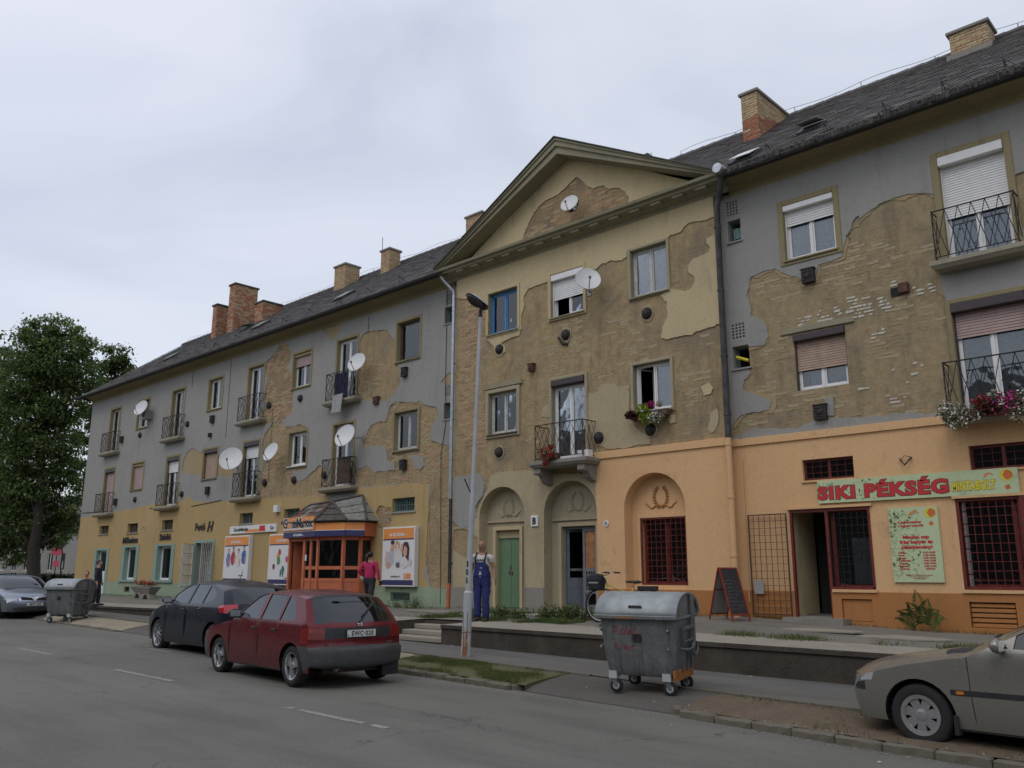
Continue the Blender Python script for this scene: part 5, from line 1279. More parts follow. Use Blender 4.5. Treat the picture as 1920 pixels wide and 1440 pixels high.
for z in (-.95, 2.75, 5.9, 9.1): inn.box(CX0 + .02, CX1 - .02, WC + .6, 20.4, z - .1, z)
for x in (-16.2, -13.2): inn.box(x - .05, x + .05, WC + .6, 20.4, -1, 9.1)
inn.build('inner_wall', M['room'], CW)
# pediment: tympanum, horizontal and raking cornices
ty = [(CX0 + .1, 9.40), (CX1 - .1, 9.40), (-14.52, 11.90)]
oc = [(-14.45 + .27 * cos(2 * pi * k / 24), 10.28 + .27 * sin(2 * pi * k / 24)) for k in range(24)]
TB = pp([(552, 760), (560, 680), (600, 590), (650, 510), (700, 470), (780, 430), (820, 395), (850, 360), (900, 318), (930, 340), (960, 375), (1010, 390), (1070, 373), (1110, 397), (1170, 388), (1212, 410), (1236, 450), (1230, 520), (900, 700)], Z5, .03, 40)
wall_sheet(CW, WC, ty, [(TB, 'bare_red')], [(oc, .3, 'bare_red')], 'cream', {'cream': ('cream', .03, 'plaster'), 'bare_red': ('bare_red', 0, 'bare_brickwork')})
MB().box(-14.9, -14.0, WC + .3, WC + .34, 9.9, 10.7).build('oculus_back', M['dark'], CW)
scatter_bricks(CW, WC, [TB], [(-14.78, -14.12, 9.95, 10.6)], ['brick_rose', 'brick_ochre', 'bare_red', 'bare'], .6, .42, proud=(.002, .008), limit=150, seed=4)
YE = 17.22
P = [(WC, 9.08), (WC - .05, 9.10), (WC - .07, 9.17), (WC - .22, 9.20), (WC - .24, 9.24), (WC - .44, 9.26), (WC - .45, 9.32), (YE - .02, 9.34), (YE - .04, 9.41), (WC + .1, 9.44)]
MB().prism(P, CX0 - .42, CX1 + .42, 'yz').build('cornice', M['olive'], CW, fix=True)
x = CX0 + .35
while x < CX1: MB().box(x, x + .30, WC - .40, WC - .10, 9.195, 9.262).build('modillion', [M['olive']], CW); x += .66
def rake(sg):
 a = Vector((CX0 - .42 if sg < 0 else CX1 + .42, 0, 9.40)); b = Vector((-14.52, 0, 12.12)); d = (b - a).normalized(); n = Vector((-d.z, 0, d.x)); n = n if n.z > 0 else -n
 mb = MB()
 for (y0, y1, h0, h1) in ((YE, WC + .02, -.40, -.06), (YE - .06, YE + .0, -.20, -.02), (YE - .10, WC + .3, -.06, .0)):
  pa, pb = a, b
  def P3(p, h, y): 
   q = p + n * h
   if p is b: q = Vector((b.x, 0, b.z + h / n.z))
   elif h < 0: q = a + d * (-h * abs(n.x) / abs(d.z) * 0) + n * h
   return (q.x, y, max(q.z, 9.405) if p is a else q.z)
  mb.hexa([P3(pa, h0, y0), P3(pb, h0, y0), P3(pb, h0, y1), P3(pa, h0, y1), P3(pa, h1, y0), P3(pb, h1, y0), P3(pb, h1, y1), P3(pa, h1, y1)])
 mb.build('raking_cornice', M['olive'], CW, fix=True)
 e = MB(); 
 q0 = a + n * .012; q1 = Vector((b.x, 0, b.z + .012 / n.z)); e.hexa([(q0.x, YE - .14, q0.z), (q1.x, YE - .14, q1.z), (q1.x, 23, q1.z), (q0.x, 23, q0.z), (q0.x, YE - .14, q0.z + .03), (q1.x, YE - .14, q1.z + .03), (q1.x, 23, q1.z + .03), (q0.x, 23, q0.z + .03)])
 e.build('roof', M['slate3'], CW)
 return a, b, n
for sg in (-1, 1): rake(sg)
roof_tiles(CW, (-9.50, 23.0, 9.46), (0, -1, 0), (-(14.52 - 9.52), 0, 2.72), 16, 22, .34, .255, ['slate', 'slate3'], limit=120)
# ridge-side chimney stub peeking over the right slope and one at the left
ct = onY(1203, 292, 22)
chimney(CW, ct.x - .22, ct.x + .22, 22, 22.5, 11.9, ct.z - .09, ['brick_ochre', 'brick_rose'], cap=1, wire=True)
chimney(CW, -23.3, -22.4, 22.0, 22.6, 12.2, 13.75, ['brick_ochre', 'brick_yellow', 'brick_rose'])
# windows
window(CW, WC, *W['u1'], 'blue_paint', curtain='lace', sill='olive', surround='cream', sw=.10, n=2)
window(CW, WC, *W['u2'], 'pvc', n=2, curtain=None, shutter=('shutter_white', .52), box=('pvc', .18, .04), sill='olive', surround='cream', sw=.10, openleaf=0)
window(CW, WC, *W['u3'], 'old_white', curtain='lace', sill='olive', surround='grey_green', sw=.08)
window(CW, WC, *W['l1'], 'old_white', curtain='curtain_cream', csplit=[(0, .25, 0, .2)], sill='brown_wood', surround='grey_green', sw=.12, openleaf=None, n=2)
window(CW, WC, *W['l3'], 'pvc', curtain='lace', sill='olive', surround='grey_green', sw=.08, openleaf=0, csplit=[(.5, 1, .5, 1)])
window(CW, WC, *W['fd'], 'pvc', curtain='curtain_grey', box=('box_brown', .17, .09), door=True, surround='grey_green', sw=.09)
# hood over the first floor left window
MB().hexa([(-17.86, WC - .07, 5.34), (-16.33, WC - .07, 5.34), (-16.33, WC, 5.34), (-17.86, WC, 5.34), (-17.86, WC - .10, 5.47), (-16.33, WC - .10, 5.47), (-16.33, WC, 5.47), (-17.86, WC, 5.47)]).build('window_hood', M['grey_green'], CW)
for x, z in ((-17.24, 6.5), (-14.69, 6.46), (-11.99, 6.51), (-17.24, 3.43), (-13.62, 3.47), (-12.0, 3.50)):
 flue_round(CW, WC - .02, x, z, .14)
 mb = MB(); n = 14; b0 = mb.vs([(x + .21 * cos(2 * pi * k / n) * RND.uniform(.85, 1.1), WC - .022, z + .22 * sin(2 * pi * k / n) * RND.uniform(.85, 1.15)) for k in range(n)]); mb.face(*range(b0, b0 + n)); mb.build('flue_collar', M['cream_old'], CW)
mb = MB(); mb.tube([(-14.95, WC - .03, 6.42), (-14.80, WC - .05, 6.22), (-14.62, WC - .05, 6.18)], .035, 6); mb.build('loose_pipe', M['flue'], CW)
flue_box(CW, WC, -15.94, 5.72, .20, .20, 'brown_box')
# balcony on scrolled brackets
bo = balcony(CW, WC, -14.55, .98, 2.93, .66, .82, .98, 'concrete', 8, .56, 'rusty_iron')
for x in (-15.32, -13.82):
 pr = [(WC, 2.80), (WC - .55, 2.80), (WC - .55, 2.62), (WC - .50, 2.58), (WC - .42, 2.60), (WC - .34, 2.56), (WC - .26, 2.44), (WC - .14, 2.36), (WC, 2.34)]
 MB().prism(pr, x - .11, x + .11, 'yz').build('bracket', M['concrete'], bo, fix=True)
# band above the orange part, and string line on the old part
MB().prism([(WC - .04, 2.90), (WC - .085, 2.905), (WC - .085, 3.08), (WC, 3.10), (WC, 2.90)], XO - .01, CX1 + .085, 'yz').build('band', M['apricot'], CW, fix=True)
MB().box(XO - .001, CX1 + .05, WC - .052, WC - .04, -.37, -.352).build('plinth_edge', M['apricot'], CW)
# niches
def wreath(x, y, z, R, mat, parent, ribbons=True):
 mb = MB()
 for sg in (-1, 1):
  for k in range(10):
   a = -pi / 2 + sg * (.25 + 2.45 * k / 9)
   c = Vector((x + R * .78 * cos(a), y, z + R * sin(a)))
   for o in (-1, 0, 1):
    d = a + sg * (pi / 2) + o * .75 * sg; s0 = len(mb.v); mb.ball((0, 0, 0), .045, .014, .017, 6, 4); mb.xf(Matrix.Translation(c + Vector((cos(a), 0, sin(a))) * o * .022) @ Matrix.Rotation(-d, 4, 'Y'), s0)
  if ribbons:
   mb.tube([(x + sg * (.03 + .07 * k), y - .004, z - R - .01 + .055 * sin(k * 1.25 + .3) + .012 * k) for k in range(7)], [.022, .02, .018, .017, .016, .015, .012], 6)
 return mb.build('wreath_relief', M[mat], parent, smooth=True)
YN = WC + .30
def niche_back(a, b, zb, mat, holes_, arcx):
 V = arch(a - .02, b + .02, zb, 1.58, 2.46)
 wall_sheet(CW, YN - .002, V, [], holes_, 'k', {'k': (mat, 0, 'niche')})
def mould(mb, x0, x1, zt, zb, w_=.09, p=.07):
 mb.box(x0 - w_, x0 - .001, YN - p, YN, zb, zt + w_); mb.box(x1 + .001, x1 + w_, YN - p, YN, zb, zt + w_); mb.box(x0, x1, YN - p, YN, zt + .001, zt + w_)
 return mb
# left niche with green door
d1 = (-17.62, -16.68, -.92, 1.00)
niche_back(*AR[0][:2], -1.6, 'grey_green', [(rectp(d1[0] - .0, d1[1], -1.6, 1.22), .16, 'cream_old')], 0)
mould(MB(), d1[0], d1[1], 1.22, -.95, .10).build('door_surround', M['cream'], CW)
MB().box(d1[0], d1[1], YN + .06, YN + .15, 1.0, 1.22).build('door_lintel', M['cream_old'], CW)
o = MB().box(d1[0] + .0, (d1[0] + d1[1]) / 2 - .006, YN + .10, YN + .14, -.92, 1.0).box((d1[0] + d1[1]) / 2 + .006, d1[1], YN + .10, YN + .14, -.92, 1.0).build('green_door', M['green_door'], CW)
MB().ring(d1[0] + .0, d1[1] - .0, -.92, 1.0, .035, YN + .085, YN + .10).build('door_frame', M['green_door'], o)
for (x, z) in ((-17.22, -.02), (-17.12, -.04), (-17.18, .12)): MB().box(x, x + .035, YN + .075, YN + .10, z, z + .10).build('door_plate', M['brown_box'], o)
MB().box(-16.84, -16.74, YN + .09, YN + .099, .42, .62).build('faded_notice', M['pale_grey'], o)
MB().box(-17.98, -16.28, YN - .06, YN - .002, 1.44, 1.50).build('string_course', M['cream_old'], CW)
wreath(-17.15, YN - .012, 1.86, .24, 'grey_green', CW)
# middle niche, double door ajar
d2 = (-15.15, -13.99, -.94, 1.24)
niche_back(*AR[1][:2], -1.6, 'grey_green', [(rectp(d2[0], d2[1], -1.6, d2[3]), .20, 'cream_old')], 0)
mould(MB(), d2[0], d2[1], 1.24, -.95, .10).build('door_surround', M['cream_old'], CW)
MB().box(-15.5, -13.76, YN - .06, YN - .002, 1.40, 1.46).build('string_course', M['grey_green'], CW)
wreath(-14.62, YN - .012, 1.90, .25, 'grey_green', CW)
mb = MB(); mb.box(d2[0], d2[0] + .06, YN + .05, YN + .13, -.94, 1.24).box(d2[1] - .05, d2[1], YN + .05, YN + .13, -.94, 1.24).box(d2[0] + .06, d2[1] - .05, YN + .05, YN + .13, 1.17, 1.24); do = mb.build('house_door', M['door_grey'], CW)
xm = -14.52
lf = MB(); lf.ring(xm, d2[1] - .05, -.94, 1.17, .07, YN + .06, YN + .11, .16); lf.box(xm + .07, d2[1] - .12, YN + .065, YN + .105, .08, .14); lf.box(xm + .07, d2[1] - .12, YN + .065, YN + .105, -.50, -.44); lf.build('door_leaf', M['door_grey'], do)
MB().box(xm + .075, d2[1] - .125, YN + .08, YN + .09, .14, 1.09).build('plywood_panel', M['old_wood'], do)
g2 = MB(); g2.box(xm + .08, d2[1] - .13, YN + .085, YN + .095, -.44, .08); g2.build('pane', M['glass_frost'], do)
grille(CW, YN + .07, xm + .075, d2[1] - .125, -.44, .08, 4, 5, 'pale_grey', .012, .012, parent=do)
lf = MB(); lf.ring(0, .58, -.94, 1.17, .07, 0, .045, .16); lf.box(.07, .51, .01, .035, .08, .14); lf.box(.07, .51, .012, .03, -.78, -.1); lf.xf(Matrix.Translation((d2[0] + .06, YN + .10, 0)) @ Matrix.Rotation(radians(52), 4, 'Z')); lf.build('open_leaf', M['door_grey'], do)
MB().box(d2[0] + .2, d2[0] + .5, YN + .55, YN + .57, -.6, .2).build('red_panel', M['brown_box'], do)
MB().box(-15.75, -13.68, WC - .34, WC + .28, -1.1, -.90).build('doorstep', M['concrete'], CW); bevel(CW.children[-1], .015, 1)
MB().box(-18.0, -16.3, WC - .02, WC + .28, -1.1, -.93).build('doorstep', M['concrete'], CW)
# right niche: grilled window
w3 = (-12.60, -11.27, -.26, 1.36)
niche_back(*AR[2][:2], -.36, 'apricot', [(rectp(*w3), .22, 'apricot')], 0)
mould(MB(), w3[0], w3[1], 1.36, -.30, .07, .05).box(w3[0] - .12, w3[1] + .12, YN - .14, YN, -.36, -.262).build('window_surround', M['apricot'], CW)
o = window(CW, YN, *w3, 'red_iron', n=2, curtain=None, rec=.14, t=.05); grille(CW, YN - .02, w3[0] + .01, w3[1] - .01, w3[2] + .01, w3[3] - .01, 9, 11, 'red_iron', .011, .03, parent=o)
wreath(-11.98, YN - .012, 1.86, .25, 'rust_base', CW)
# little signs on the wall
t = thing('house_sign', 'small white plate with black letter B between the two old doors', 'sign', (-15.86, WC - .045, 1.26)); b = MB().box(-.13, .13, -.02, .02, 0, .30).build('plate', M['sign_white'], t); bevel(b, .008, 1); text_on('B', .24, FR(0, -.023, .065), M['sign_black'], t, bold=.012)
t = thing('round_plaque', 'small round pale plaque on the apricot wall right of the middle doorway', 'plaque', (-13.42, WC - .045, 1.25)); MB().lathe([(0, -.02), (.08, -.02), (.085, 0)], (0, 0, 0), 'y', 20).build('disc', M['sign_white'], t); MB().lathe([(0, -.023), (.05, -.023), (.052, -.02)], (0, 0, 0), 'y', 16).build('emblem', M['pale_grey'], t)
# downpipes and the rainwater heads
pipe(CW, [(-19.5, 17.35, 9.22), (-19.42, 17.45, 9.05), (-19.22, 17.66, 8.75), (-19.22, 17.68, 8.4), (-19.24, 17.68, 2.2)], .055, 'zinc', (8.0, 6.4, 4.9, 3.4))
pipe(CW, [(-19.24, 17.70, 2.2), (-19.26, 17.72, -.30)], .052, 'lead', (1.5, .3)); pipe(CW, [(-19.26, 17.70, -.28), (-19.28, 17.70, -1.0)], .06, 'orange_wood')
pipe(CW, [(-9.46, 17.30, 9.30), (-9.62, 17.50, 9.05), (-9.80, 17.62, 8.7), (-9.82, 17.64, 3.05)], .075, 'dark_pipe', (8.2, 6.6, 5.0, 3.6))
pipe(CW, [(-9.82, 17.62, 3.05), (-9.82, 17.62, -.98)], .072, 'apricot', (2.9, 1.7, .4)); pipe(CW, [(-9.66, 17.9, 2.6), (-9.66, 17.9, -.6)], .014, 'apricot')
mb = MB(); mb.lathe([(0, -.16), (.12, -.16), (.12, .16), (0, .16)], (-9.42, 17.2, 9.42), 'y', 14); mb.build('rainwater_head', M['zinc'], CW, fix=True)
# dishes here
dish(wp(1069, 383, 17.35), .28, E_(12), 'satellite dish fixed in the round opening of the pediment', wallp=(-14.3, 17.75, 10.15))
dish(wp(1102, 526, 17.25), .36, E_(47), 'large pale satellite dish beside the half shuttered top window of the gabled house', wallp=(-13.85, 17.75, 7.5))
# ------------------------------------------------------------------ right wing with the bakery
WR = 18.0
RW = thing('apartment_building', 'wing with grey plaster, bare mortar patches and an apricot bakery floor at the right', 'building', (-3, 18, -1.0), world=True)
Q1 = dict(sc=3.2, off=(1320, 0)); Q2 = dict(sc=3.2, off=(1320, 400)); Q3 = dict(sc=3.2, off=(1320, 800))
RX1 = 5.5
KEEP = []; holes = []; W = {}
def holeR(k, x0, x1, z0, z1, d=.26, m='ochre_trim'):
 holes.append((rectp(x0, x1, z0, z1), d, m)); KEEP.append((x0, x1, z0, z1)); W[k] = (x0, x1, z0, z1)
holeR('u1', -8.29, -7.10, 7.05, 8.38); holeR('uf', -4.87, -3.66, 6.18, 8.40); holeR('u2', -1.4, -.2, 7.05, 8.38); holeR('uf2', 2.0, 3.2, 6.18, 8.40)
holeR('l1', -8.26, -7.09, 3.98, 5.26, .26, 'bare_right'); holeR('lf', -4.93, -3.62, 3.02, 5.26); holeR('l2', -1.4, -.2, 3.98, 5.26); holeR('lf2', 2.0, 3.2, 3.02, 5.24)
holeR('t3', -9.72, -9.38, 7.87, 8.42, .35, 'grey'); holeR('t2', -9.78, -9.36, 4.72, 5.26, .35, 'grey'); holeR('v3', -9.74, -9.42, 8.54, 8.94, .06, 'pale_grey'); holeR('v2', -9.78, -9.42, 5.44, 5.82, .06, 'pale_grey')
holeR('s1', -8.25, -7.13, 1.98, 2.43, .14, 'apricot'); holeR('s2', -4.90, -3.75, 1.94, 2.41, .14, 'apricot')
holeR('door', -8.62, -7.80, -1.6, 1.36, 1.15, 'cream'); holeR('dw', -7.80, -6.88, -.30, 1.36, .20, 'apricot'); holeR('bw', -5.24, -3.3, -.28, 1.42, .20, 'apricot')
holeR('c1', -7.60, -6.98, -.93, -.49, .08, 'rust_base'); holeR('c2', -5.18, -4.40, -.96, -.50, .08, 'rust_base')
holeR('bw2', -1.9, 0.4, -.28, 1.42, .2, 'apricot')
outline = [(-9.94, -1.6), (RX1, -1.6), (RX1, 9.12), (-9.94, 9.12)]
pr_ = lambda pts, z, amp=.035, seed=0, st=.09: px_poly(pts, WR, **z, amp=amp, seed=seed, step=st)
z1p = lambda L: [(x, y - 1280) for x, y in L]        # upper crop coordinates into the lower crop's frame
main = z1p([(860, 1440), (880, 1380), (930, 1310), (1000, 1260), (1050, 1230), (1150, 1190), (1230, 1165), (1290, 1155), (1380, 1165), (1410, 1175), (1440, 1290)]) + [(1450, 60), (1410, 300), (1425, 385), (1440, 480), (1452, 530), (1490, 545), (1560, 1000), (1560, 1180), (1500, 1320), (165, 1420), (165, 1290), (190, 1250), (230, 1210), (300, 1190), (390, 1180), (402, 1130), (310, 1090), (240, 1062), (238, 1000), (282, 960), (262, 930), (262, 880), (258, 800), (360, 792), (392, 740), (390, 690), (350, 640), (282, 620), (278, 560), (258, 490), (275, 450), (285, 390), (340, 360), (380, 340), (430, 333), (480, 360), (560, 385), (598, 402), (680, 420), (680, 370), (690, 310), (760, 290), (832, 260), (838, 205), (850, 160), (880, 90), (930, 20)]
B1 = pr_(main, Q2, seed=50)
B2 = pr_([(1838, 1070 - 1280), (1880, 1050 - 1280), (1960, 1025 - 1280), (2500, 900 - 1280), (2500, 60), (1880, 100), (1860, 0)], Q2, seed=51)
Gp = pr_([(722, 1110), (780, 1095), (785, 1215), (720, 1215)], Q2, .02, 52)
Gb = pr_([(165, 1350), (300, 1290), (560, 1290), (650, 1245), (800, 1230), (1100, 1210), (1420, 1190), (1560, 1150), (2600, 1000), (2600, 1300), (165, 1500)], Q2, .03, 53)
B3 = rough([(-3.3, 3.0), (RX1 + .5, 3.0), (RX1 + .5, 5.2), (2, 5.6), (-.5, 5.4), (-1.9, 6.3), (-3.2, 5.6)], .08, .15, 54)
apr = [(-9.99, 2.96), (-9.99, -.35), (RX1 + .2, -.35), (RX1 + .2, 2.96)]; rus = [(-9.99, -.35), (-9.99, -1.7), (RX1 + .2, -1.7), (RX1 + .2, -.35)]
lay = [(B1, 'under'), (inset(B1, .09, 5), 'bare'), (B2, 'bare'), (B3, 'bare'), (Gb, 'grey2'), (Gp, 'grey'), (apr, 'apricot'), (rus, 'rust')]
keys = {'grey': ('grey', .03, 'plaster'), 'grey2': ('pale_grey', .012, 'undercoat'), 'bare': ('bare_right', 0, 'bare_brickwork'), 'under': ('ochre_wall', .014, 'undercoat'), 'apricot': ('apricot', .04, 'painted_plaster'), 'rust': ('rust_base', .065, 'plinth')}
wall_sheet(RW, WR, outline, lay, holes, 'grey', keys)
scatter_bricks(RW, WR, [B1], KEEP, ['brick_dull', 'bare_right', 'brick_dull', 'bare_right'], .6, .56, proud=(.002, .009), limit=230, seed=7)
FQ = [0]; mb = MB(); r5 = random.Random(5)   # flakes of old white paint left on single bricks
for (x0, x1, y0, y1, n) in ((515, 560, 670, 700, 3), (570, 640, 610, 680, 9), (680, 820, 560, 655, 14), (865, 1010, 510, 622, 38), (1050, 1110, 490, 585, 12), (1120, 1170, 410, 440, 6), (1250, 1310, 440, 475, 5), (1340, 1390, 420, 470, 5), (990, 1080, 700, 740, 6), (900, 985, 1050, 1075, 5), (1100, 1220, 1100, 1150, 8), (1120, 1320, 900, 1030, 6)):
 for i in range(n):
  p = onY(1320 + r5.uniform(x0, x1) / 3.2, 400 + r5.uniform(y0, y1) / 3.2, WR); w_, h = r5.uniform(.03, .085), r5.uniform(.016, .03)
  zc = round(p.z / .075) * .075; FQ[0] += .00004; yq = .0095 + FQ[0]
  mb.poly([(p.x - w_ * r5.uniform(.7, 1), WR - yq, zc - h), (p.x + w_ * r5.uniform(.3, 1), WR - yq, zc - h * r5.uniform(.6, 1)), (p.x + w_, WR - yq, zc + h * r5.uniform(.4, 1)), (p.x - w_ * r5.uniform(.1, .9), WR - yq, zc + h)])
mb.build('paint_flakes', M['pale_grey'] if False else pc('old_paint_flake', (.52, .49, .41)), RW, kind='stuff')
sh = MB(); sh.poly([(RX1, WR, -1.6), (RX1, WR, 9.4), (RX1, 23, 13.3), (RX1, 28, 9.4), (RX1, 28, -1.6)]); sh.poly([(-9.8, 28, -1.6), (RX1, 28, -1.6), (RX1, 28, 9.4), (-9.8, 28, 9.4)]); sh.build('wall', M['grey'], RW)
inn = MB(); inn.poly([(-9.9, 20.4, -1.6), (RX1, 20.4, -1.6), (RX1, 20.4, 9.2), (-9.9, 20.4, 9.2)])
for z in (-.85, 2.75, 5.9, 9.1): inn.box(-9.9, RX1, WR + .45, 20.4, z - .1, z)
for x in (-9.1, -6.0, -2.6, .8): inn.box(x - .05, x + .05, WR + .45, 20.4, -1, 9.1)
inn.build('inner_wall', M['room'], RW)
cornice(RW, -9.62, RX1 + .3, WR, 'ochre_trim')
rf = MB(); rf.poly([(-19.2, 17.35, 9.34), (RX1 + .5, 17.35, 9.34), (RX1 + .5, 23, 13.44), (-19.2, 23, 13.44)][0:0] or [(-9.6, 17.35, 9.34), (RX1 + .5, 17.35, 9.34), (RX1 + .5, 23, 13.44), (-14.5, 23, 13.44), (-14.5, 20.9, 11.91)])
rf.poly([(-19.2, 28.65, 9.34), (-19.2, 23, 13.44), (RX1 + .5, 23, 13.44), (RX1 + .5, 28.65, 9.34)]); rf.box(-9.5, RX1 + .5, 17.33, 17.40, 9.25, 9.335)
roofR = rf.build('roof', M['roof_under'], RW)
roof_tiles(RW, (-15.0, 17.28, 9.36), (1, 0, 0), sl, 63, 28, .33, .25, ['slate', 'slate2', 'slate3', 'slate'], limit=300, keep=lambda p: p.x > -9.55 or p.z > 9.40 + (-9.5 - p.x) * .545)
rd = MB(); x = -19.1
while x < RX1 + .4: rd.tube([(x, 22.98, 13.48), (x + .42, 22.98, 13.50)], .11, 7); x += .40
rd.build('ridge_tiles', M['slate'], roofR, kind='stuff')
# ragged broken eaves course and the old gutter beneath it
fr = MB(); x = -9.5; r6 = random.Random(6)
while x < RX1 + .4:
 w_ = r6.uniform(.035, .10); d = r6.uniform(.01, .085); y = r6.uniform(17.16, 17.27); fr.mi = r6.randrange(2)
 fr.hexa([(x, y, 9.33 - d), (x + w_ * .8, y, 9.33 - d * r6.uniform(.5, 1)), (x + w_ * .8, y + .03, 9.33 - d), (x, y + .03, 9.33 - d), (x, y - .03, 9.40), (x + w_, y - .03, 9.40), (x + w_, y + .06, 9.43), (x, y + .06, 9.43)]); x += w_ * r6.uniform(.6, 1.1)
fr.build('broken_eaves', [M['slate3'], M['dark_pipe']], RW, kind='stuff')
gt = MB()
for k in range(8):
 a0, a1 = pi + pi * k / 8, pi + pi * (k + 1) / 8; c = (17.27, 9.33); r = .08
 gt.poly([(-9.5, c[0] + r * cos(a0), c[1] + r * sin(a0)), (RX1 + .5, c[0] + r * cos(a0), c[1] + r * sin(a0)), (RX1 + .5, c[0] + r * cos(a1), c[1] + r * sin(a1)), (-9.5, c[0] + r * cos(a1), c[1] + r * sin(a1))])
gt.build('gutter', M['dark_pipe'], RW, smooth=True)
for x in (-8.45, -7.05, -5.75, -4.55, -3.4, -2.2, -1, .4, 1.8): snow_guard(RW, x, .42)
roof_hatch(RW, -9.22, .62, .62, .75, .06); roof_hatch(RW, -7.85, 1.75, .62, .55, .20, 'pale_grey')
wr = MB(); pts = [(-9.0 + i * .5 - 5, 23, 13.74 + .05 * sin(i * 1.1)) for i in range(30)]; wr.tube(pts, .007, 4)
for i in range(0, 30, 4): wr.tube([(pts[i][0], 23, 13.5), pts[i]], .010, 4)
wr.build('lightning_wire', M['iron'], roofR)
Yr = ['brick_ochre', 'brick_yellow', 'brick_yellow', 'brick_rose']
chimney(RW, -10.72, -10.22, 21.0, 23.1, 11.4, 13.52, Yr, red_below=12.75)
chimney(RW, -5.42, -4.52, 22.2, 22.9, 12.3, 13.62, Yr, wire=True)
fl = MB(); fl.hexa([(-5.5, 22.08, 12.75), (-4.44, 22.08, 12.75), (-4.44, 22.2, 12.75), (-5.5, 22.2, 12.75), (-5.5, 22.10, 13.02), (-4.44, 22.10, 13.02), (-4.44, 22.2, 13.02), (-5.5, 22.2, 13.02)]); fl.build('chimney_flashing', M['concrete'], RW)
# windows
window(RW, WR, *W['u1'], 'pvc', curtain='lace', shutter=('shutter_white', .30), box=('pvc', .14, .05), sill='ochre_trim', surround='ochre_trim', sw=.13)
for k in ('uf', 'uf2'): window(RW, WR, *W[k], 'pvc', curtain='lace', shutter=('shutter_white', .56), box=('pvc', .20, .09), door=True, surround='ochre_trim', sw=.14)
window(RW, WR, *W['u2'], 'pvc', curtain='lace', sill='ochre_trim', surround='ochre_trim')
window(RW, WR, *W['l1'], 'pvc', curtain='curtain_grey', csplit=[(.18, 1, .18, 1)], shutter=('shutter_tan', .60), box=('box_brown', .16, .07))
window(RW, WR, *W['lf'], 'pvc', curtain='curtain_grey', shutter=('shutter_pink', .25), box=('box_brown', .19, .09), door=True, surround='ochre_trim', sw=.10)
window(RW, WR, *W['l2'], 'pvc', curtain='lace', sill='ochre_trim', surround='ochre_trim'); window(RW, WR, *W['lf2'], 'pvc', curtain='lace', door=True, surround='ochre_trim')
MB().hexa([(-8.55, WR - .05, 5.30), (-6.85, WR - .05, 5.30), (-6.85, WR, 5.30), (-8.55, WR, 5.30), (-8.5, WR - .04, 5.44), (-6.9, WR - .04, 5.44), (-6.9, WR, 5.44), (-8.5, WR, 5.44)]).build('window_hood', M['olive'], RW)
for k in ('t3', 't2'):
 a = W[k]; MB().box(a[0] - .03, a[1] + .04, WR - .07, WR + .1, a[2] - .04, a[2] - .002).build('sill', M['grey'], RW)
 MB().ring(*a, .03, WR + .26, WR + .30).build('toilet_window', M['teal'], RW)
for k in ('v3', 'v2'): air_brick(RW, WR, *W[k])
t = tag(pleat(-9.62, -9.40, 7.95, 8.22, WR + .06, 2, .02).build('cloth', M['teal'], smooth=True), 'green cloth hanging in the upper small toilet window', 'cloth')
t = tag(MB().tube([(-9.72, WR + .05, 5.02), (-9.4, WR + .02, 4.88)], .04, 6).build('broom_head', M['sign_yellow']), 'yellow cleaning brush lying in the lower small toilet window', 'brush')
balcony(RW, WR, -4.27, .86, 6.10, .42, .74, 1.05, 'slab', 6, .36, 'iron', 1); balcony(RW, WR, -4.22, .98, 2.98, .42, .88, 1.05, 'slab', 7, .36, 'iron', 1); balcony(RW, WR, 2.6, .9, 6.10, .42, .74, 1.05, 'olive', 6, .36)
flue_box(RW, WR - .028, -7.77, 6.54, .28, .31); flue_box(RW, WR, -7.74, 3.43, .28, .31)
mb = MB(); mb.box(-6.05, -5.88, WR - .03, WR + .01, 5.68, 5.86).build('vent_hole', M['dark'], RW); MB().box(-5.87, -5.68, WR - .13, WR, 5.70, 5.90).build('vent_hood', M['brown_box'], RW)
# bakery floor
MB().prism([(WR - .04, 2.88), (WR - .085, 2.885), (WR - .085, 3.04), (WR, 3.06), (WR, 2.88)], -9.94, RX1, 'yz').build('band', M['apricot'], RW, fix=True)
for k in ('s1', 's2'):
 a = W[k]; o = MB().ring(*a, .05, WR + .05, WR + .10).box((a[0] + a[1]) / 2 - .03, (a[0] + a[1]) / 2 + .03, WR + .05, WR + .10, a[2] + .05, a[3] - .05).build('clerestory_window', M['red_iron'], RW)
 MB().box(a[0] + .05, a[1] - .05, WR + .075, WR + .08, a[2] + .05, a[3] - .05).build('pane', M['glass'], o); MB().box(a[0] - .03, a[1] + .04, WR - .08, WR + .05, a[2] - .045, a[2] - .003).build('sill', M['apricot'], o)
 grille(RW, WR + .035, a[0] + .02, a[1] - .02, a[2] + .02, a[3] - .02, 6, 3, 'red_iron', .006, .01, parent=o)
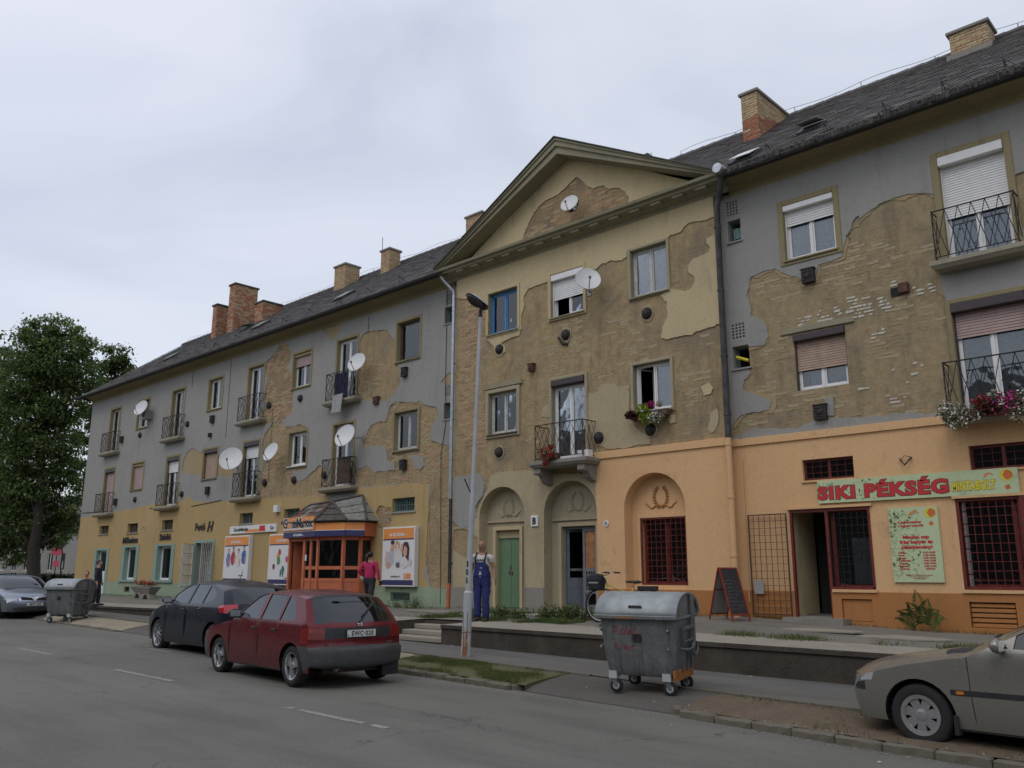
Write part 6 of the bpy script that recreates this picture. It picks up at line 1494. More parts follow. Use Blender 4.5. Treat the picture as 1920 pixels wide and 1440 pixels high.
# shop front: one iron frame holding doorway and window grille
xd0, xd1, xw1 = -8.62, -7.80, -6.88
fr = MB(); fr.box(xd0, xw1, WR - .05, WR + .03, 1.30, 1.36); fr.box(xd0, xd0 + .05, WR - .05, WR + .03, -.9, 1.30); fr.box(xd1 - .03, xd1 + .03, WR - .05, WR + .03, -.9, 1.30); fr.box(xw1 - .05, xw1, WR - .05, WR + .03, -.25, 1.30); fr.box(xd1 + .03, xw1 - .05, WR - .05, WR + .03, -.30, -.25)
sf = fr.build('shop_front', M['red_iron'], RW)
MB().box(xd0 - .03, xw1 + .06, WR - .10, WR - .041, 1.37, 1.42).build('lintel_moulding', M['apricot'], sf)
MB().box(xd1 + .03, xw1 + .03, WR - .10, WR - .02, -.36, -.302).build('sill', M['apricot'], sf)
grille(RW, WR - .01, xd1 + .03, xw1 - .04, -.27, 1.31, 7, 10, 'iron', .009, .012, parent=sf)
window(RW, WR, xd1 + .02, xw1, -.30, 1.36, 'red_iron', n=1, curtain=None, rec=.12, t=.05).name = 'shop_window'
pleat(-7.45, -7.0, -.2, .75, WR + .34, 3, .03).build('curtain', M['curtain_grey'], sf, smooth=True)
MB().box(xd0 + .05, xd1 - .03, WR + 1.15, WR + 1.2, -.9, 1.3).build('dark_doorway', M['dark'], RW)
MB().box(xd0, xd1, WR, WR + 1.15, -.98, -.87).build('shop_floor', M['concrete'], RW)
grille(RW, WR - .12, -9.58, -8.66, -.86, 1.30, 7, 14, 'rusty_iron', .010, .025, name='folding_grille', parent=sf)
MB().box(-9.50, -9.28, WR - .145, WR - .135, -.42, -.12).build('notice', M['pale_grey'], sf)
MB().box(-8.75, -7.45, WR - .42, WR - .04, -1.15, -.885).build('doorstep', M['concrete'], RW); bevel(RW.children[-1], .02, 2)
a = W['bw']; o = window(RW, WR, *a, 'red_iron', n=2, curtain=None, rec=.13, t=.06); o.name = 'shop_window'
MB().box(a[0] - .04, a[1] + .04, WR - .10, WR - .041, a[3] + .001, a[3] + .05).build('lintel_moulding', M['apricot'], o); MB().box(a[0] - .03, a[1] + .03, WR - .10, WR - .02, a[2] - .06, a[2] - .002).build('sill', M['apricot'], o)
grille(RW, WR - .01, a[0] + .01, -4.13, a[2] + .01, a[3] - .01, 8, 10, 'red_iron', .011, .045, parent=o); grille(RW, WR - .01, -4.07, a[1], a[2] + .01, a[3] - .01, 6, 10, 'red_iron', .011, .045, parent=o)
gb = MB(); 
for i in range(7): gb.box(a[0] + .08, a[0] + .14, WR + .06, WR + .12, a[2] + .06 + i * .235, a[2] + .27 + i * .235)
gb.build('glass_brick', M['pale_grey'], o)
window(RW, WR, *W['bw2'], 'red_iron', n=2, curtain=None, rec=.13, t=.06).name = 'shop_window'
MB().box(-4.13, -4.03, WR - .09, WR - .05, -1.15, 1.42).build('gate_post', M['red_iron'], RW)
for k, sl_ in (('c1', 0), ('c2', 1)):
 a = W[k]; mb = MB()
 if sl_:
  for i in range(5): mb.hexa([(a[0] + .02, WR - .03, a[2] + .09 * i + .01), (a[1] - .02, WR - .03, a[2] + .09 * i + .01), (a[1] - .02, WR + .02, a[2] + .09 * i + .01), (a[0] + .02, WR + .02, a[2] + .09 * i + .01), (a[0] + .02, WR - .03, a[2] + .09 * i + .06), (a[1] - .02, WR - .03, a[2] + .09 * i + .06), (a[1] - .02, WR + .02, a[2] + .09 * i + .085), (a[0] + .02, WR + .02, a[2] + .09 * i + .085)])
 else: mb.box(a[0] + .01, a[1] - .01, WR - .02, WR + .02, a[2] + .01, a[3] - .01)
 mb.build('cellar_cover', M['rust_base'], RW)
# bakery sign boards
M['sign_green'] = plaster('pale_green_sign', (.50, .58, .36), (.40, .48, .27), (.60, .66, .45), b1=0.0, streak=.05)
M['leafprint'] = plain('green_print', (.30, .38, .18), .5, var=.4, scale=20)
def sun_deco(t, x, z, r, y, cres):
 s = MB(); P = []
 for k in range(36): q = r * (1.0 if k % 2 else .72); P.append((x + q * cos(2 * pi * k / 36) * 1.0, z + q * sin(2 * pi * k / 36)))
 s.poly([(a, y, b) for a, b in P]); s.build('printed_sun', M['sign_yellow'], t)
 s = MB(); blob(s, x + r * .18, z, r * .62, r * .66, y - .001); s.build('printed_roll', pc('print_roll', (.55, .13, .03)), t)
 s = MB(); n = 12; cx, cz, R = cres; P = [(cx + R * cos(pi * (.1 + .95 * k / n)), cz + R * .8 * sin(pi * (.1 + .95 * k / n))) for k in range(n + 1)] + [(cx + .02 + R * .55 * cos(pi * (.1 + .95 * k / n)), cz + R * .42 * sin(pi * (.1 + .95 * k / n))) for k in range(n, -1, -1)]
 for k in range(n): s.poly([(P[k][0], y, P[k][1]), (P[k + 1][0], y, P[k + 1][1]), (P[2 * n - k][0], y, P[2 * n - k][1]), (P[2 * n + 1 - k][0], y, P[2 * n + 1 - k][1])])
 s.build('printed_croissant', pc('print_croissant', (.58, .24, .08)), t)
 s = MB(); blob(s, x, z - r * 1.75, r * .34, r * .32, y - .0005, ph=1); s.poly([(x + r * .05, y - .0005, z - r * 1.6), (x + r * .2, y - .0005, z - r * 1.6), (x + r * .16, y - .0005, z - r * 1.22)]); s.build('printed_roll', pc('print_roll', (.55, .13, .03)), t)
def print_leaves(t, x0, x1, z0, z1, y, n):
 s = MB(); r = random.Random(n)
 for i in range(n):
  x, z = x0 + (x1 - x0) * r.random() ** 1.6, r.uniform(z0, z1); a = r.uniform(0, pi); l = r.uniform(.02, .05)
  s.poly([(x + l * cos(a), y, z + l * sin(a)), (x + l * .35 * cos(a + 1.57), y, z + l * .35 * sin(a + 1.57)), (x - l * cos(a), y, z - l * sin(a)), (x - l * .35 * cos(a + 1.57), y, z - l * .35 * sin(a + 1.57))])
 s.build('leaf_print', M['leafprint'], t, kind='stuff')
t = thing('shop_sign', 'long pale green bakery sign with big red letters over the shop door and window', 'sign', (-6.01, WR - .08, 1.47))
MB().box(-1.91, 1.91, -.02, .03, 0, .47).build('board', M['sign_green'], t); print_leaves(t, -1.88, -.3, .03, .44, -.0215, 130)
for (s, x, sx) in (('SIKI PÉKSÉG', -.59, 1.24),):
 text_on(s, .36, FR(x - .005, -.023, .085), M['sign_edge'], t, bold=.027, sx=sx, ext=.001, spacing=1.12); text_on(s, .36, FR(x - .005, -.0255, .085), M['sign_red'], t, bold=.018, sx=sx, ext=.001, spacing=1.12)
text_on('MINTABOLT', .235, FR(1.14, -.023, .10), M['sign_edge'], t, bold=.017, sx=.56, ext=.001, spacing=1.06); text_on('MINTABOLT', .235, FR(1.14, -.0255, .10), M['sign_yellow'], t, bold=.011, sx=.56, ext=.001, spacing=1.06)
sun_deco(t, 1.72, .34, .13, -.022, (1.42, .33, .09))
t = thing('poster', 'pale green bakery opening hours poster on the wall between the two grilled shop windows', 'poster', (-6.03, WR - .07, -.15))
MB().box(-.47, .47, -.015, .025, 0, 1.45).build('board', M['sign_green'], t); print_leaves(t, -.45, .1, .1, 1.4, -.0165, 240)
sun_deco(t, .33, 1.33, .12, -.018, (.03, 1.30, .10)); F_ = lambda x, z: FR(x, -.018, z)
text_on('A legfinomabbat', .062, F_(-.08, 1.14), M['sign_red'], t, bold=.002, sx=1.12); text_on('a legjobb helyről!', .062, F_(-.06, 1.07), M['sign_red'], t, bold=.002, sx=1.12)
for s, z in (('Minden nap', .84), ('friss kenyér és', .745), ('péksütemény!', .645)): text_on(s, .088, F_(0.02, z), M['sign_red'], t, bold=.004, sx=1.2)
for i, (d, h) in enumerate((('Hétfő', '6.00-18.00'), ('Kedd', '6.00-18.00'), ('Szerda', '6.00-18.00'), ('Csütörtök', '6.00-18.00'), ('Péntek', '6.00-18.00'), ('Szombat', '6.00-12.00'), ('Vasárnap', 'ZÁRVA'))):
 z = .555 - i * .052; text_on(d, .046, F_(-.34, z), M['sign_red'], t, bold=.0015, align='LEFT', sx=1.15); text_on(h, .046, F_(.24, z), M['sign_red'], t, bold=.0015, sx=1.15)
for i, s in enumerate(('6.00 órától friss péksütemények, kenyerek', 'és sütemények helyben sütve', 'szeretettel várjuk!')): text_on(s, .027, F_(.02, .13 - i * .033), M['sign_red'], t, sx=1.1)
t = thing('wall_bracket', 'rusty V shaped iron bracket on the wall above the bakery sign', 'bracket', (-6.05, WR - .04, 2.15)); MB().tube([(-.13, -.02, .12), (0, -.16, -.02), (.10, -.02, .14)], .018, 6).tube([(-.1, -.02, .13), (0, -.10, .17), (.1, -.02, .14)], .007, 5).build('rod', M['rusty_iron'], t)
# ------------------------------------------------------------------ cars
def smoothp(P, n=3):
 """Catmull-Rom through the profile, keeping attributes linear"""
 out = []; m = len(P)
 for i in range(m - 1):
  p0, p1, p2, p3 = P[max(i - 1, 0)], P[i], P[i + 1], P[min(i + 2, m - 1)]
  for k in range(n):
   t = k / n
   def cr(j):
    a = .5 * ((2 * p1[j]) + (-p0[j] + p2[j]) * t + (2 * p0[j] - 5 * p1[j] + 4 * p2[j] - p3[j]) * t * t + (-p0[j] + 3 * p1[j] - 3 * p2[j] + p3[j]) * t ** 3); return a
   out.append((cr(0), cr(1), lerp(p1[2], p2[2], t), lerp(p1[3], p2[3], t), p1[4]))
 out.append(P[-1]); return out
def wheel(root, x, y, r, rimr, style, wd=.19, side=-1):
 t = MB(); h = wd / 2
 t.lathe([(rimr * .98, -h * .95), (rimr * 1.02, -h), (r * .90, -h * 1.02), (r * .975, -h * .86), (r, -h * .6), (r, h * .6), (r * .975, h * .86), (r * .9, h * 1.02), (rimr, h), (rimr, -h * .5)], (0, 0, 0), 'y', 30)
 wt = link('wheel', t.mesh('wheel', M['rubber'], True), root); wt.location = (x, y, r)
 rm = MB(); s = side
 rm.lathe([(rimr * 1.0, s * h * .98), (rimr * .93, s * h * .93), (rimr * .89, s * h * .6), (rimr * .86, s * h * .2)], (0, 0, 0), 'y', 30); f = s * h * .80
 def spoke(a, w0, w1, r0, r1, d0, d1):
  ca, sa = cos(a), sin(a); P = []
  for rr, ww, dd in ((r0, w0, d0), (r1, w1, d1)):
   for q in (-1, 1): P.append((rr * ca - q * ww * sa, dd, rr * sa + q * ww * ca))
  th = -s * .02; b = rm.vs(P + [(p[0], p[1] + th, p[2]) for p in P])
  for fc in ((0, 1, 3, 2), (4, 6, 7, 5), (0, 2, 6, 4), (1, 5, 7, 3)): rm.face(*[b + i for i in fc])
 if style == 'three':
  for k in range(3):
   a = 2 * pi * k / 3 + .5; spoke(a - .24, .035, .045, .03, rimr * .92, f, f * .85); spoke(a + .24, .035, .045, .03, rimr * .92, f, f * .85)
 elif style == 'multi':
  for k in range(10): a = 2 * pi * k / 10; spoke(a, .016, .026, .03, rimr * .93, f, f * .9)
 else:
  n = 7
  for k in range(n): a = 2 * pi * k / n + .2; spoke(a, .035, .052, .04, rimr * .96, f * 1.05, f * 1.12)
  rm.lathe([(rimr * 1.0, s * h * 1.06), (rimr * .80, s * h * 1.0), (rimr * .78, s * h * .8)], (0, 0, 0), 'y', 28)
 rm.lathe([(.062, f * .7), (.06, f * 1.08), (.035, f * 1.16), (0, f * 1.18)], (0, 0, 0), 'y', 18)
 link('rim', rm.mesh('rim', M['hubcap'] if style == 'cap' else M['alloy'], False), wt)
 bk = MB(); bk.lathe([(0, s * h * .25), (rimr * .9, s * h * .25)], (0, 0, 0), 'y', 24); bk.lathe([(0, s * h * .5), (.12, s * h * .5), (.12, s * h * .2)], (0, 0, 0), 'y', 18); link('brake_disc', bk.mesh('brake', M['black_plastic']), wt)
def car(lab, loc, rz, L, Wd, prof, arches, win, doors, body_m, wheels, stripcls, extra, belt=.92, lean=.40, zsill=.22, lights=(), trim=(), cat='car', gl='car_glass', taper=(.55, .10, .45, .07), quarter=None):
 root = thing('parked_car', lab, cat, loc, rz)
 PR = smoothp(prof, 3); hw = Wd / 2
 def wf(x, z):
  w_ = hw - .045 * max(0, (.55 - z) / .35) ** 2 - .03 * max(0, (z - .55) / .4) ** 2 if z < belt else hw - .03 * ((belt - .55) / .4) ** 2 - (z - belt) * lean
  a, b, c, d = taper
  if x < a: w_ -= b * ((a - x) / a) ** 2
  if x > L - c: w_ -= d * ((x - L + c) / c) ** 2
  return w_
 n = len(PR); nor = []
 for i in range(n):
  a = PR[max(i - 1, 0)]; b = PR[min(i + 1, n - 1)]; d = Vector((b[0] - a[0], b[1] - a[1])).normalized(); q = Vector((-d.y, d.x)); q.y *= .12 if PR[i][4] in ('bumper', 'bumper2', 'nose', 'panel', 'gate') and (PR[i][0] < .3 or PR[i][0] > L - .3) else 1; nor.append(q.normalized())
 edge = [(PR[i][0] - nor[i].x * PR[i][2], PR[i][1] - nor[i].y * PR[i][2]) for i in range(n)]
 ns = 14; S_ = [-1 + 2 * k / (2 * ns) for k in range(2 * ns + 1)]
 def pt(i, s):
  x, z, r, p, c = PR[i]; q = r * abs(s) ** p; e = edge[i]
  return (x - nor[i].x * q, s * wf(*e), z - nor[i].y * q)
 G = {}
 for i in range(n - 1):
  for k in range(2 * ns):
   s0, s1 = S_[k], S_[k + 1]; c = stripcls(PR[i][4], (abs(s0) + abs(s1)) / 2, (PR[i][1] + PR[i + 1][1]) / 2)
   mb = G.setdefault(c, MB()); P = [pt(i, s0), pt(i + 1, s0), pt(i + 1, s1), pt(i, s1)]
   if c[0] == 'windscreen' or c[0] == 'rear_window': P = [(a, b * 1.0, d) for a, b, d in P]
   mb.poly(P)
 # side
 bot = []; ar = wheels[3]; x1 = edge[-1][0]; x0 = edge[0][0]
 bot.append((edge[-1][0], zsill))
 for ax in sorted(arches, reverse=True):
  zc = wheels[1]
  a0 = math.asin(max(-1, min(1, (zsill - zc) / ar)))
  bot += [(ax + ar * cos(a), zc + ar * sin(a)) for a in [a0 + (pi - 2 * a0) * k / 16 for k in range(17)]]
 bot.append((edge[0][0], zsill))
 outline = edge + bot
 gpts = [(x, z) for x in frange(.1, L - .1, .10) for z in frange(.25, 1.4, .09)]
 gpts = [p for p in gpts if pip(p, outline)]
 regs = [(w_, 'win', i) for i, w_ in enumerate(win)]
 loops = [outline] + win + [d for d, _ in doors] + [l for l, *_ in trim]
 V, T = cdt(loops, gpts); SIDE = set()
 for t in T:
  c = (sum(V[i][0] for i in t) / 3, sum(V[i][1] for i in t) / 3)
  if not pip(c, outline): continue
  cl = ('body', body_m)
  for k, (d, nm) in enumerate(doors):
   if pip(c, d): cl = ('%s#%d' % (nm, k), body_m)
  for l, nm, m_ in trim:
   if pip(c, l): cl = (nm, m_)
  for i, w_ in enumerate(win):
   if pip(c, w_): cl = ('side_window#%d' % i, gl)
  for sg in (-1, 1):
   key = (cl[0] + ('L' if sg < 0 else 'R') if '#' in cl[0] else cl[0] + '#s' + 'RL'[sg < 0], cl[1]); mb = G.setdefault(key, MB()); inn = .012 if cl[0].startswith('side_window') else (.008 if cl[0] == 'door_gap' else 0)
   P = [(V[i][0], sg * (wf(*V[i]) - inn), V[i][1]) for i in t]; mb.poly(P if sg < 0 else P[::-1]); SIDE.add(key[0])
 made = {}
 GG = [(k_, mi) for k_, mb in sorted(G.items(), key=lambda q: q[0][0]) for mi in ([mb] if k_[0].startswith('body') else islands(mb))]
 for (nm, m_), mb in GG:
  name = nm.split('#')[0]; par = root
  me = mb.mesh(name, M[m_], True); bm = bmesh.new(); bm.from_mesh(me); bmesh.ops.remove_doubles(bm, verts=bm.verts, dist=2e-4)
  for e in bm.edges:
   if len(e.link_faces) == 2 and e.calc_face_angle(0) > radians(50): e.smooth = False
  bm.to_mesh(me); bm.free(); made[nm] = link(name, me, par)
  if nm in SIDE:
   N = []
   for v in me.vertices:
    x, z = v.co.x, v.co.z; e_ = .03; s_ = -1 if v.co.y < 0 else 1
    N.append(Vector((-(wf(x + e_, z) - wf(x - e_, z)) / (2 * e_), s_, -(wf(x, z + e_) - wf(x, z - e_)) / (2 * e_))).normalized())
   me.normals_split_custom_set_from_vertices(N)
 # arch liners, floor, wheels
 ll = MB()
 for ax in arches:
  for sg in (-1, 1):
   pr = [(ax + (ar - .002) * cos(pi * k / 12), wheels[1] + (ar - .002) * sin(pi * k / 12)) for k in range(13)]
   yo = hw - .035
   for a, b in zip(pr, pr[1:]): ll.poly([(a[0], sg * yo, a[1]), (b[0], sg * yo, b[1]), (b[0], sg * (yo - .30), b[1]), (a[0], sg * (yo - .30), a[1])])
   ll.poly([(x, sg * (yo - .30), z) for x, z in pr] + [(ax + ar, sg * (yo - .3), .2), (ax - ar, sg * (yo - .3), .2)][::1])
 ll.box(x0 + .1, x1 - .1, -hw + .34, hw - .34, zsill - .03, zsill + .04)
 ll.box(arches[0] + ar, arches[1] - ar, -hw + .05, hw - .05, zsill - .02, zsill + .03)
 ll.build('underbody', M['black_plastic'], root)
 for ax in arches:
  for sg in (-1, 1): wheel(root, ax, sg * (hw - wheels[4] / 2 - .03), wheels[0], wheels[2], wheels[5], wheels[4], sg)
 # cabin
 sx = L * .42
 for (x, y) in ((sx, -.36), (sx, .36)):
  s_ = MB(); s_.box(x - .02, x + .46, y - .24, y + .24, .30, .52); s0 = len(s_.v); s_.box(-.06, .07, -.23, .23, 0, .56); s_.xf(Matrix.Translation((x + .5, y, .48)) @ Matrix.Rotation(radians(16), 4, 'Y'), s0); s0 = len(s_.v); s_.box(-.04, .05, -.12, .12, .60, .78); s_.xf(Matrix.Translation((x + .5, y, .44)) @ Matrix.Rotation(radians(16), 4, 'Y'), s0)
  o = s_.build('front_seat', M['seat'], root); bevel(o, .04, 2)
 s_ = MB(); s_.box(sx + .85, sx + 1.3, -.60, .60, .32, .55); s_.box(sx + 1.25, sx + 1.42, -.60, .60, .5, .98); o = s_.build('rear_seat', M['seat'], root); bevel(o, .05, 2)
 d_ = MB(); d_.box(sx - .75, sx - .35, -.64, .64, .60, belt - .02); o = d_.build('dashboard', M['black_plastic'], root); bevel(o, .05, 2)
 MB().tube([(sx - .28 + .05 * cos(a), -.36 + .18 * cos(a), belt - .04 + .17 * sin(a)) for a in [2 * pi * k / 18 for k in range(18)]], .014, 6, closed=True).build('steering_wheel', M['black_plastic'], root)
 extra(root, wf, pt, PR)
 return root
def mirror(root, wf, x, z, m_, side=-1):
 y = side * (wf(x, z) + .10); b = MB(); b.ball((x, y, z + .03), .07, .11, .075, 12, 8); b.v = [((a if a < x + .03 else x + .03), c, d) for a, c, d in b.v]
 o = b.build('wing_mirror', M[m_], root, smooth=True); MB().tube([(x, side * (wf(x, z) - .02), z - .03), (x, y, z)], .025, 6).build('mirror_arm', M['black_plastic'], o)
 MB().box(x + .031, x + .034, y - .085, y + .085, z - .02, z + .08).build('mirror_glass', M['chrome'], o)
def handle(root, wf, x, z, m_, w_=.17, side=(-1, 1)):
 for s in side:
  y = s * wf(x, z); o = MB().box(x - w_ / 2, x + w_ / 2, y - .012, y + .02, z - .018, z + .018).build('door_handle', M[m_], root); bevel(o, .006, 1)
def plate(root, x, z, txt, back=True, tilt=0, y=0):
 s = 1 if back else -1; b = MB().box(-.26, .26, -.006, .006, -.056, .056)
 Mx = Matrix.Translation((x, y, z)) @ Matrix.Rotation(radians(90) * s, 4, 'Z') @ Matrix.Rotation(tilt, 4, 'X'); b.xf(Mx); o = b.build('number_plate', M['plate_white'], root)
 f = MB().ring(-.262, .262, -.058, .058, .006, -.009, .004); f.xf(Mx); f.build('plate_frame', M['black_plastic'], o)
 me = text_mesh(txt, .098, .0022, .001, 'CENTER', .92, 1.12); me.transform(Mx @ FR(.02, -.0075, -.037)); me.materials.clear(); me.materials.append(M['sign_black']); link('lettering', me, o)
 me = text_mesh('H', .034, .001, .001); me.transform(Mx @ FR(-.238, -.0075, -.04)); me.materials.clear(); me.materials.append(M['sign_black']); link('lettering', me, o)
def ring_badge(root, p, r, Mx, m_='chrome'):
 mb = MB(); mb.tube([(r * cos(2 * pi * k / 20), 0, r * sin(2 * pi * k / 20)) for k in range(20)], r * .13, 6, closed=True)
 mb.prism([(-r * 1.35, .02 * r), (-r * .1, .30 * r), (-r * .1, .02 * r), (r * 1.35, -.02 * r), (r * .1, -.30 * r), (r * .1, -.02 * r)], -.004, .004); mb.xf(Matrix.Translation(p) @ Mx); mb.build('badge', M[m_], root)
# --- maroon hatchback driving away on the left lane
prof = [(.16, .20, .10, 2.5, 'bumper'), (.05, .27, .17, 2.4, 'bumper'), (.0, .42, .20, 2.4, 'bumper'), (.02, .56, .20, 2.4, 'bumper'), (.06, .62, .20, 2.4, 'nose'), (.13, .73, .18, 2.6, 'hood'), (.45, .82, .09, 3, 'hood'), (.85, .885, .07, 3.5, 'hood'), (1.12, .925, .07, 3.5, 'cowl'), (1.22, .965, .09, 3, 'ws'), (1.55, 1.17, .09, 3, 'ws'), (1.88, 1.335, .07, 3.5, 'roof'), (2.15, 1.39, .06, 3.5, 'roof'), (2.65, 1.405, .06, 3.5, 'roof'), (3.15, 1.375, .06, 3.5, 'roof'), (3.42, 1.335, .06, 3.5, 'spoiler'), (3.50, 1.30, .07, 3, 'rw'), (3.70, 1.12, .09, 3, 'rw'), (3.88, .93, .12, 2.6, 'gate'), (3.945, .86, .14, 2.4, 'panel'), (3.965, .70, .15, 2.4, 'gate'), (3.975, .60, .16, 2.4, 'bumper'), (4.05, .565, .17, 2.4, 'bumper'), (4.055, .44, .17, 2.4, 'bumper'), (4.02, .30, .15, 2.4, 'bumper'), (3.92, .26, .1, 2.5, 'bumper')]
def sc_red(c, s, z):
 if c == 'bumper': return ('bumper', 'grey_plastic')
 if c == 'ws': return ('windscreen', 'car_glass') if s < .86 else ('body', 'paint_red')
 if c == 'rw': return ('rear_window', 'car_glass') if s < .84 else ('body', 'paint_red')
 if c == 'cowl': return ('cowl', 'black_plastic') if s < .8 else ('body', 'paint_red')
 if c == 'spoiler': return ('spoiler', 'black_plastic') if s < .84 else ('body', 'paint_red')
 if c == 'panel': return ('tail_light', 'lamp_red') if s > .70 else ('tail_panel', 'black_plastic')
 if c == 'gate': return ('tailgate', 'paint_red') if s < .88 else ('body', 'paint_red')
 if c == 'nose': return ('headlight', 'lamp_clear') if s > .62 else ('grille', 'black_plastic')
 if c == 'hood': return ('hood', 'paint_red') if s < .86 else ('body', 'paint_red')
 return ('body', 'paint_red')
winr = [[(1.42, .955), (1.70, 1.15), (1.98, 1.315), (2.20, 1.335), (2.17, .945)], [(2.27, .945), (2.30, 1.335), (2.86, 1.32), (2.84, .945)], [(2.90, .945), (2.93, 1.315), (3.14, 1.28), (3.34, 1.04), (3.36, .96)]]
doorr = [([(1.22, .30), (1.24, .93), (1.40, .945), (1.68, 1.17), (1.97, 1.33), (2.22, 1.35), (2.225, .94), (2.215, .30)], 'front_door'), ([(2.235, .30), (2.245, .94), (2.25, 1.352), (2.92, 1.335), (2.88, .93), (2.86, .70), (2.78, .50), (2.66, .30)], 'rear_door')]
def gap(x0, z0, x1, z1, t=.008): return [(x0, z0), (x0 + t, z0), (x1 + t, z1), (x1, z1)]
tr_r = [(gap(1.205, .30, 1.225, .93), 'door_gap', 'black_plastic'), (gap(2.219, .30, 2.228, .94), 'door_gap', 'black_plastic'), (gap(2.885, .70, 2.885, .93), 'door_gap', 'black_plastic'),
  ([(3.62, .64), (3.60, .86), (3.80, .865), (3.86, .64)], 'tail_light', 'lamp_red'), ([(3.62, .245), (3.55, .60), (3.90, .60), (3.9, .30)], 'bumper', 'grey_plastic'), ([(.12, .24), (.14, .56), (.34, .56), (.42, .25)], 'bumper', 'grey_plastic'), ([(1.20, .925), (2.86, .925), (2.86, .937), (1.20, .937)], 'belt_trim', 'black_plastic')]
def ex_red(root, wf, pt, PR):
 mirror(root, wf, 1.50, .98, 'black_plastic', -1); mirror(root, wf, 1.50, .98, 'black_plastic', 1); handle(root, wf, 2.08, .80, 'black_plastic'); handle(root, wf, 2.76, .80, 'black_plastic')
 plate(root, 3.982, .775, 'EWC·020', True, 0)
 b = MB(); b.tube([(3.93, -.02, .93), (3.86, .10, .99), (3.62, .46, 1.22)], [.02, .012, .008], 6); b.tube([(3.83, .12, 1.03), (3.64, .44, 1.215)], .014, 5); b.build('wiper', M['black_plastic'], root)
 ring_badge(root, (3.935, 0, .905), .036, Matrix.Rotation(radians(90), 4, 'Z') @ Matrix.Rotation(radians(-30), 4, 'X'))
 MB().lathe([(.03, 0), (.03, .16), (.022, .16), (.022, 0)], (3.92, -.42, .25), 'x', 14).build('exhaust_pipe', M['rusty_iron'], root)
 MB().box(3.86, 3.90, .46, .76, .12, .30).build('mud_flap', M['rubber'], root)
 for s, y in (('OPEL', -.55), ('ASTRA', .52)):
  me = text_mesh(s, .040, .001, .001); me.transform(Matrix.Translation((3.985, y, .615)) @ Matrix.Rotation(radians(90), 4, 'Z') @ FR(0, -.004, 0)); me.materials.clear(); me.materials.append(M['chrome']); link('lettering', me, root)
 MB().box(3.80, 3.845, -.79, -.765, .80, .83).build('side_marker', M['lamp_amber'], root)
 MB().box(3.40, 3.47, -.745, -.735, .88, .94).build('fuel_flap', M['black_plastic'], root) if False else None
def place_car(fn, rear_left_hub, front_left_hub): pass
rl = Vector((-11.76, 7.62)); flw = Vector((-14.32, 7.80)); d = (rl - flw).normalized(); ang = atan2(d.y, d.x); nrm = Vector((-d.y, d.x))
org = rl - d * 3.34 + nrm * .80
car('maroon hatchback with chrome three spoke wheels, nearest car in the road, seen from behind', (org.x, org.y, RZ(-13) + .0), ang, 4.05, 1.69, prof, (.82, 3.34), winr, doorr, 'paint_red', (.295, .295, .20, .345, .18, 'three'), sc_red, ex_red, trim=tr_r, belt=.93, lean=.43)
# --- dark navy hatchback parked further along, red lamps just above the maroon roof
prof = [(.14, .18, .10, 2.5, 'bumper'), (.03, .26, .24, 2.2, 'bumper'), (.0, .45, .30, 2.2, 'bumper'), (.04, .62, .30, 2.2, 'nose'), (.16, .78, .26, 2.4, 'hood'), (.55, .92, .12, 3, 'hood'), (1.0, 1.02, .08, 3.2, 'cowl'), (1.12, 1.06, .09, 3, 'ws'), (1.6, 1.30, .09, 3, 'ws'), (1.98, 1.445, .08, 3.2, 'roof'), (2.35, 1.50, .07, 3.2, 'roof'), (2.8, 1.505, .07, 3.2, 'roof'), (3.3, 1.46, .07, 3.2, 'roof'), (3.68, 1.385, .08, 3.2, 'spoiler'), (3.80, 1.345, .09, 3, 'rw'), (4.0, 1.20, .12, 2.6, 'rw'), (4.18, 1.05, .18, 2.4, 'panel'), (4.25, .88, .20, 2.4, 'gate'), (4.26, .68, .22, 2.4, 'gate'), (4.36, .60, .24, 2.4, 'bumper2'), (4.38, .42, .24, 2.4, 'bumper2'), (4.30, .24, .18, 2.4, 'bumper')]
def sc_navy(c, s, z):
 if c == 'bumper': return ('bumper', 'black_plastic')
 if c in ('bumper2',): return ('bumper', 'paint_navy')
 if c == 'ws': return ('windscreen', 'car_glass') if s < .86 else ('body', 'paint_navy')
 if c == 'rw': return ('rear_window', 'car_glass') if s < .80 else ('body', 'paint_navy')
 if c == 'cowl': return ('cowl', 'black_plastic')
 if c == 'panel': return ('tail_light', 'lamp_bright') if s > .74 else ('tailgate', 'paint_navy')
 if c == 'nose': return ('headlight', 'lamp_clear') if s > .66 else ('grille', 'black_plastic')
 if c in ('hood',): return ('hood', 'paint_navy')
 return ('body', 'paint_navy')
wn_ = [[(1.30, 1.06), (1.42, 1.14), (1.50, 1.06)], [(1.56, 1.05), (1.60, 1.20), (2.02, 1.385), (2.34, 1.42), (2.30, 1.03)], [(2.38, 1.03), (2.42, 1.425), (2.9, 1.41), (3.02, 1.395), (2.98, 1.03)], [(3.02, 1.04), (3.06, 1.385), (3.30, 1.33), (3.50, 1.20), (3.42, 1.10)]]
dn = [([(1.40, .32), (1.36, 1.0), (1.55, 1.045), (1.58, 1.21), (2.0, 1.40), (2.36, 1.44), (2.335, 1.0), (2.34, .32)], 'front_door'), ([(2.352, .32), (2.352, 1.0), (2.38, 1.44), (3.04, 1.41), (3.02, 1.0), (2.98, .75), (2.90, .52), (2.82, .32)], 'rear_door')]
tr_n = [(gap(1.385, .32, 1.35, 1.0), 'door_gap', 'black_plastic'), (gap(2.341, .32, 2.337, 1.0), 'door_gap', 'black_plastic'), ([(3.92, .88), (3.80, .99), (4.02, 1.06), (4.14, .90)], 'tail_light', 'lamp_bright'), ([(.22, .66), (.24, .76), (.62, .86), (.50, .74)], 'headlight', 'lamp_clear')]
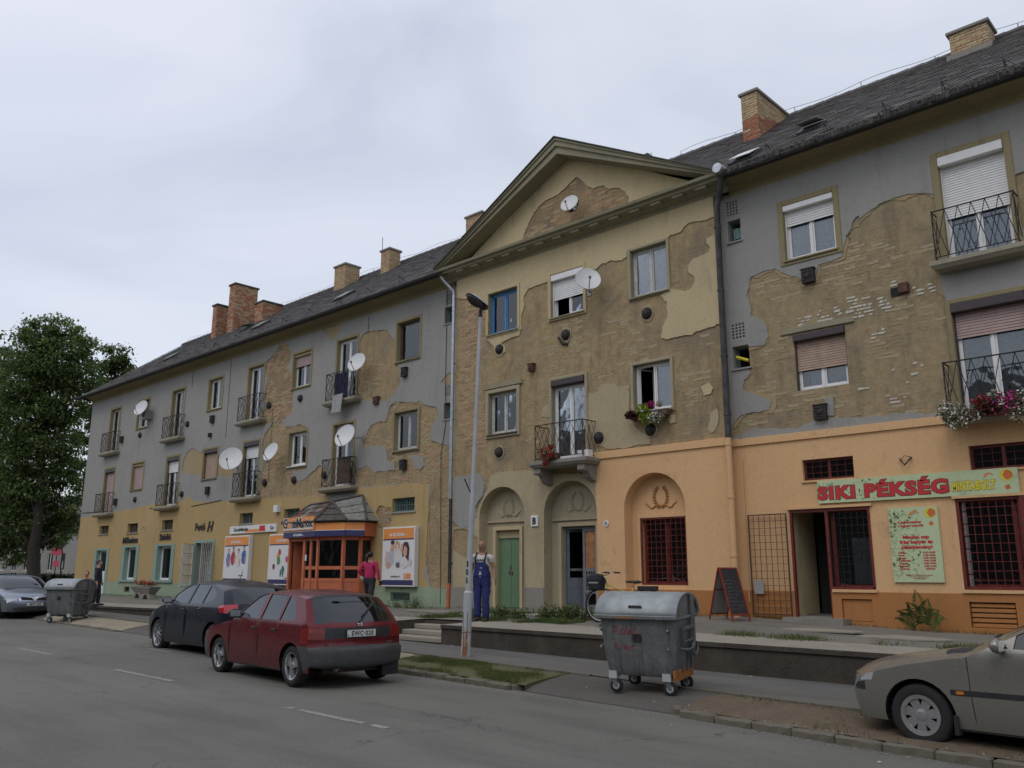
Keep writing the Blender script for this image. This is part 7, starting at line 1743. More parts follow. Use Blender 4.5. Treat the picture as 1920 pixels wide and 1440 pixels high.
def ex_navy(root, wf, pt, PR):
 mirror(root, wf, 1.48, 1.05, 'paint_navy', -1); mirror(root, wf, 1.48, 1.05, 'paint_navy', 1); handle(root, wf, 2.18, .90, 'paint_navy'); handle(root, wf, 2.92, .92, 'paint_navy')
 b = MB(); b.tube([(2.9, 0, 1.50), (3.02, 0, 1.70)], .006, 5); b.build('aerial', M['black_plastic'], root)
 plate(root, 4.27, .74, 'LXW·318')
car('dark navy rounded hatchback with ten spoke alloy wheels parked ahead of the maroon car', (-20.1, 9.90, RZ(-18) - .03), radians(-3), 4.42, 1.81, prof, (.93, 3.62), wn_, dn, 'paint_navy', (.33, .33, .235, .38, .21, 'multi'), sc_navy, ex_navy, trim=tr_n, belt=1.0, lean=.46, taper=(.8, .20, .6, .12))
# --- grey beige saloon at the right edge, nose on the dirt verge
prof = [(.20, .20, .08, 2.5, 'bumper'), (.06, .28, .22, 2.3, 'bumper'), (.0, .45, .26, 2.3, 'bumper'), (.02, .58, .26, 2.3, 'nose'), (.09, .69, .24, 2.5, 'hood'), (.35, .80, .14, 2.8, 'hood'), (.8, .885, .10, 3, 'hood'), (1.25, .955, .08, 3.2, 'cowl'), (1.40, .99, .09, 3, 'ws'), (1.8, 1.20, .10, 3, 'ws'), (2.2, 1.355, .08, 3.2, 'roof'), (2.6, 1.41, .07, 3.2, 'roof'), (3.0, 1.415, .07, 3.2, 'roof'), (3.4, 1.36, .08, 3, 'rw'), (3.75, 1.17, .09, 3, 'rw'), (3.98, 1.04, .09, 3, 'trunk'), (4.35, 1.02, .10, 3, 'trunk'), (4.44, .92, .16, 2.4, 'panel'), (4.46, .70, .18, 2.4, 'gate'), (4.50, .55, .2, 2.4, 'bumper'), (4.48, .34, .2, 2.4, 'bumper'), (4.38, .22, .12, 2.4, 'bumper')]
def sc_b(c, s, z, m_='paint_beige'):
 if c == 'ws': return ('windscreen', 'car_glass') if s < .86 else ('body', m_)
 if c == 'rw': return ('rear_window', 'car_glass') if s < .84 else ('body', m_)
 if c == 'cowl': return ('cowl', 'black_plastic') if s < .82 else ('body', m_)
 if c == 'panel': return ('tail_light', 'lamp_red') if s > .6 else ('trunk', m_)
 if c == 'nose': return ('headlight', 'lamp_clear') if s > .64 else (('grille', 'black_plastic') if s < .5 else ('bumper', m_))
 if c == 'hood': return ('hood', m_)
 if c == 'bumper': return ('bumper', m_)
 return ('body', m_)
wb = [[(1.62, 1.0), (1.72, 1.08), (1.80, 1.0)], [(1.84, 1.0), (1.88, 1.17), (2.22, 1.325), (2.42, 1.345), (2.40, .985)], [(2.48, .985), (2.50, 1.345), (3.0, 1.34), (3.1, 1.30), (3.12, .985)], [(3.17, .99), (3.16, 1.28), (3.32, 1.2), (3.48, 1.02)]]
db = [([(1.46, .30), (1.42, .97), (1.82, .99), (1.85, 1.18), (2.2, 1.345), (2.44, 1.365), (2.435, .96), (2.44, .30)], 'front_door'), ([(2.452, .30), (2.452, .96), (2.46, 1.365), (3.14, 1.33), (3.14, .96), (3.1, .7), (3.0, .5), (2.95, .30)], 'rear_door')]
tr_b = [(gap(1.445, .30, 1.405, .97), 'door_gap', 'black_plastic'), (gap(2.441, .30, 2.437, .96), 'door_gap', 'black_plastic'), ([(1.24, .53), (1.24, .585), (3.0, .60), (3.0, .545)], 'rubbing_strip', 'black_plastic'), ([(.10, .575), (.10, .74), (.50, .775), (.44, .61)], 'headlight', 'lamp_clear'), ([(.17, .50), (.18, .555), (.36, .59), (.36, .50)], 'bumper_strip', 'black_plastic')]
def ex_b(root, wf, pt, PR):
 mirror(root, wf, 1.74, 1.0, 'paint_beige', -1); mirror(root, wf, 1.74, 1.0, 'paint_beige', 1); handle(root, wf, 2.28, .84, 'paint_beige'); handle(root, wf, 2.98, .85, 'paint_beige')
 MB().box(1.30, 1.37, -wf(1.33, .56) - .012, -wf(1.33, .56) + .01, .545, .575).build('indicator', M['lamp_amber'], root)
 MB().box(1.25, 1.29, -.86, -.60, .16, .34).build('mud_flap', M['rubber'], root)
RBX = -4.20
car('grey beige saloon with silver wheel covers at the right edge, parked over the dirt verge', (RBX, 10.42, RZ(-3.4) + .05), radians(-3.0), 4.5, 1.71, prof, (.92, 3.56), wb, db, 'paint_beige', (.305, .305, .198, .355, .20, 'cap'), sc_b, ex_b, trim=tr_b, belt=.97, lean=.40, taper=(.8, .17, .6, .10))
# --- silver blue saloon far left, facing this way
sc_s = lambda c, s, z: (('headlight', 'lamp_clear') if s > .62 else ('grille', 'chrome') if s < .56 else ('hood', 'paint_silver')) if c == 'nose' else sc_b(c, s, z, 'paint_silver')
trs = [(l, n, m_) for l, n, m_ in tr_b if n != 'rubbing_strip' and n != 'bumper_strip']
def ex_s(root, wf, pt, PR):
 mirror(root, wf, 1.74, 1.0, 'paint_silver', -1); mirror(root, wf, 1.74, 1.0, 'paint_silver', 1); plate(root, -.012, .46, 'MSF·305', False)
 for s in (-1, 1): MB().prism([(.04 * s, .60), (.42 * s, .63), (.44 * s, .70), (.10 * s, .67)], -.01, .01, 'yz' if False else 'yz').build('grille_mesh', M['black_plastic'], root)
 for o in root.children:
  if o.name.startswith('grille_mesh'): o.location.x = .005
 mb = MB(); mb.tube([(-.01, -.11, .73), (-.02, 0, .62), (-.01, .11, .73)], .012, 6); mb.build('badge', M['chrome'], root)
 MB().box(-.015, .02, -.62, .62, .28, .34).build('lower_grille', M['black_plastic'], root)
NS = onZ(62, 1159, -1.46)
car('silver blue saloon at the far left edge facing the viewer, behind the far dumpster', (NS.x, NS.y, RZ(NS.x) + .02), radians(180 - 3), 4.5, 1.76, prof, (.92, 3.56), wb, db, 'paint_silver', (.32, .32, .22, .37, .2, 'multi'), sc_s, ex_s, trim=trs, belt=.97, lean=.40, taper=(.8, .2, .6, .10))
# ------------------------------------------------------------------ street furniture
def dumpster(lab, loc, rz, L=1.14, D=.88, H=1.32, graffiti=True, rust=True):
 t = thing('dumpster', lab, 'dumpster', loc, rz); hl, hd = L / 2, D / 2; zb, zt = .24, 1.02
 # bellied tub: narrow at the foot, wide at the rim, rounded corners
 def ringp(a, b, z, r=.07, n=4):
  P = []
  for (cx, cy, a0) in ((a - r, -b + r, -pi / 2), (a - r, b - r, 0), (-a + r, b - r, pi / 2), (-a + r, -b + r, pi)):
   P += [(cx + r * cos(a0 + pi / 2 * k / n), cy + r * sin(a0 + pi / 2 * k / n), z) for k in range(n + 1)]
  return P
 mb = MB(); rows = [mb.vs(ringp(*q)) for q in ((hl * .80, hd * .74, zb), (hl * .85, hd * .80, zb + .04), (hl * .90, hd * .86, .45), (hl * .955, hd * .935, .75), (hl * .985, hd * .97, zt - .03), (hl, hd * .99, zt))]; k = 20
 for a, b in zip(rows, rows[1:]):
  for i in range(k): mb.face(a + i, a + (i + 1) % k, b + (i + 1) % k, b + i)
 mb.face(*[rows[0] + i for i in reversed(range(k))]); mb.build('body', M['galv'], t, auto=radians(35))
 rim = MB(); rim.tube([Vector(p) + Vector((0, 0, -.01)) for p in ringp(hl + .015, hd + .01, zt)], .022, 6, closed=True); rim.build('rim', M['galv'], t, smooth=True)
 # end walls carrying the lid: half round plates
 for s in (-1, 1):
  ar_ = [(hd * .97 * cos(pi * q / 14), zt + (H - zt - .02) * sin(pi * q / 14)) for q in range(15)]
  MB().prism(ar_, s * (hl - .02), s * (hl - .005), 'yz').build('end_plate', M['galv'], t, fix=True)
  a2 = [(hd * .99 * cos(pi * q / 14), zt + (H - zt) * sin(pi * q / 14) + .0) for q in range(15)]
  e = MB(); e.tube([(s * (hl + .012), y, z) for y, z in a2], .018, 6); e.tube([(s * (hl + .012), hd * .5 * cos(pi * q / 8) , .86 - .30 * sin(pi * q / 8)) for q in range(9)], .014, 5)
  e.build('end_rib', M['galv'], t)
  a_ = MB(); x = s * (hl + .045); a_.box(x - .012, x + .012, hd * .20, hd * .20 + .08, .60, H - .02); a_.box(x - .014, x + .014, -hd * .62, hd * .2, .86, .90); a_.tube([(x, hd * .34 + .10 * cos(q), .58 + .09 * sin(q)) for q in [2 * pi * i / 14 for i in range(14)]], .018, 6, closed=True); a_.box(x - .01, x + .01, -.25, .12, .70, .72); a_.build('lid_arm', M['galv'], t)
  for yy in (-.10, .08, .22): MB().box(s * (hl * .88), s * (hl * .955), yy - .012, yy + .012, .30, .66).build('side_rib', M['galv'], t)
  MB().tube([(s * hl, -.28, .62), (s * (hl + .07), -.22, .60), (s * (hl + .07), .02, .60), (s * hl, .08, .62)], .014, 6).build('side_handle', M['galv'], t)
 ld = MB(); R = []
 for q in range(17):
  a = pi * q / 16; R.append(ld.vs([(x, -(hd + .03) * cos(a), zt + .02 + (H - zt) * sin(a)) for x in (-hl - .03, -hl * .5, 0, hl * .5, hl + .03)]))
 for a, b in zip(R, R[1:]):
  for i in range(4): ld.face(a + i, a + i + 1, b + i + 1, b + i)
 lo_ = ld.build('lid', M['galv_lid'], t, smooth=True); sm = lo_.modifiers.new('thickness', 'SOLIDIFY'); sm.thickness = .012
 lp = MB().box(-hl - .035, hl + .035, -hd - .055, -hd - .015, zt - .02, zt + .035); o = lp.build('lid_lip', M['galv'], t); bevel(o, .01, 1)
 MB().tube([(-.09, -hd * .93, zt + .12), (-.09, -hd * 1.02, zt + .15), (.09, -hd * 1.02, zt + .15), (.09, -hd * .93, zt + .12)], .014, 6).build('lid_handle', M['iron'], t)
 if rust: MB().box(hl * .80 + .01, hl * .80 + .05, -hd * .8, hd * .76, zb - .05, zb + .09).build('rusty_sill', M['rust'], t); rr = t.children[-1]; bevel(rr, .02, 2); MB().box(-.28, .0, -hd - .058, -hd - .052, zt - .01, zt + .012).build('rust_streak', M['rust'], t)
 MB().box(-.06, .06, -hd * .97, -hd * .84, .70, .80).build('lock_plate', M['iron'], t)
 for x in (-hl * .93, hl * .80):
  for z in (.84, .60): MB().tube([(x, -hd * .95, z), (x + .02, -hd - .06, z + .03)], .016, 6).build('lug', M['galv'], t)
 for (x, y) in ((-hl * .72, -hd * .72), (hl * .66, -hd * .72), (-hl * .72, hd * .70), (hl * .66, hd * .70)):
  MB().box(x - .06, x + .055, y - .05, y + .05, .19, .29).build('castor_bracket', M['sign_white'] if False else M['pole_grey'], t)
  w_ = MB(); w_.lathe([(.05, -.022), (.088, -.026), (.095, -.012), (.095, .012), (.088, .026), (.05, .022)], (x + .03, y, .095), 'y', 20); o = w_.build('castor_wheel', M['rubber'], t, smooth=True)
  MB().lathe([(0, -.03), (.05, -.024), (.05, .024), (0, .03)], (x + .03, y, .095), 'y', 12).build('hub', M['pole_grey'], o)
  MB().hexa([(x - .04, y - .035, .19), (x + .05, y - .035, .19), (x + .05, y - .028, .19), (x - .04, y - .028, .19), (x + .01, y - .035, .08), (x + .06, y - .035, .08), (x + .06, y - .028, .08), (x + .01, y - .028, .08)][4:] + [(x - .04, y - .035, .19), (x + .05, y - .035, .19), (x + .05, y - .028, .19), (x - .04, y - .028, .19)]).build('castor_fork', M['galv'], o)
 MB().tube([(-hl * .7, -hd * .7, .22), (-hl * .7, hd * .7, .22)], .02, 6).tube([(hl * .66, -hd * .7, .22), (hl * .66, hd * .7, .22)], .02, 6).tube([(-hl * .7, 0, .20), (hl * .66, 0, .20)], .02, 6).build('axle', M['galv'], t)
 if graffiti:
  g = MB(); gr = random.Random(4)
  for (x0, z0, S_) in ((-.36, .80, [(0, 0), (.02, .10), (.07, .11), (.08, .05), (.03, .03), (.09, -.02)]), (-.24, .80, [(.05, .07), (0, .06), (0, 0), (.06, .0), (.06, .06), (.07, -.01)]), (-.15, .79, [(0, .12), (.01, 0), (.05, .06), (.08, .0)]), (-.04, .80, [(.02, .10), (0, .02), (.06, 0)]), (-.34, .60, [(0, 0), (.02, .09), (.06, 0)]), (-.22, .58, [(0, .08), (.03, 0), (.05, .07), (.09, 0)]), (-.10, .58, [(.05, .08), (.0, .05), (.05, .0)])):
   for i in range(len(S_) - 1):
    P = [(x0 + S_[i + q][0], S_[i + q][1] + z0) for q in (0, 1)]; yy = [-hd * lerp(.86, .97, (z - .45) / .55) - .008 for _, z in P]
    g.tube([(P[0][0], yy[0], P[0][1]), (P[1][0], yy[1], P[1][1])], .006, 4)
  g.build('graffiti', pc('red_spray', (.30, .035, .05)), t)
 return t
gz = RZ(-7.6) + .008
big = dumpster('large dented galvanised dumpster with red scrawl and rusty corner in front of the bicycle', (-7.25, 10.52, -1.58), radians(12)); big.rotation_euler.x = radians(3)
pL = onD(127, 1156, 26.8)
dumpster('smaller looking grey dumpster far left beside the silver car', (pL.x, pL.y, RZ(pL.x) + .01), radians(25), rust=False, graffiti=False)
# lamp post
bx, by = -11.87, 11.35; bz = lerp(RZ(bx) + .1, SW(bx), .85)
LPt = thing('street_lamp', 'tall pale grey tapered street lamp post standing in the grass verge', 'street lamp', (bx, by, bz)); tl = Vector((.05, 0, 1)).normalized(); lean = lambda h: Vector((.047 * h, 0, h))
MB().tube([lean(0), lean(.6), lean(1.15)], [.090, .087, .085], 12).build('lower_sleeve', M['pole_grey'], LPt, smooth=False, auto=radians(40)); MB().tube([lean(1.15), lean(1.18)], [.085, .06], 12).tube([lean(2.76), lean(2.80)], [.047, .038], 12).build('collar', M['pole_grey'], LPt)
MB().tube([lean(1.1), lean(2.78)], [.058, .050], 12).tube([lean(2.7), lean(4.6), lean(6.45)], [.042, .038, .034], 12).build('pole', M['pole_grey'], LPt, auto=radians(40))
MB().tube([lean(6.40), lean(6.45)], .042, 12).tube([lean(6.49), lean(6.52)], .041, 12).tube([lean(6.3), lean(6.66)], .028, 10).build('neck', M['iron'], LPt)
hd_ = MB(); n = 10; Rr = []
for (u, w_, zt_, zb_) in ((-.62, .03, .10, .04), (-.58, .10, .16, .02), (-.40, .155, .24, .0), (-.15, .165, .27, .0), (.10, .14, .25, .02), (.18, .10, .20, .05), (.20, .02, .15, .08)):
 Rr.append(hd_.vs([(u, w_ * cos(pi * q / n), lerp(zb_ + .03, zt_ * .55, sin(pi * q / n) ** .7)) for q in range(n + 1)]))
for a, b in zip(Rr, Rr[1:]):
 for i in range(n): hd_.face(a + i, a + i + 1, b + i + 1, b + i)
TH = Matrix.Translation(lean(6.62)) @ Matrix.Rotation(radians(98), 4, 'Z') @ Matrix.Rotation(radians(14), 4, 'Y') @ Matrix.Scale(.72, 4); hd_.xf(TH); hd_.build('lamp_head', M['pole_grey'], LPt, smooth=True)
gl_ = MB(); gl_.ball((-.28, 0, .04), .33, .155, .17, 16, 10); gl_.v = [(a, b, min(c, .045)) for a, b, c in gl_.v]; gl_.xf(TH); gl_.build('lamp_bowl', pc('smoked_bowl', (.035, .033, .035)), LPt, smooth=True)
b_ = MB().box(.02, .20, -.09, .09, -.02, .10); b_.xf(TH); b_.build('gear_box', M['iron'], LPt)
d_ = MB().ring(-.045, .045, .35, .80, .005, -.093, -.086); d_.xf(Matrix.Rotation(radians(20), 4, 'Z') @ Matrix.Translation((.03, .0, 0))); d_.build('service_hatch', M['iron'], LPt)
MB().tube([lean(.45) + Vector((.09 * cos(a), .09 * sin(a), 0)) for a in [2 * pi * k / 20 for k in range(20)]], .008, 4, closed=True).build('clamp_band', M['rust'], LPt)
rs = MB()
for k in range(9):
 a = radians(-95 + k * 8); w_ = .09; h1 = .12 + .42 * abs(sin(k * 2.3)); q = [(.0915 * cos(a + d), .0915 * sin(a + d)) for d in (0, w_)]
 rs.poly([(*q[0], 0), (*q[1], 0), (q[1][0] + .047 * h1, q[1][1], h1 * .8), (q[0][0] + .047 * h1, q[0][1], h1)])
rs.build('rust_patch', M['rust'], LPt)
for i, ch in enumerate('386'):
 h = 1.62 - i * .15; me = text_mesh(ch, .14, .006, .001, sx=.75); p = lean(h); a = radians(-88)
 # numbers bent round the pole
 for v in me.vertices: q = a + v.co.x / .054; v.co = (p.x + .0595 * cos(q), p.y + .0595 * sin(q), p.z + v.co.y)
 me.materials.clear(); me.materials.append(M['sign_black']); link('lettering', me, LPt)
MB().tube([lean(2.95) + Vector((-.03, 0, 0)), lean(3.0) + Vector((-.05, -.02, .0)), lean(3.25) + Vector((-.16, -.08, .0))], .014, 5).build('hook', M['iron'], LPt)
# chalk boards
def aboard(lab, x, y, z, rz, w_, h, frame_m, panel_m, spread=.32, back='pale_grey'):
 t = thing('pavement_board', lab, 'sign', (x, y, z), rz)
 for s in (-1, 1):
  f = MB(); f.ring(-w_ / 2, w_ / 2, .12, h, .03, -.012, .012); f.box(-w_ / 2, -w_ / 2 + .03, -.012, .012, 0, .12); f.box(w_ / 2 - .03, w_ / 2, -.012, .012, 0, .12); f.box(-w_ / 2, w_ / 2, -.014, .014, h * .58, h * .58 + .015) if s > 0 else None
  R = Matrix.Translation((0, s * spread, 0)) @ Matrix.Rotation(s * atan2(spread, h), 4, 'X'); f.xf(R); fo = f.build('leg_frame', M[frame_m], t)
  p = MB().box(-w_ / 2 + .03, w_ / 2 - .03, -.004, .004, .15, h - .03); p.xf(R); p.build('panel', M[panel_m] if s < 0 else M[back], t)
  if s < 0:
   c = MB(); r = random.Random(3)
   for i in range(9):
    z_ = .25 + i * .075
    for k in range(r.randrange(3, 7)): a = -w_ / 2 + .07 + k * .065; c.tube([(a, -.008, z_), (a + r.uniform(.01, .03), -.008, z_ + r.uniform(-.02, .03)), (a + .045, -.008, z_ + r.uniform(-.01, .02))], .003, 3)
   c.xf(R); c.build('chalk_writing', M['pale_grey'], t, kind='stuff')
 return t
M['red_board'] = plain('red_board_frame', (.24, .028, .018), .5, var=.15); M['board_black'] = plain('blackboard', (.028, .026, .028), .8, var=.3)
aboard('red framed chalk board standing open on the terrace beside the apricot wall', -9.55, 16.8, ter(-9.5, 16.8), radians(72), .50, 1.14, 'red_board', 'board_black', .36)
M['board_food'] = plain('cream_menu_print', (.45, .40, .26), .6, var=.3, scale=16)
aboard('small cream picture board with wooden frame in front of the first poster case', -31.0, 17.35, ter(-31, 17.35), radians(10), .95, .72, 'old_white', 'board_food', .2)
# bicycle with front basket, leaning behind the dumpster
def bicycle(lab, loc, rz):
 t = thing('bicycle', lab, 'bicycle', loc, rz); R = .345
 for x in (0, 1.06):
  w_ = MB(); w_.tube([(x + R * cos(a), 0, R + R * sin(a)) for a in [2 * pi * k / 36 for k in range(36)]], .019, 8, closed=True); o = w_.build('wheel', M['rubber'], t, smooth=True)
  r_ = MB(); r_.tube([(x + (R - .03) * cos(a), 0, R + (R - .03) * sin(a)) for a in [2 * pi * k / 36 for k in range(36)]], .011, 6, closed=True); r_.build('rim', M['alloy'], o, smooth=True)
  s_ = MB()
  for k in range(24): a = 2 * pi * k / 24; s_.tube([(x + .02 * cos(a + .6), (.02 if k % 2 else -.02), R + .02 * sin(a + .6)), (x + (R - .04) * cos(a), 0, R + (R - .04) * sin(a))], .0016, 3, cap=False)
  s_.tube([(x, -.05, R), (x, .05, R)], .018, 8); s_.build('spokes', M['alloy'], o)
  m_ = MB(); m_.lathe([(R + .035, -.03), (R + .042, 0), (R + .035, .03)], (x, 0, R), 'y', 20, radians(20 if x else 0), radians(190 if x else 150)); m_.build('mudguard', M['alloy'], t, smooth=True)
 Y = pc('yellow_frame_paint', (.42, .36, .09)); f = MB(); bb = (.60, 0, .29); st_ = (.74, 0, .72); hd0 = (.18, 0, .60); hd1 = (.14, 0, .78)
 for a, b, r in ((hd0, bb, .018), (hd1, (.70, 0, .58), .016), (bb, st_, .016), (bb, (1.06, .05, R), .01), (bb, (1.06, -.05, R), .01), ((.72, 0, .64), (1.06, .05, R), .008), ((.72, 0, .64), (1.06, -.05, R), .008), (hd0, hd1, .02)): f.tube([a, b], r, 8)
 f.build('frame', Y, t, smooth=True)
 k_ = MB(); k_.tube([hd0, (.12, .05, .5), (0, .055, R)], .011, 6).tube([hd0, (.12, -.05, .5), (0, -.055, R)], .011, 6); k_.build('fork', Y, t)
 h = MB(); h.tube([hd1, (.12, 0, .90), (.10, 0, .96)], .012, 6).tube([(.30, -.30, 1.02), (.16, -.27, 1.03), (.09, -.10, .97), (.09, .10, .97), (.16, .27, 1.03), (.30, .30, 1.02)], .011, 6); h.build('handlebar', M['alloy'], t, smooth=True)
 for s in (-1, 1): MB().tube([(.20, s * .275, 1.025), (.33, s * .30, 1.02)], .017, 8).build('grip', M['rubber'], t)
 s_ = MB(); s_.tube([st_, (.76, 0, .80)], .013, 6); s_.build('seat_post', M['alloy'], t)
 sd_ = MB(); sd_.ball((.82, 0, .83), .11, .10, .035, 12, 6); sd_.ball((.68, 0, .835), .12, .035, .028, 10, 6); sd_.build('saddle', M['black_plastic'], t, smooth=True)
 b_ = MB(); b_.hexa([(-.22, -.15, .66), (.04, -.15, .66), (.04, .15, .66), (-.22, .15, .66), (-.27, -.19, .92), (.07, -.19, .92), (.07, .19, .92), (-.27, .19, .92)]); o = b_.build('basket', M['dark_cloth'], t); bevel(o, .03, 2)
 MB().ball((-.10, 0, .93), .17, .17, .07, 10, 6, .2).build('basket_cover', M['dark_cloth'], t, smooth=True)
 MB().box(-.2, .02, -.176, -.172, .80, .83).build('basket_stripe', M['pale_grey'], t)
 r_ = MB(); 
 for y in (-.06, 0, .06): r_.tube([(.80, y, .66), (1.28, y, .66)], .006, 5)
 r_.tube([(1.06, -.06, R), (1.16, -.07, .66)], .006, 5).tube([(1.06, .06, R), (1.16, .07, .66)], .006, 5).tube([(1.28, -.06, .66), (1.28, .06, .66)], .006, 5); r_.build('carrier', M['iron'], t)
 MB().box(.86, 1.26, -.08, .08, .67, .75).build('bag', M['dark_cloth'], t); bevel(t.children[-1], .03, 2)
 c_ = MB(); c_.lathe([(0, -.008), (.085, -.008), (.085, .008), (0, .008)], (.60, -.055, .29), 'y', 20).tube([(.60, -.07, .29), (.68, -.08, .16), (.68, -.14, .16)], .009, 5).tube([(.60, .07, .29), (.52, .08, .42), (.52, .14, .42)], .009, 5); c_.build('crankset', M['alloy'], t)
 MB().tube([(.62, .05, .27), (.70, .16, .0)], .008, 5).build('kickstand', M['iron'], t)
 return t
pb = onZ(1118, 1167, TZ(-12) + .02)
bi = bicycle('bicycle with a black front basket parked on the terrace, mostly hidden behind the large dumpster', (-11.52, 14.95, ter(-11.5, 14.95) + .0), radians(14))
# concrete flower tubs
def tub(lab, x, y, rz):
 z = ter(x, y); t = thing('flower_tub', lab, 'planter', (x, y, z), rz)
 b = MB(); b.hexa([(-.28, -.16, .22), (.28, -.16, .22), (.28, .16, .22), (-.28, .16, .22), (-.52, -.27, .50), (.52, -.27, .50), (.52, .27, .50), (-.52, .27, .50)]); o = b.build('basin', M['concrete'], t); bevel(o, .03, 2)
 for s in (-1, 1): MB().prism([(s * .42, 0), (s * .22, 0), (s * .10, .16), (0, .20), (0, .26), (s * .24, .26), (s * .34, .16)], -.16, .16).build('foot', M['concrete'], t, fix=True)
 MB().box(-.46, .46, -.22, .22, .47, .505).build('soil', M['bark'], t)
 return t
TUB = [tub('grey concrete flower tub with few red flowers, farther left of the two', -38.3, 17.0, radians(4)), tub('grey concrete flower tub with red flowers below the second teal shop window', -36.6, 16.6, radians(4))]
# ------------------------------------------------------------------ people
def skinned(name, joints, edges, mat, parent, sub=2, root=0, fold=False):
 me = bpy.data.meshes.new(name); me.from_pydata([j[0] for j in joints], edges, []); o = link(name, me, parent)
 m = o.modifiers.new('skin', 'SKIN'); m.use_smooth_shade = True; me.skin_vertices.new() if not me.skin_vertices else None
 for i, j in enumerate(joints):
  r = j[1]; me.skin_vertices[0].data[i].radius = r if isinstance(r, tuple) else (r, r)
 me.skin_vertices[0].data[root].use_root = True
 s = o.modifiers.new('sub', 'SUBSURF'); s.levels = sub; s.render_levels = sub
 dg = bpy.context.evaluated_depsgraph_get(); m2 = bpy.data.meshes.new_from_object(o.evaluated_get(dg)); o.modifiers.clear(); o.data = m2; m2.name = name
 m2.materials.clear(); m2.materials.append(M[mat]) if isinstance(mat, str) else [m2.materials.append(M[q]) for q in mat]
 if fold:
  for v in m2.vertices:
   c = v.co; f = mnoise.noise((c.x * 9, c.y * 9, c.z * 14)) * .016 + mnoise.noise((c.x * 22, c.y * 22, c.z * 30 + 5)) * .008; n = v.normal; v.co = c + n * f
 for p in m2.polygons: p.use_smooth = True
 return o
def person(lab, loc, rz, h, top, trousers, skin='skin', hair=None, arms=None, stride=.0, sleeve=1.0, bib=None, ponytail=False, build=1.0, headturn=0, detail=True):
 """faces local -Y; heights for 1.75 m, scaled"""
 t = thing('person', lab, 'person', loc, rz); k = h / 1.75; B = build
 J = []; E = []
 def j(x, y, z, r): J.append(((x * k, y * k, z * k), tuple(q * k for q in r) if isinstance(r, tuple) else r * k)); return len(J) - 1
 pel = j(0, 0, .95, (.11 * B, .085 * B)); wa = j(0, -.005, 1.10, (.10 * B, .08 * B)); ch = j(0, 0, 1.30, (.12 * B, .085 * B)); up_ = j(0, .01, 1.43, (.10, .07)); nk = j(0, 0, 1.50, .056); hb = j(0, -.012, 1.565, (.070, .075)); hc = j(0, -.018, 1.64, (.088, .105)); ht = j(0, -.008, 1.70, (.086, .098))
 E += [(pel, wa), (wa, ch), (ch, up_), (up_, nk), (nk, hb), (hb, hc), (hc, ht)]
 hands = []
 for s in (-1, 1):
  ar = arms[0 if s < 0 else 1] if arms else ((.27, 0, 1.17), (.30, -.06, .92))
  sh = j(s * .175 * B, .01, 1.42, .062); el = j(s * ar[0][0], ar[0][1], ar[0][2], .046); wr = j(s * ar[1][0], ar[1][1], ar[1][2], .030)
  E += [(up_, sh), (sh, el), (el, wr)]
  d = (Vector((s * ar[1][0], ar[1][1], ar[1][2])) - Vector((s * ar[0][0], ar[0][1], ar[0][2]))).normalized(); pm = Vector((s * ar[1][0], ar[1][1], ar[1][2])) + d * .055; hm = j(pm.x, pm.y, pm.z, (.034, .024)); E.append((wr, hm))
  sd = d.cross(Vector((1, 0, 0))); sd = sd.normalized() if sd.length > .1 else Vector((0, -1, 0))
  for q in range(4):
   a = pm + sd * (.027 - .018 * q) + d * .03; L = (.062, .072, .066, .05)[q]; b = a + d * L * .55; c = b + (d + Vector((-s * .6, 0, 0))).normalized() * L * .5
   i0 = j(a.x, a.y, a.z, .0115); i1 = j(b.x, b.y, b.z, .0100); i2 = j(c.x, c.y, c.z, .008); E += [(hm, i0), (i0, i1), (i1, i2)]
  a = pm + sd * .036 - d * .01; b = a + (d * .6 + sd * .5).normalized() * .045; i0 = j(a.x, a.y, a.z, .013); i1 = j(b.x, b.y, b.z, .010); E += [(hm, i0), (i0, i1)]
  hp = j(s * .09 * B, 0, .88, (.07 * B, .07 * B)); ky = -.02 - stride * s; kn = j(s * .10, ky, .50, .062); an = j(s * .105, (stride * -s * 1.6) + .02, .09, .043); ft = j(s * .115, (stride * -s * 1.6) - .10, .035, (.042, .03)); to = j(s * .12, (stride * -s * 1.6) - .17, .03, (.034, .022))
  E += [(pel, hp), (hp, kn), (kn, an), (an, ft), (ft, to)]
 o = skinned('body', J, E, skin, t, 2, 0)
 hm_ = MB(); hm_.ball((0, -.012 * k, 1.655 * k), .076 * k, .095 * k, .108 * k, 20, 14); hm_.v = [(a * (1 - .22 * max(0, (1.63 * k - c) / (.1 * k))), b, c) for a, b, c in hm_.v]
 hm_.ball((0, -.108 * k, 1.635 * k), .014 * k, .022 * k, .024 * k, 8, 6)
 for s in (-1, 1): hm_.ball((s * .077 * k, -.005 * k, 1.64 * k), .012 * k, .02 * k, .032 * k, 8, 6)
 bm = bmesh.new(); bm.from_mesh(o.data); tm = hm_.mesh('h', M[skin], True); bm.from_mesh(tm); bm.to_mesh(o.data); bm.free()
 for q in o.data.polygons: q.use_smooth = True
 # clothing: shells grown on the same skeleton
 def shell(name, P, Ed, mat): 
  JJ = [((a * k, b * k, c * k), tuple(q * k for q in r) if isinstance(r, tuple) else r * k) for (a, b, c), r in P]; return skinned(name, JJ, Ed, mat, t, 2, 0, True)
 P = [((0, 0, .90), (.17 * B, .14 * B)), ((0, -.005, 1.08), (.165 * B, .138 * B)), ((0, 0, 1.30), (.17 * B, .132 * B)), ((0, .01, 1.42), (.135, .10)), ((0, .005, 1.475), .070)]; Ed = [(0, 1), (1, 2), (2, 3), (3, 4)]
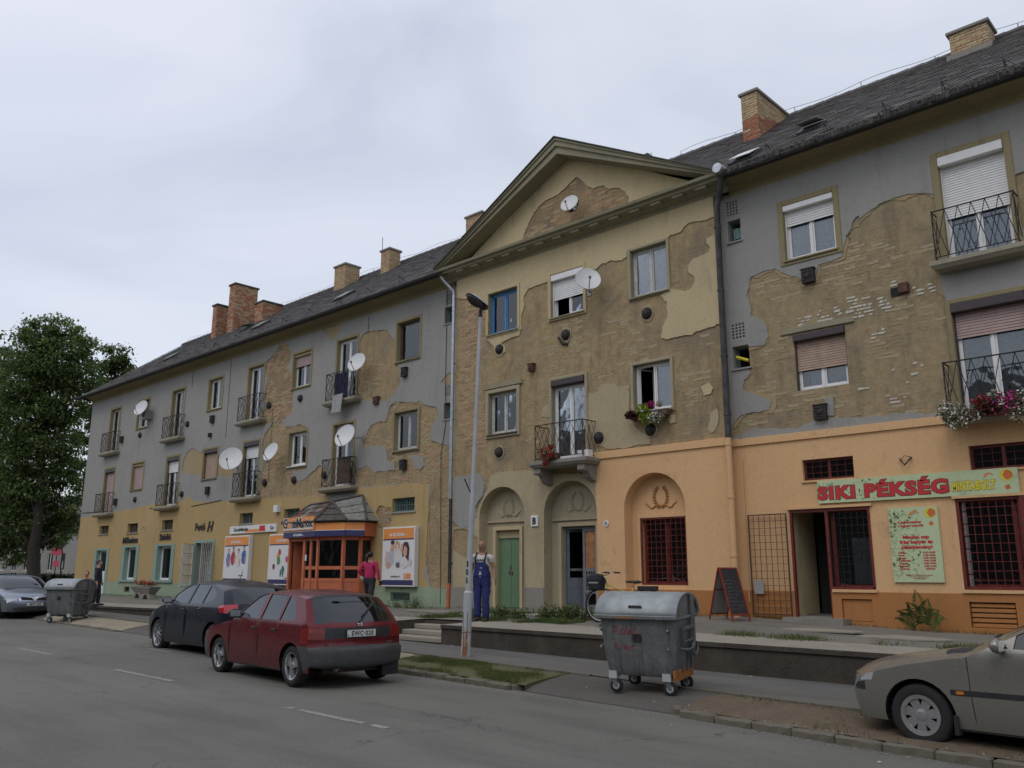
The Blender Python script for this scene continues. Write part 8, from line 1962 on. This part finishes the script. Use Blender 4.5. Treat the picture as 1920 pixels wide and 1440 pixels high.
 for s in (-1, 1):
  ar = arms[0 if s < 0 else 1] if arms else ((.27, 0, 1.17), (.30, -.06, .92)); b0 = len(P)
  a = Vector((s * ar[0][0], ar[0][1], ar[0][2])); b = Vector((s * ar[1][0], ar[1][1], ar[1][2])); shp = Vector((s * .178 * B, .01, 1.42))
  P.append((tuple(shp), .078)); Ed.append((3, b0))
  if sleeve >= 1: P += [(tuple(a), .060), (tuple(a.lerp(b, .95)), .044)]; Ed += [(b0, b0 + 1), (b0 + 1, b0 + 2)]
  else: P += [(tuple(shp.lerp(a, sleeve)), .070)]; Ed += [(b0, b0 + 1)]
 shell('shirt' if sleeve < 1 else 'jacket', P, Ed, top)
 P = [((0, 0, 1.06 if not bib else 1.20), (.17 * B, .145 * B)), ((0, 0, .93), (.18 * B, .155 * B))]; Ed = [(0, 1)]
 for s in (-1, 1):
  b0 = len(P); P += [((s * .09 * B, 0, .86), (.102 * B, .118 * B)), ((s * .10, -.02 - stride * s, .50), (.086, .09)), ((s * .105, (stride * -s * 1.6) + .015, .075), (.082, .09))]; Ed += [(1, b0), (b0, b0 + 1), (b0 + 1, b0 + 2)]
  sh_ = MB(); sh_.ball((s * .117 * k, ((stride * -s * 1.6) - .075) * k, .04 * k), .056 * k, .155 * k, .06 * k, 12, 8); sh_.v = [(a, b, max(c, .004)) for a, b, c in sh_.v]; sh_.build('shoe', M['shoe'], t, smooth=True)
 shell('trousers', P, Ed, trousers)
 # face
 e = MB()
 for s in (-1, 1): e.ball((s * .03 * k, -.096 * k, 1.655 * k), .013 * k, .008 * k, .006 * k, 8, 5); e.box(s * .03 * k - .018 * k, s * .03 * k + .018 * k, -.104 * k, -.096 * k, 1.675 * k, 1.681 * k)
 e.box(-.024 * k, .024 * k, -.102 * k, -.094 * k, 1.590 * k, 1.596 * k); e.build('eyes_and_mouth', M['hair'], t)
 if hair:
  hh = MB(); hh.ball((0, .018 * k, 1.685 * k), .088 * k, .102 * k, .098 * k, 16, 10, .04); hh.build('hair', M[hair], t, smooth=True)
  if ponytail: q = MB(); q.tube([Vector(p) * k for p in ((0, .10, 1.70), (.02, .17, 1.68), (.03, .18, 1.58), (.02, .16, 1.44))], [.035 * k, .055 * k, .05 * k, .015 * k], 10); q.build('ponytail', M[hair], t, smooth=True)
 return t, k, B
mx_, my_ = -14.06, 13.92
lookv = radians(43)
t, k, B = person('bald man in navy blue bib overalls and pale shirt standing behind the lamp post', (mx_, my_, TZ(mx_) + .004), radians(28), 1.76, 'shirt', 'blue_cloth', bib=True, skin='skin_d', sleeve=.62, build=1.12, arms=(((.25, .04, 1.17), (.27, -.06, .93)), ((.26, .03, 1.17), (.32, -.07, .94))), stride=.02)
bb = MB(); bb.hexa([(-.16, -.145, .98), (.16, -.145, .98), (.19, .0, .98), (-.19, .0, .98), (-.125, -.152, 1.31), (.125, -.152, 1.31), (.175, -.0, 1.22), (-.175, -.0, 1.22)]); o = bb.build('bib', M['blue_cloth'], t); bevel(o, .03, 3)
for s in (-1, 1): MB().tube([(s * .10, -.155, 1.29), (s * .115, -.14, 1.40), (s * .11, -.04, 1.505), (s * .09, .08, 1.49), (s * .03, .14, 1.30)], .017, 6).build('brace', M['navy_cloth'], t, smooth=True)
MB().box(-.10, .10, -.158, -.15, 1.335, 1.36).build('shirt_stripe', M['iron'], t); MB().box(.0, .05, -.156, -.150, 1.16, 1.19).build('pocket_print', M['pale_grey'], t)
wp_ = onD(693, 1090, 24.6); wz = ter(wp_.x, wp_.y)
t, k, B = person('woman in a magenta jacket with a black ponytail walking past the orange kiosk', (wp_.x, wp_.y, wz), radians(205), 1.63, 'magenta_cloth', 'dark_cloth', skin='skin', hair='hair', ponytail=True, stride=.12, arms=(((.30, .05, 1.14), (.33, .02, .90)), ((.36, .06, 1.17), (.20, -.12, 1.02))), build=1.08)
MB().ball((.27, -.16, .93), .10, .07, .09, 10, 6, .25).build('white_bag', M['white_cloth'], t, smooth=True); MB().box(-.37, -.32, -.06, .04, .72, .84).build('dark_purse', M['iron'], t); bevel(t.children[-1], .015, 1)
p_ = onD(160.5, 1100, 27.8)
person('person in a red top and white trousers walking behind the far dumpster', (p_.x, p_.y, SW(p_.x) + .004), radians(60), 1.36, 'red_cloth', 'white_cloth', hair='hair', stride=.16)
p_ = onD(182, 1100, 30.5)
person('person in dark clothes and cap standing at the far shop door', (p_.x, p_.y, ter(p_.x, p_.y)), radians(140), 1.56, 'dark_cloth', 'dark_cloth', hair='hair', stride=.04)
# ------------------------------------------------------------------ vegetation
def leaf_mesh(name, centers, size, mat, parent=None, kind='stuff', up=.3, seed=1, aspect=.55):
 r = random.Random(seed); V = []; F = []
 for (x, y, z, s) in centers:
  L = size * s * r.uniform(.7, 1.3); a = r.uniform(0, 2 * pi); b = r.gauss(0, .6) - up
  ux, uy, uz = cos(a) * cos(b), sin(a) * cos(b), sin(b); vx, vy = -sin(a), cos(a); vz = r.uniform(-.5, .5); w_ = L * aspect * .5; k = len(V)
  V += [(x - ux * L * .5, y - uy * L * .5, z - uz * L * .5), (x + vx * w_, y + vy * w_, z + vz * w_), (x + ux * L * .5, y + uy * L * .5, z + uz * L * .5), (x - vx * w_, y - vy * w_, z - vz * w_)]
  F.append((k, k + 1, k + 2, k + 3))
 me = bpy.data.meshes.new(name); me.from_pydata(V, [], F); me.materials.append(M[mat]); me.update(); return link(name, me, parent, kind)
def crown_pts(blobs, dens, r, hollow=.45):
 P = []
 for (c, R) in blobs:
  rx, ry, rz = R; n = int(dens * rx * ry * rz ** .5)
  # clumps: sub-tufts scattered through the lobe, leaves around each
  nc = max(8, n // 45)
  for i in range(nc):
   d = Vector((r.gauss(0, 1), r.gauss(0, 1), r.gauss(0, 1))).normalized(); q = lerp(hollow, 1.0, r.random() ** .6)
   cc = Vector((c[0] + d.x * rx * q, c[1] + d.y * ry * q, c[2] + d.z * rz * q)); sp = r.uniform(.22, .55) * min(rx, rz) * .45 + .1
   for k in range(r.randrange(70, 120)):
    P.append((cc.x + r.gauss(0, sp), cc.y + r.gauss(0, sp), cc.z + r.gauss(0, sp * .6), r.uniform(.6, 1.3)))
 return P
def big_tree(lab, base, tr, blobs, dens, leaf, mat, seed, group=None, hleaf=None):
 t = thing('tree', lab, 'tree', base, group=group); r = random.Random(seed); b = Vector(base)
 L = [((c[0] - b.x, c[1] - b.y, c[2] - b.z), R) for c, R in blobs]
 top = Vector((sum(c[0] for c, _ in L) / len(L), sum(c[1] for c, _ in L) / len(L), max(c[2] for c, _ in L) * .75))
 tk = MB(); n = 9; path = [Vector((0, 0, -.3)).lerp(top, k / (n - 1)) + Vector((r.gauss(0, .12), r.gauss(0, .12), 0)) * min(1, k) for k in range(n)]
 tk.tube(path, [tr * (1.25 if k == 0 else 1) * (1 - .72 * k / (n - 1)) for k in range(n)], 12); tk.build('trunk', M['bark'], t, smooth=True)
 for (c, R) in L:
  c = Vector(c); i = max(2, min(n - 2, int(n * .9 * max(.25, (c.z - R[2]) / max(top.z, .1))))); s = path[i]; m = s.lerp(c, .5) + Vector((r.gauss(0, .3), r.gauss(0, .3), -.1 * R[2]))
  lb = MB(); lb.tube([s, s.lerp(m, .6), m, c], [tr * .36, tr * .27, tr * .2, tr * .08], 6)
  for q in range(6): d = Vector((r.gauss(0, 1) * R[0], r.gauss(0, 1) * R[1], r.gauss(0, .8) * R[2])) * .55; lb.tube([m.lerp(c, r.random()), c + d * .5, c + d], [tr * .10, tr * .06, tr * .02], 4)
  lb.build('limb', M['bark'], t, smooth=True)
 leaf_mesh('crown', crown_pts(L, dens, r), leaf, mat, t, 'stuff', seed=seed)
 return t
def bl(px_, py_, rpx, D, sq=1.0, ry=None):
 c = onD(px_, py_, D); R = rpx * D / FPX * 1.05; return ((c.x, c.y, c.z), (R, ry or R, R * sq))
D1 = 54
B1_ = [bl(*q, D1) for q in ((75, 625, 30), (120, 625, 30), (60, 665, 40), (150, 655, 32), (100, 680, 48), (40, 720, 44), (150, 705, 34), (95, 750, 50), (30, 790, 46), (135, 770, 30), (80, 830, 50), (30, 870, 40), (120, 850, 34), (60, 910, 44), (110, 920, 38), (20, 950, 40), (85, 975, 34), (145, 960, 24), (40, 1005, 28), (15, 1020, 26), (75, 1010, 22), (105, 1000, 24), (30, 1035, 22), (-5, 1010, 30), (55, 985, 40))]
tz1 = -1.25
big_tree('big leafy tree past the far end of the grey wing, tallest at the left', (-57.9, 19.0, tz1), .42, B1_, 680, .23, 'tree', 3)
B2_ = [bl(*q, 64) for q in ((212, 672, 24), (235, 690, 20), (190, 700, 26), (205, 735, 28), (175, 760, 26), (240, 715, 18), (190, 800, 26), (160, 830, 26), (150, 880, 24), (165, 930, 20))]
big_tree('second tree showing behind the roof corner of the grey wing', (onD(190, 1080, 64).x, onD(190, 1080, 64).y, -1.3), .35, B2_, 520, .28, 'tree2', 5)
B3_ = [bl(*q, 62) for q in ((-5, 655, 26), (5, 700, 34), (-20, 760, 44), (0, 830, 40), (-10, 900, 40), (-5, 960, 36))]
big_tree('dark tree cut by the left edge of the view', (onD(-25, 1080, 62).x, onD(-25, 1080, 62).y, -1.3), .35, B3_, 460, .3, 'tree2', 7)
B4_ = [bl(*q, 74) for q in ((118, 985, 20), (130, 1005, 20), (110, 1012, 16), (138, 975, 14))]
big_tree('small round street tree in front of the pale far house', (onD(113, 1080, 74).x, onD(113, 1080, 74).y, -1.2), .10, B4_, 420, .24, 'tree2', 9)
# hedge
hp = []; r = random.Random(2); a = onD(-40, 1078, 60); b = onD(146, 1078, 58)
for i in range(9000): q = r.random(); p = a.lerp(b, q); hp.append((p.x + r.uniform(-.5, .5), p.y + r.uniform(-.4, .4), -1.2 + r.random() ** .8 * (1.05 + .12 * sin(q * 40)), 1))
tag(leaf_mesh('hedge', hp, .22, 'hedge', None, None, seed=4), 'long low dark clipped hedge in front of the pale far house', 'hedge')
# far house
fa = onD(-60, 1074, 92); fb = onD(152, 1074, 88); fa.z = fb.z = 0
FH = thing('house', 'pale distant house with tall windows seen between the tree trunk and the wing', 'building', (fa.x, fa.y, -1.3), atan2((fb - fa).y, (fb - fa).x)); Lf = (fb - fa).length
hol = []
for i in range(8):
 x = .9 + i * 1.55
 if x + .8 > Lf: break
 hol.append((rectp(x, x + .72, 1.55, 3.35), .18, 'pale_grey')); hol.append((rectp(x, x + .72, 4.6, 6.2), .18, 'pale_grey'))
M['far_wall'] = plaster('far_pale_wall', (.29, .28, .265), (.24, .235, .22), (.33, .32, .30), b1=.2)
wall_sheet(FH, 0, [(0, 0), (Lf, 0), (Lf, 7.2), (0, 7.2)], [], hol, 'w', {'w': ('far_wall', 0, 'wall')})
for h, d, m_ in hol:
 x0, x1, z0, z1 = h[0][0], h[1][0], h[0][1], h[2][1]; o = MB().ring(x0, x1, z0, z1, .06, .08, .13).box((x0 + x1) / 2 - .03, (x0 + x1) / 2 + .03, .08, .12, z0 + .06, z1 - .06).build('window', M['white'], FH); MB().box(x0 + .06, x1 - .06, .10, .105, z0 + .06, z1 - .06).build('pane', M['glass_frost'] if x0 > 5 else M['pale_grey'], o)
MB().box(0, Lf, .2, 9, 0, 7.19).build('wall', M['far_wall'], FH); MB().prism([(-.5, 7.2), (9.5, 7.2), (4.5, 9.6)], -.4, Lf + .4, 'yz').build('roof', M['slate'], FH, fix=True)
# two small red lit shop signs on a pole by the far house
s_ = onD(104, 1062, 76); t = thing('pole_sign', 'two small bright pink red signs on a pole beside the small street tree', 'sign', (s_.x, s_.y, -1.2), radians(70)); MB().tube([(0, 0, 0), (0, 0, 3.4)], .05, 6).build('pole', M['iron'], t)
M['pink_sign'] = plain('pink_red_sign', (.62, .10, .16), .5, var=.2)
MB().prism([(-.50, 2.9), (-.2, 2.75), (.1, 2.7), (.5, 2.95), (.4, 3.3), (.1, 3.55), (-.35, 3.45)], -.09, -.06).build('sign_face', M['pink_sign'], t); MB().prism([(-.2, 1.75), (.25, 1.7), (.3, 2.2), (.05, 2.35), (-.22, 2.2)], -.09, -.06).build('sign_face', M['pink_sign'], t)
# park wall and bench-high step by the hedge
w0 = onD(85, 1087, 45); tag(MB().box(-3, .2, -.2, .2, 0, .75).xf(Matrix.Translation((w0.x, w0.y, -1.3)) @ Matrix.Rotation(radians(70), 4, 'Z')).build('low_wall', M['concrete']), 'low stone wall behind the silver car in front of the hedge', 'low wall')
# ---- weeds on the terrace
def weed(lab, x, y, h, w_, n, mat='weed', leaf=.07, seed=0, group=None, cat='weed', z=None, upright=.5):
 z = ter(x, y) if z is None else z; t = thing('weed', lab, cat, (x, y, z), group=group); r = random.Random(seed + int(x * 31)); P = []; st = MB()
 for i in range(max(4, n // 25)):
  a = r.uniform(0, 2 * pi); q = r.random() ** .5 * w_; hh = h * r.uniform(.5, 1) * (1 - .4 * q / w_); tip = Vector((cos(a) * q * 1.15, sin(a) * q * .8, hh)); b = Vector((cos(a) * q * .5, sin(a) * q * .4, 0)); st.tube([b, b.lerp(tip, .5) + Vector((0, 0, hh * .1)), tip], [.006, .004, .002], 3, cap=False)
  for k in range(25): v = b.lerp(tip, r.uniform(.15, 1)); s = .05 + .03 * h; P.append((v.x + r.gauss(0, s), v.y + r.gauss(0, s), max(.005, v.z + r.gauss(0, s * .8)), r.uniform(.6, 1.3)))
 st.build('stem', M[mat], t); leaf_mesh('leaves', P, leaf, mat, t, 'stuff', up=.1, seed=seed, aspect=.5); return t
for i, (x, y, h, w_, n) in enumerate(((-13.3, 15.2, .42, .30, 500), (-12.75, 15.3, .45, .35, 700), (-12.3, 15.3, .40, .30, 500), (-14.4, 14.9, .32, .25, 350), (-15.0, 14.6, .26, .25, 250), (-13.85, 15.0, .28, .22, 250))):
 weed('bushy green weed on the terrace left of the bicycle wheel' if i == 1 else ['broad green weed on the terrace in front of the middle doorway', '', 'green weed against the bicycle front wheel', 'low weed clump right of the man in overalls', 'flattened weed tuft at the feet of the man in overalls', 'small weed tuft between two bushy weeds near the doorway'][i], x, y, h, w_, n, seed=i)
weed('dry spindly bush against the mint plinth under the family poster', -20.9, 17.6, .62, .38, 500, 'grass', .05, 11); weed('low dry weeds beside the spindly bush at the mint plinth', -21.7, 17.6, .30, .35, 260, 'grass', .05, 12)
# fern-like seedling against the burnt orange plinth
t = thing('seedling', 'bright green fern like seedling growing at the burnt orange plinth', 'plant', (-5.95, 17.72, ter(-5.95, 17.72))); r = random.Random(8)
for i, (dx, hh, lean_) in enumerate(((-.05, .78, -.08), (.28, .42, .30), (-.32, .40, -.28), (.12, .62, .14), (-.18, .55, -.16), (.38, .30, .32), (-.40, .26, -.34), (.02, .5, .05))):
 f = MB(); base = Vector((dx * .15, 0, 0)); tip = Vector((dx + lean_ * .2, -.12 - .06 * (i % 3), hh))
 for k in range(14):
  q = .18 + .82 * k / 13; c = base.lerp(tip, q) + Vector((0, 0, .12 * sin(q * pi))); L = .16 * sin(min(1, q * .95 + .12) * pi) + .035
  ax = (tip - base).normalized(); sd = Vector((ax.z, -.35, -ax.x)).normalized()
  for s in (-1, 1):
   e = c + sd * s * L + Vector((0, 0, -.03)); m = (c + e) / 2; wv = ax * .016; f.poly([c, m + wv, e, m - wv])
 f.build('frond', M['weed'], t)
# grass: real blades on the verges, along joints and the wall foot
def blades(name, spots, h, mat, seed, n):
 r = random.Random(seed); V = []; F = []
 for i in range(n):
  x, y, z = spots(r); a = r.uniform(0, pi); hh = h * r.uniform(.3, 1.1); w_ = .006; lx, ly = r.gauss(0, .4) * hh, r.gauss(0, .4) * hh; k = len(V)
  V += [(x - w_ * cos(a), y - w_ * sin(a), z), (x + w_ * cos(a), y + w_ * sin(a), z), (x + lx, y + ly, z + hh)]; F.append((k, k + 1, k + 2))
 me = bpy.data.meshes.new(name); me.from_pydata(V, [], F); me.materials.append(M[mat]); return tag(link(name, me), 'short thin grass growing on the verges and in the cracks of the terrace', 'grass', kind='stuff')
def sp1(r):
 while 1:
  x = r.uniform(-12.7, -9.0); t = r.random(); y = lerp(KY(x) + .16, SY(x) - .05, t); q = mnoise.noise((x * 1.3, y * 2.1, 5))
  if r.random() < .35 + q * 1.5 and x < -9.25 + (t) * .5: return (x, y, lerp(RZ(x) + .085, SW(x) - .02, t))
def sp2(r):
 while 1:
  x = r.uniform(-17, 4); y = 14.1 + r.gauss(0, .12) + .4 * max(0, r.gauss(0, .5)); q = mnoise.noise((x * 1.1, 3, 5))
  if r.random() < q * 2.2 + .12: return (x, y, ter(x, y))
def sp3(r):
 x = r.uniform(-48, 4); y = 17.88 + r.gauss(0, .04) - (.3 if -19.2 < x < -9.9 else 0); y = min(y, 17.93 if not -19.2 < x < -9.9 else 17.68)
 return (x, y, ter(x, y))
def sp4(r):
 while 1:
  x = r.uniform(-6.1, 3); t = r.random(); 
  if t > .8 or r.random() < .15 or mnoise.noise((x * 1.5, t * 4, 9)) > .3: return (x, lerp(KY(x) + .16, SY(x) - .03, t), lerp(RZ(x) + .085, SW(x) - .02, t))
def sp5(r):
 while 1:
  x = r.uniform(-16.6, -11.8); y = r.uniform(14.2, 16.9); q = mnoise.noise((x * .9, y * 1.2, 15))
  if q > .08: return (x, y, ter(x, y))
blades('grass', sp1, .055, 'grass', 1, 16000); blades('grass', sp2, .10, 'grass', 2, 9000); blades('grass', sp3, .09, 'grass', 3, 3500); blades('grass', sp4, .05, 'grass', 4, 2500); blades('grass', sp5, .09, 'weed', 5, 7000)
# pebbles and litter on the dirt and gravel verges
pb_ = MB(); r = random.Random(12)
def pebble(x, y, z, s): 
 k = pb_.vs([(x - s, y, z), (x, y - s, z), (x + s, y, z), (x, y + s, z), (x, y, z + s * .8)])
 for i in range(4): pb_.face(k + i, k + (i + 1) % 4, k + 4)
for i in range(5200):
 x = r.choice((r.uniform(-6.1, 4), r.uniform(-31, -12.7), r.uniform(-15.5, -12.7))); t = r.random(); y = lerp(KY(x) + .15, SY(x) - .03, t); z = lerp(RZ(x) + (.085 if x > -7 else .03), SW(x) - .02, t); pebble(x, y, z, r.uniform(.006, .02))
for i in range(500): x = r.uniform(-20, 3); y = r.choice((r.uniform(11, 12.6), r.uniform(9, 9.6))); z = SW(x) if y > 10.8 else RZ(x); pebble(x, y, z + .002, r.uniform(.004, .011))
for i in range(2600): x = r.uniform(-30, 4); pebble(x, KY(x) - abs(r.gauss(0, .09)), RZ(x) + .002, r.uniform(.003, .010))
pb_.build('pebbles', M['coping'], kind='stuff')
lit = MB(); r = random.Random(77)
for i in range(34):
 x = r.uniform(-15, 2); y = r.choice((r.uniform(12.3, 12.6), r.uniform(8.6, 9.5), r.uniform(9.8, 10.4))); z = (SW(x) if y > 12 else RZ(x) + (.10 if y > 9.7 else 0)) + .008; a = r.uniform(0, pi); s = r.uniform(.012, .03)
 lit.poly([(x + s * cos(a), y + s * sin(a), z), (x - s * sin(a) * .6, y + s * cos(a) * .6, z + .006), (x - s * cos(a), y - s * sin(a), z), (x + s * sin(a) * .6, y - s * cos(a) * .6, z + .004)])
lit.build('litter', M['sign_white'], kind='stuff')
# window boxes and pots
def flowerbox(lab, x, y, z, L, mounds, leafm='weed', n=260, pot='brown_wood'):
 t = thing('window_box', lab, 'flower box', (x, y, z)); o = MB().box(-L / 2, L / 2, -.09, .09, -.14, .02).build('box', M[pot], t); bevel(o, .01, 1); r = random.Random(int(-x * 13)); 
 for i, (dx, dz, R, m_) in enumerate(mounds):
  P = []
  for k in range(n): d = Vector((r.gauss(0, 1), r.gauss(0, 1), r.gauss(0, 1))).normalized() * R * r.uniform(.5, 1.05); P.append((dx + d.x * 1.25, -.10 + d.y * .8, dz + d.z, r.uniform(.7, 1.2)))
  big = m_ in ('lime_leaf', 'purple_leaf'); leaf_mesh('foliage', P[:n // 2] if not big else P, .055 if not big else .075, leafm if not big else m_, t, 'stuff', seed=i + 3, aspect=.7)
  if not big: leaf_mesh('blossom', [(a, b - .03, c, s) for a, b, c, s in P[n // 3:]], .042, m_, t, 'stuff', seed=i + 9, aspect=1.0)
 return t
flowerbox('long flower box of white and magenta petunias hanging from the right balcony', -4.30, WR - .50, 3.02, 1.7, [(-.72, .02, .20, 'flower_white'), (-.60, -.16, .22, 'flower_white'), (-.36, -.08, .22, 'flower_white'), (-.12, .10, .14, 'flower_red'), (-.02, -.02, .16, 'purple_leaf'), (.18, .02, .24, 'flower_pink'), (.36, .06, .20, 'flower_pink'), (.50, -.16, .22, 'flower_white'), (.72, -.04, .24, 'flower_white'), (.1, .22, .10, 'flower_white'), (.62, .14, .15, 'flower_white')])
flowerbox('window box with lime leaves and white flowers below the open middle house window', -11.92, WC - .16, 3.92, 1.1, [(-.50, -.02, .12, 'purple_leaf'), (-.36, -.10, .11, 'purple_leaf'), (-.12, .06, .17, 'lime_leaf'), (-.02, -.14, .18, 'lime_leaf'), (.14, -.18, .15, 'flower_white'), (.30, -.16, .15, 'flower_white'), (.12, .16, .09, 'flower_pink'), (.36, .14, .07, 'flower_white')], n=230)
flowerbox('pot of red geraniums spilling through the middle balcony railing', -14.75, WC - .62, 3.08, .5, [(-.18, .08, .13, 'flower_red'), (-.05, -.10, .15, 'flower_red'), (.08, .16, .10, 'flower_red'), (.12, -.04, .10, 'flower_red'), (-.1, -.26, .08, 'flower_red')], n=130)
tag(bevel(MB().box(-13.98, -13.62, WC - .5, WC - .28, 2.94, 3.12).build('white_planter', M['pvc']), .01, 1), 'white empty plastic planter at the right end of the middle balcony', 'planter')
for tb in TUB:
 r = random.Random(5); P = [(r.gauss(0, .22), r.gauss(0, .10), .55 + abs(r.gauss(0, .07)), 1) for k in range(160)]; leaf_mesh('foliage', P, .07, 'weed', tb, 'stuff', seed=3); leaf_mesh('blossom', [(a, b, c + .04, 1) for a, b, c, d in P[:90]], .07, 'flower_red', tb, 'stuff', seed=6, aspect=1)
# unseen block added opposite, made long and dark so the cars reflect less sky
OB = thing('apartment_building', 'plain unseen block added across the street behind the viewer to darken car reflections', 'building', (-12, -16, -1.6), world=True)
b = MB(); b.box(-200, 30, -28, -16, -1.7, 8.2); M['reflection_dark'] = plain('dark_reflection_wall', (.07, .06, .05), .9, var=.3); b.build('wall', M['reflection_dark'], OB); b = MB().prism([(-28.6, 8.2), (-15.4, 8.2), (-22, 12)], -200, 30, 'yz'); b.build('roof', M['slate3'], OB, fix=True)
wm = MB().box(-.6, .6, -.03, .03, 0, 1.4).mesh('opposite_window', M['glass_frost'])
for i in range(24):
 for z in (-.4, 3.4): o = link('window', wm, OB); o.location = Vector((-66 + i * 4, -15.97, z)) - WOFF[OB.name]
# ------------------------------------------------------------------ lift the whole place so that the road lies at zero
bpy.context.view_layer.update()
for o in list(S.objects):
 if o.parent is None: o.location.z += LIFT
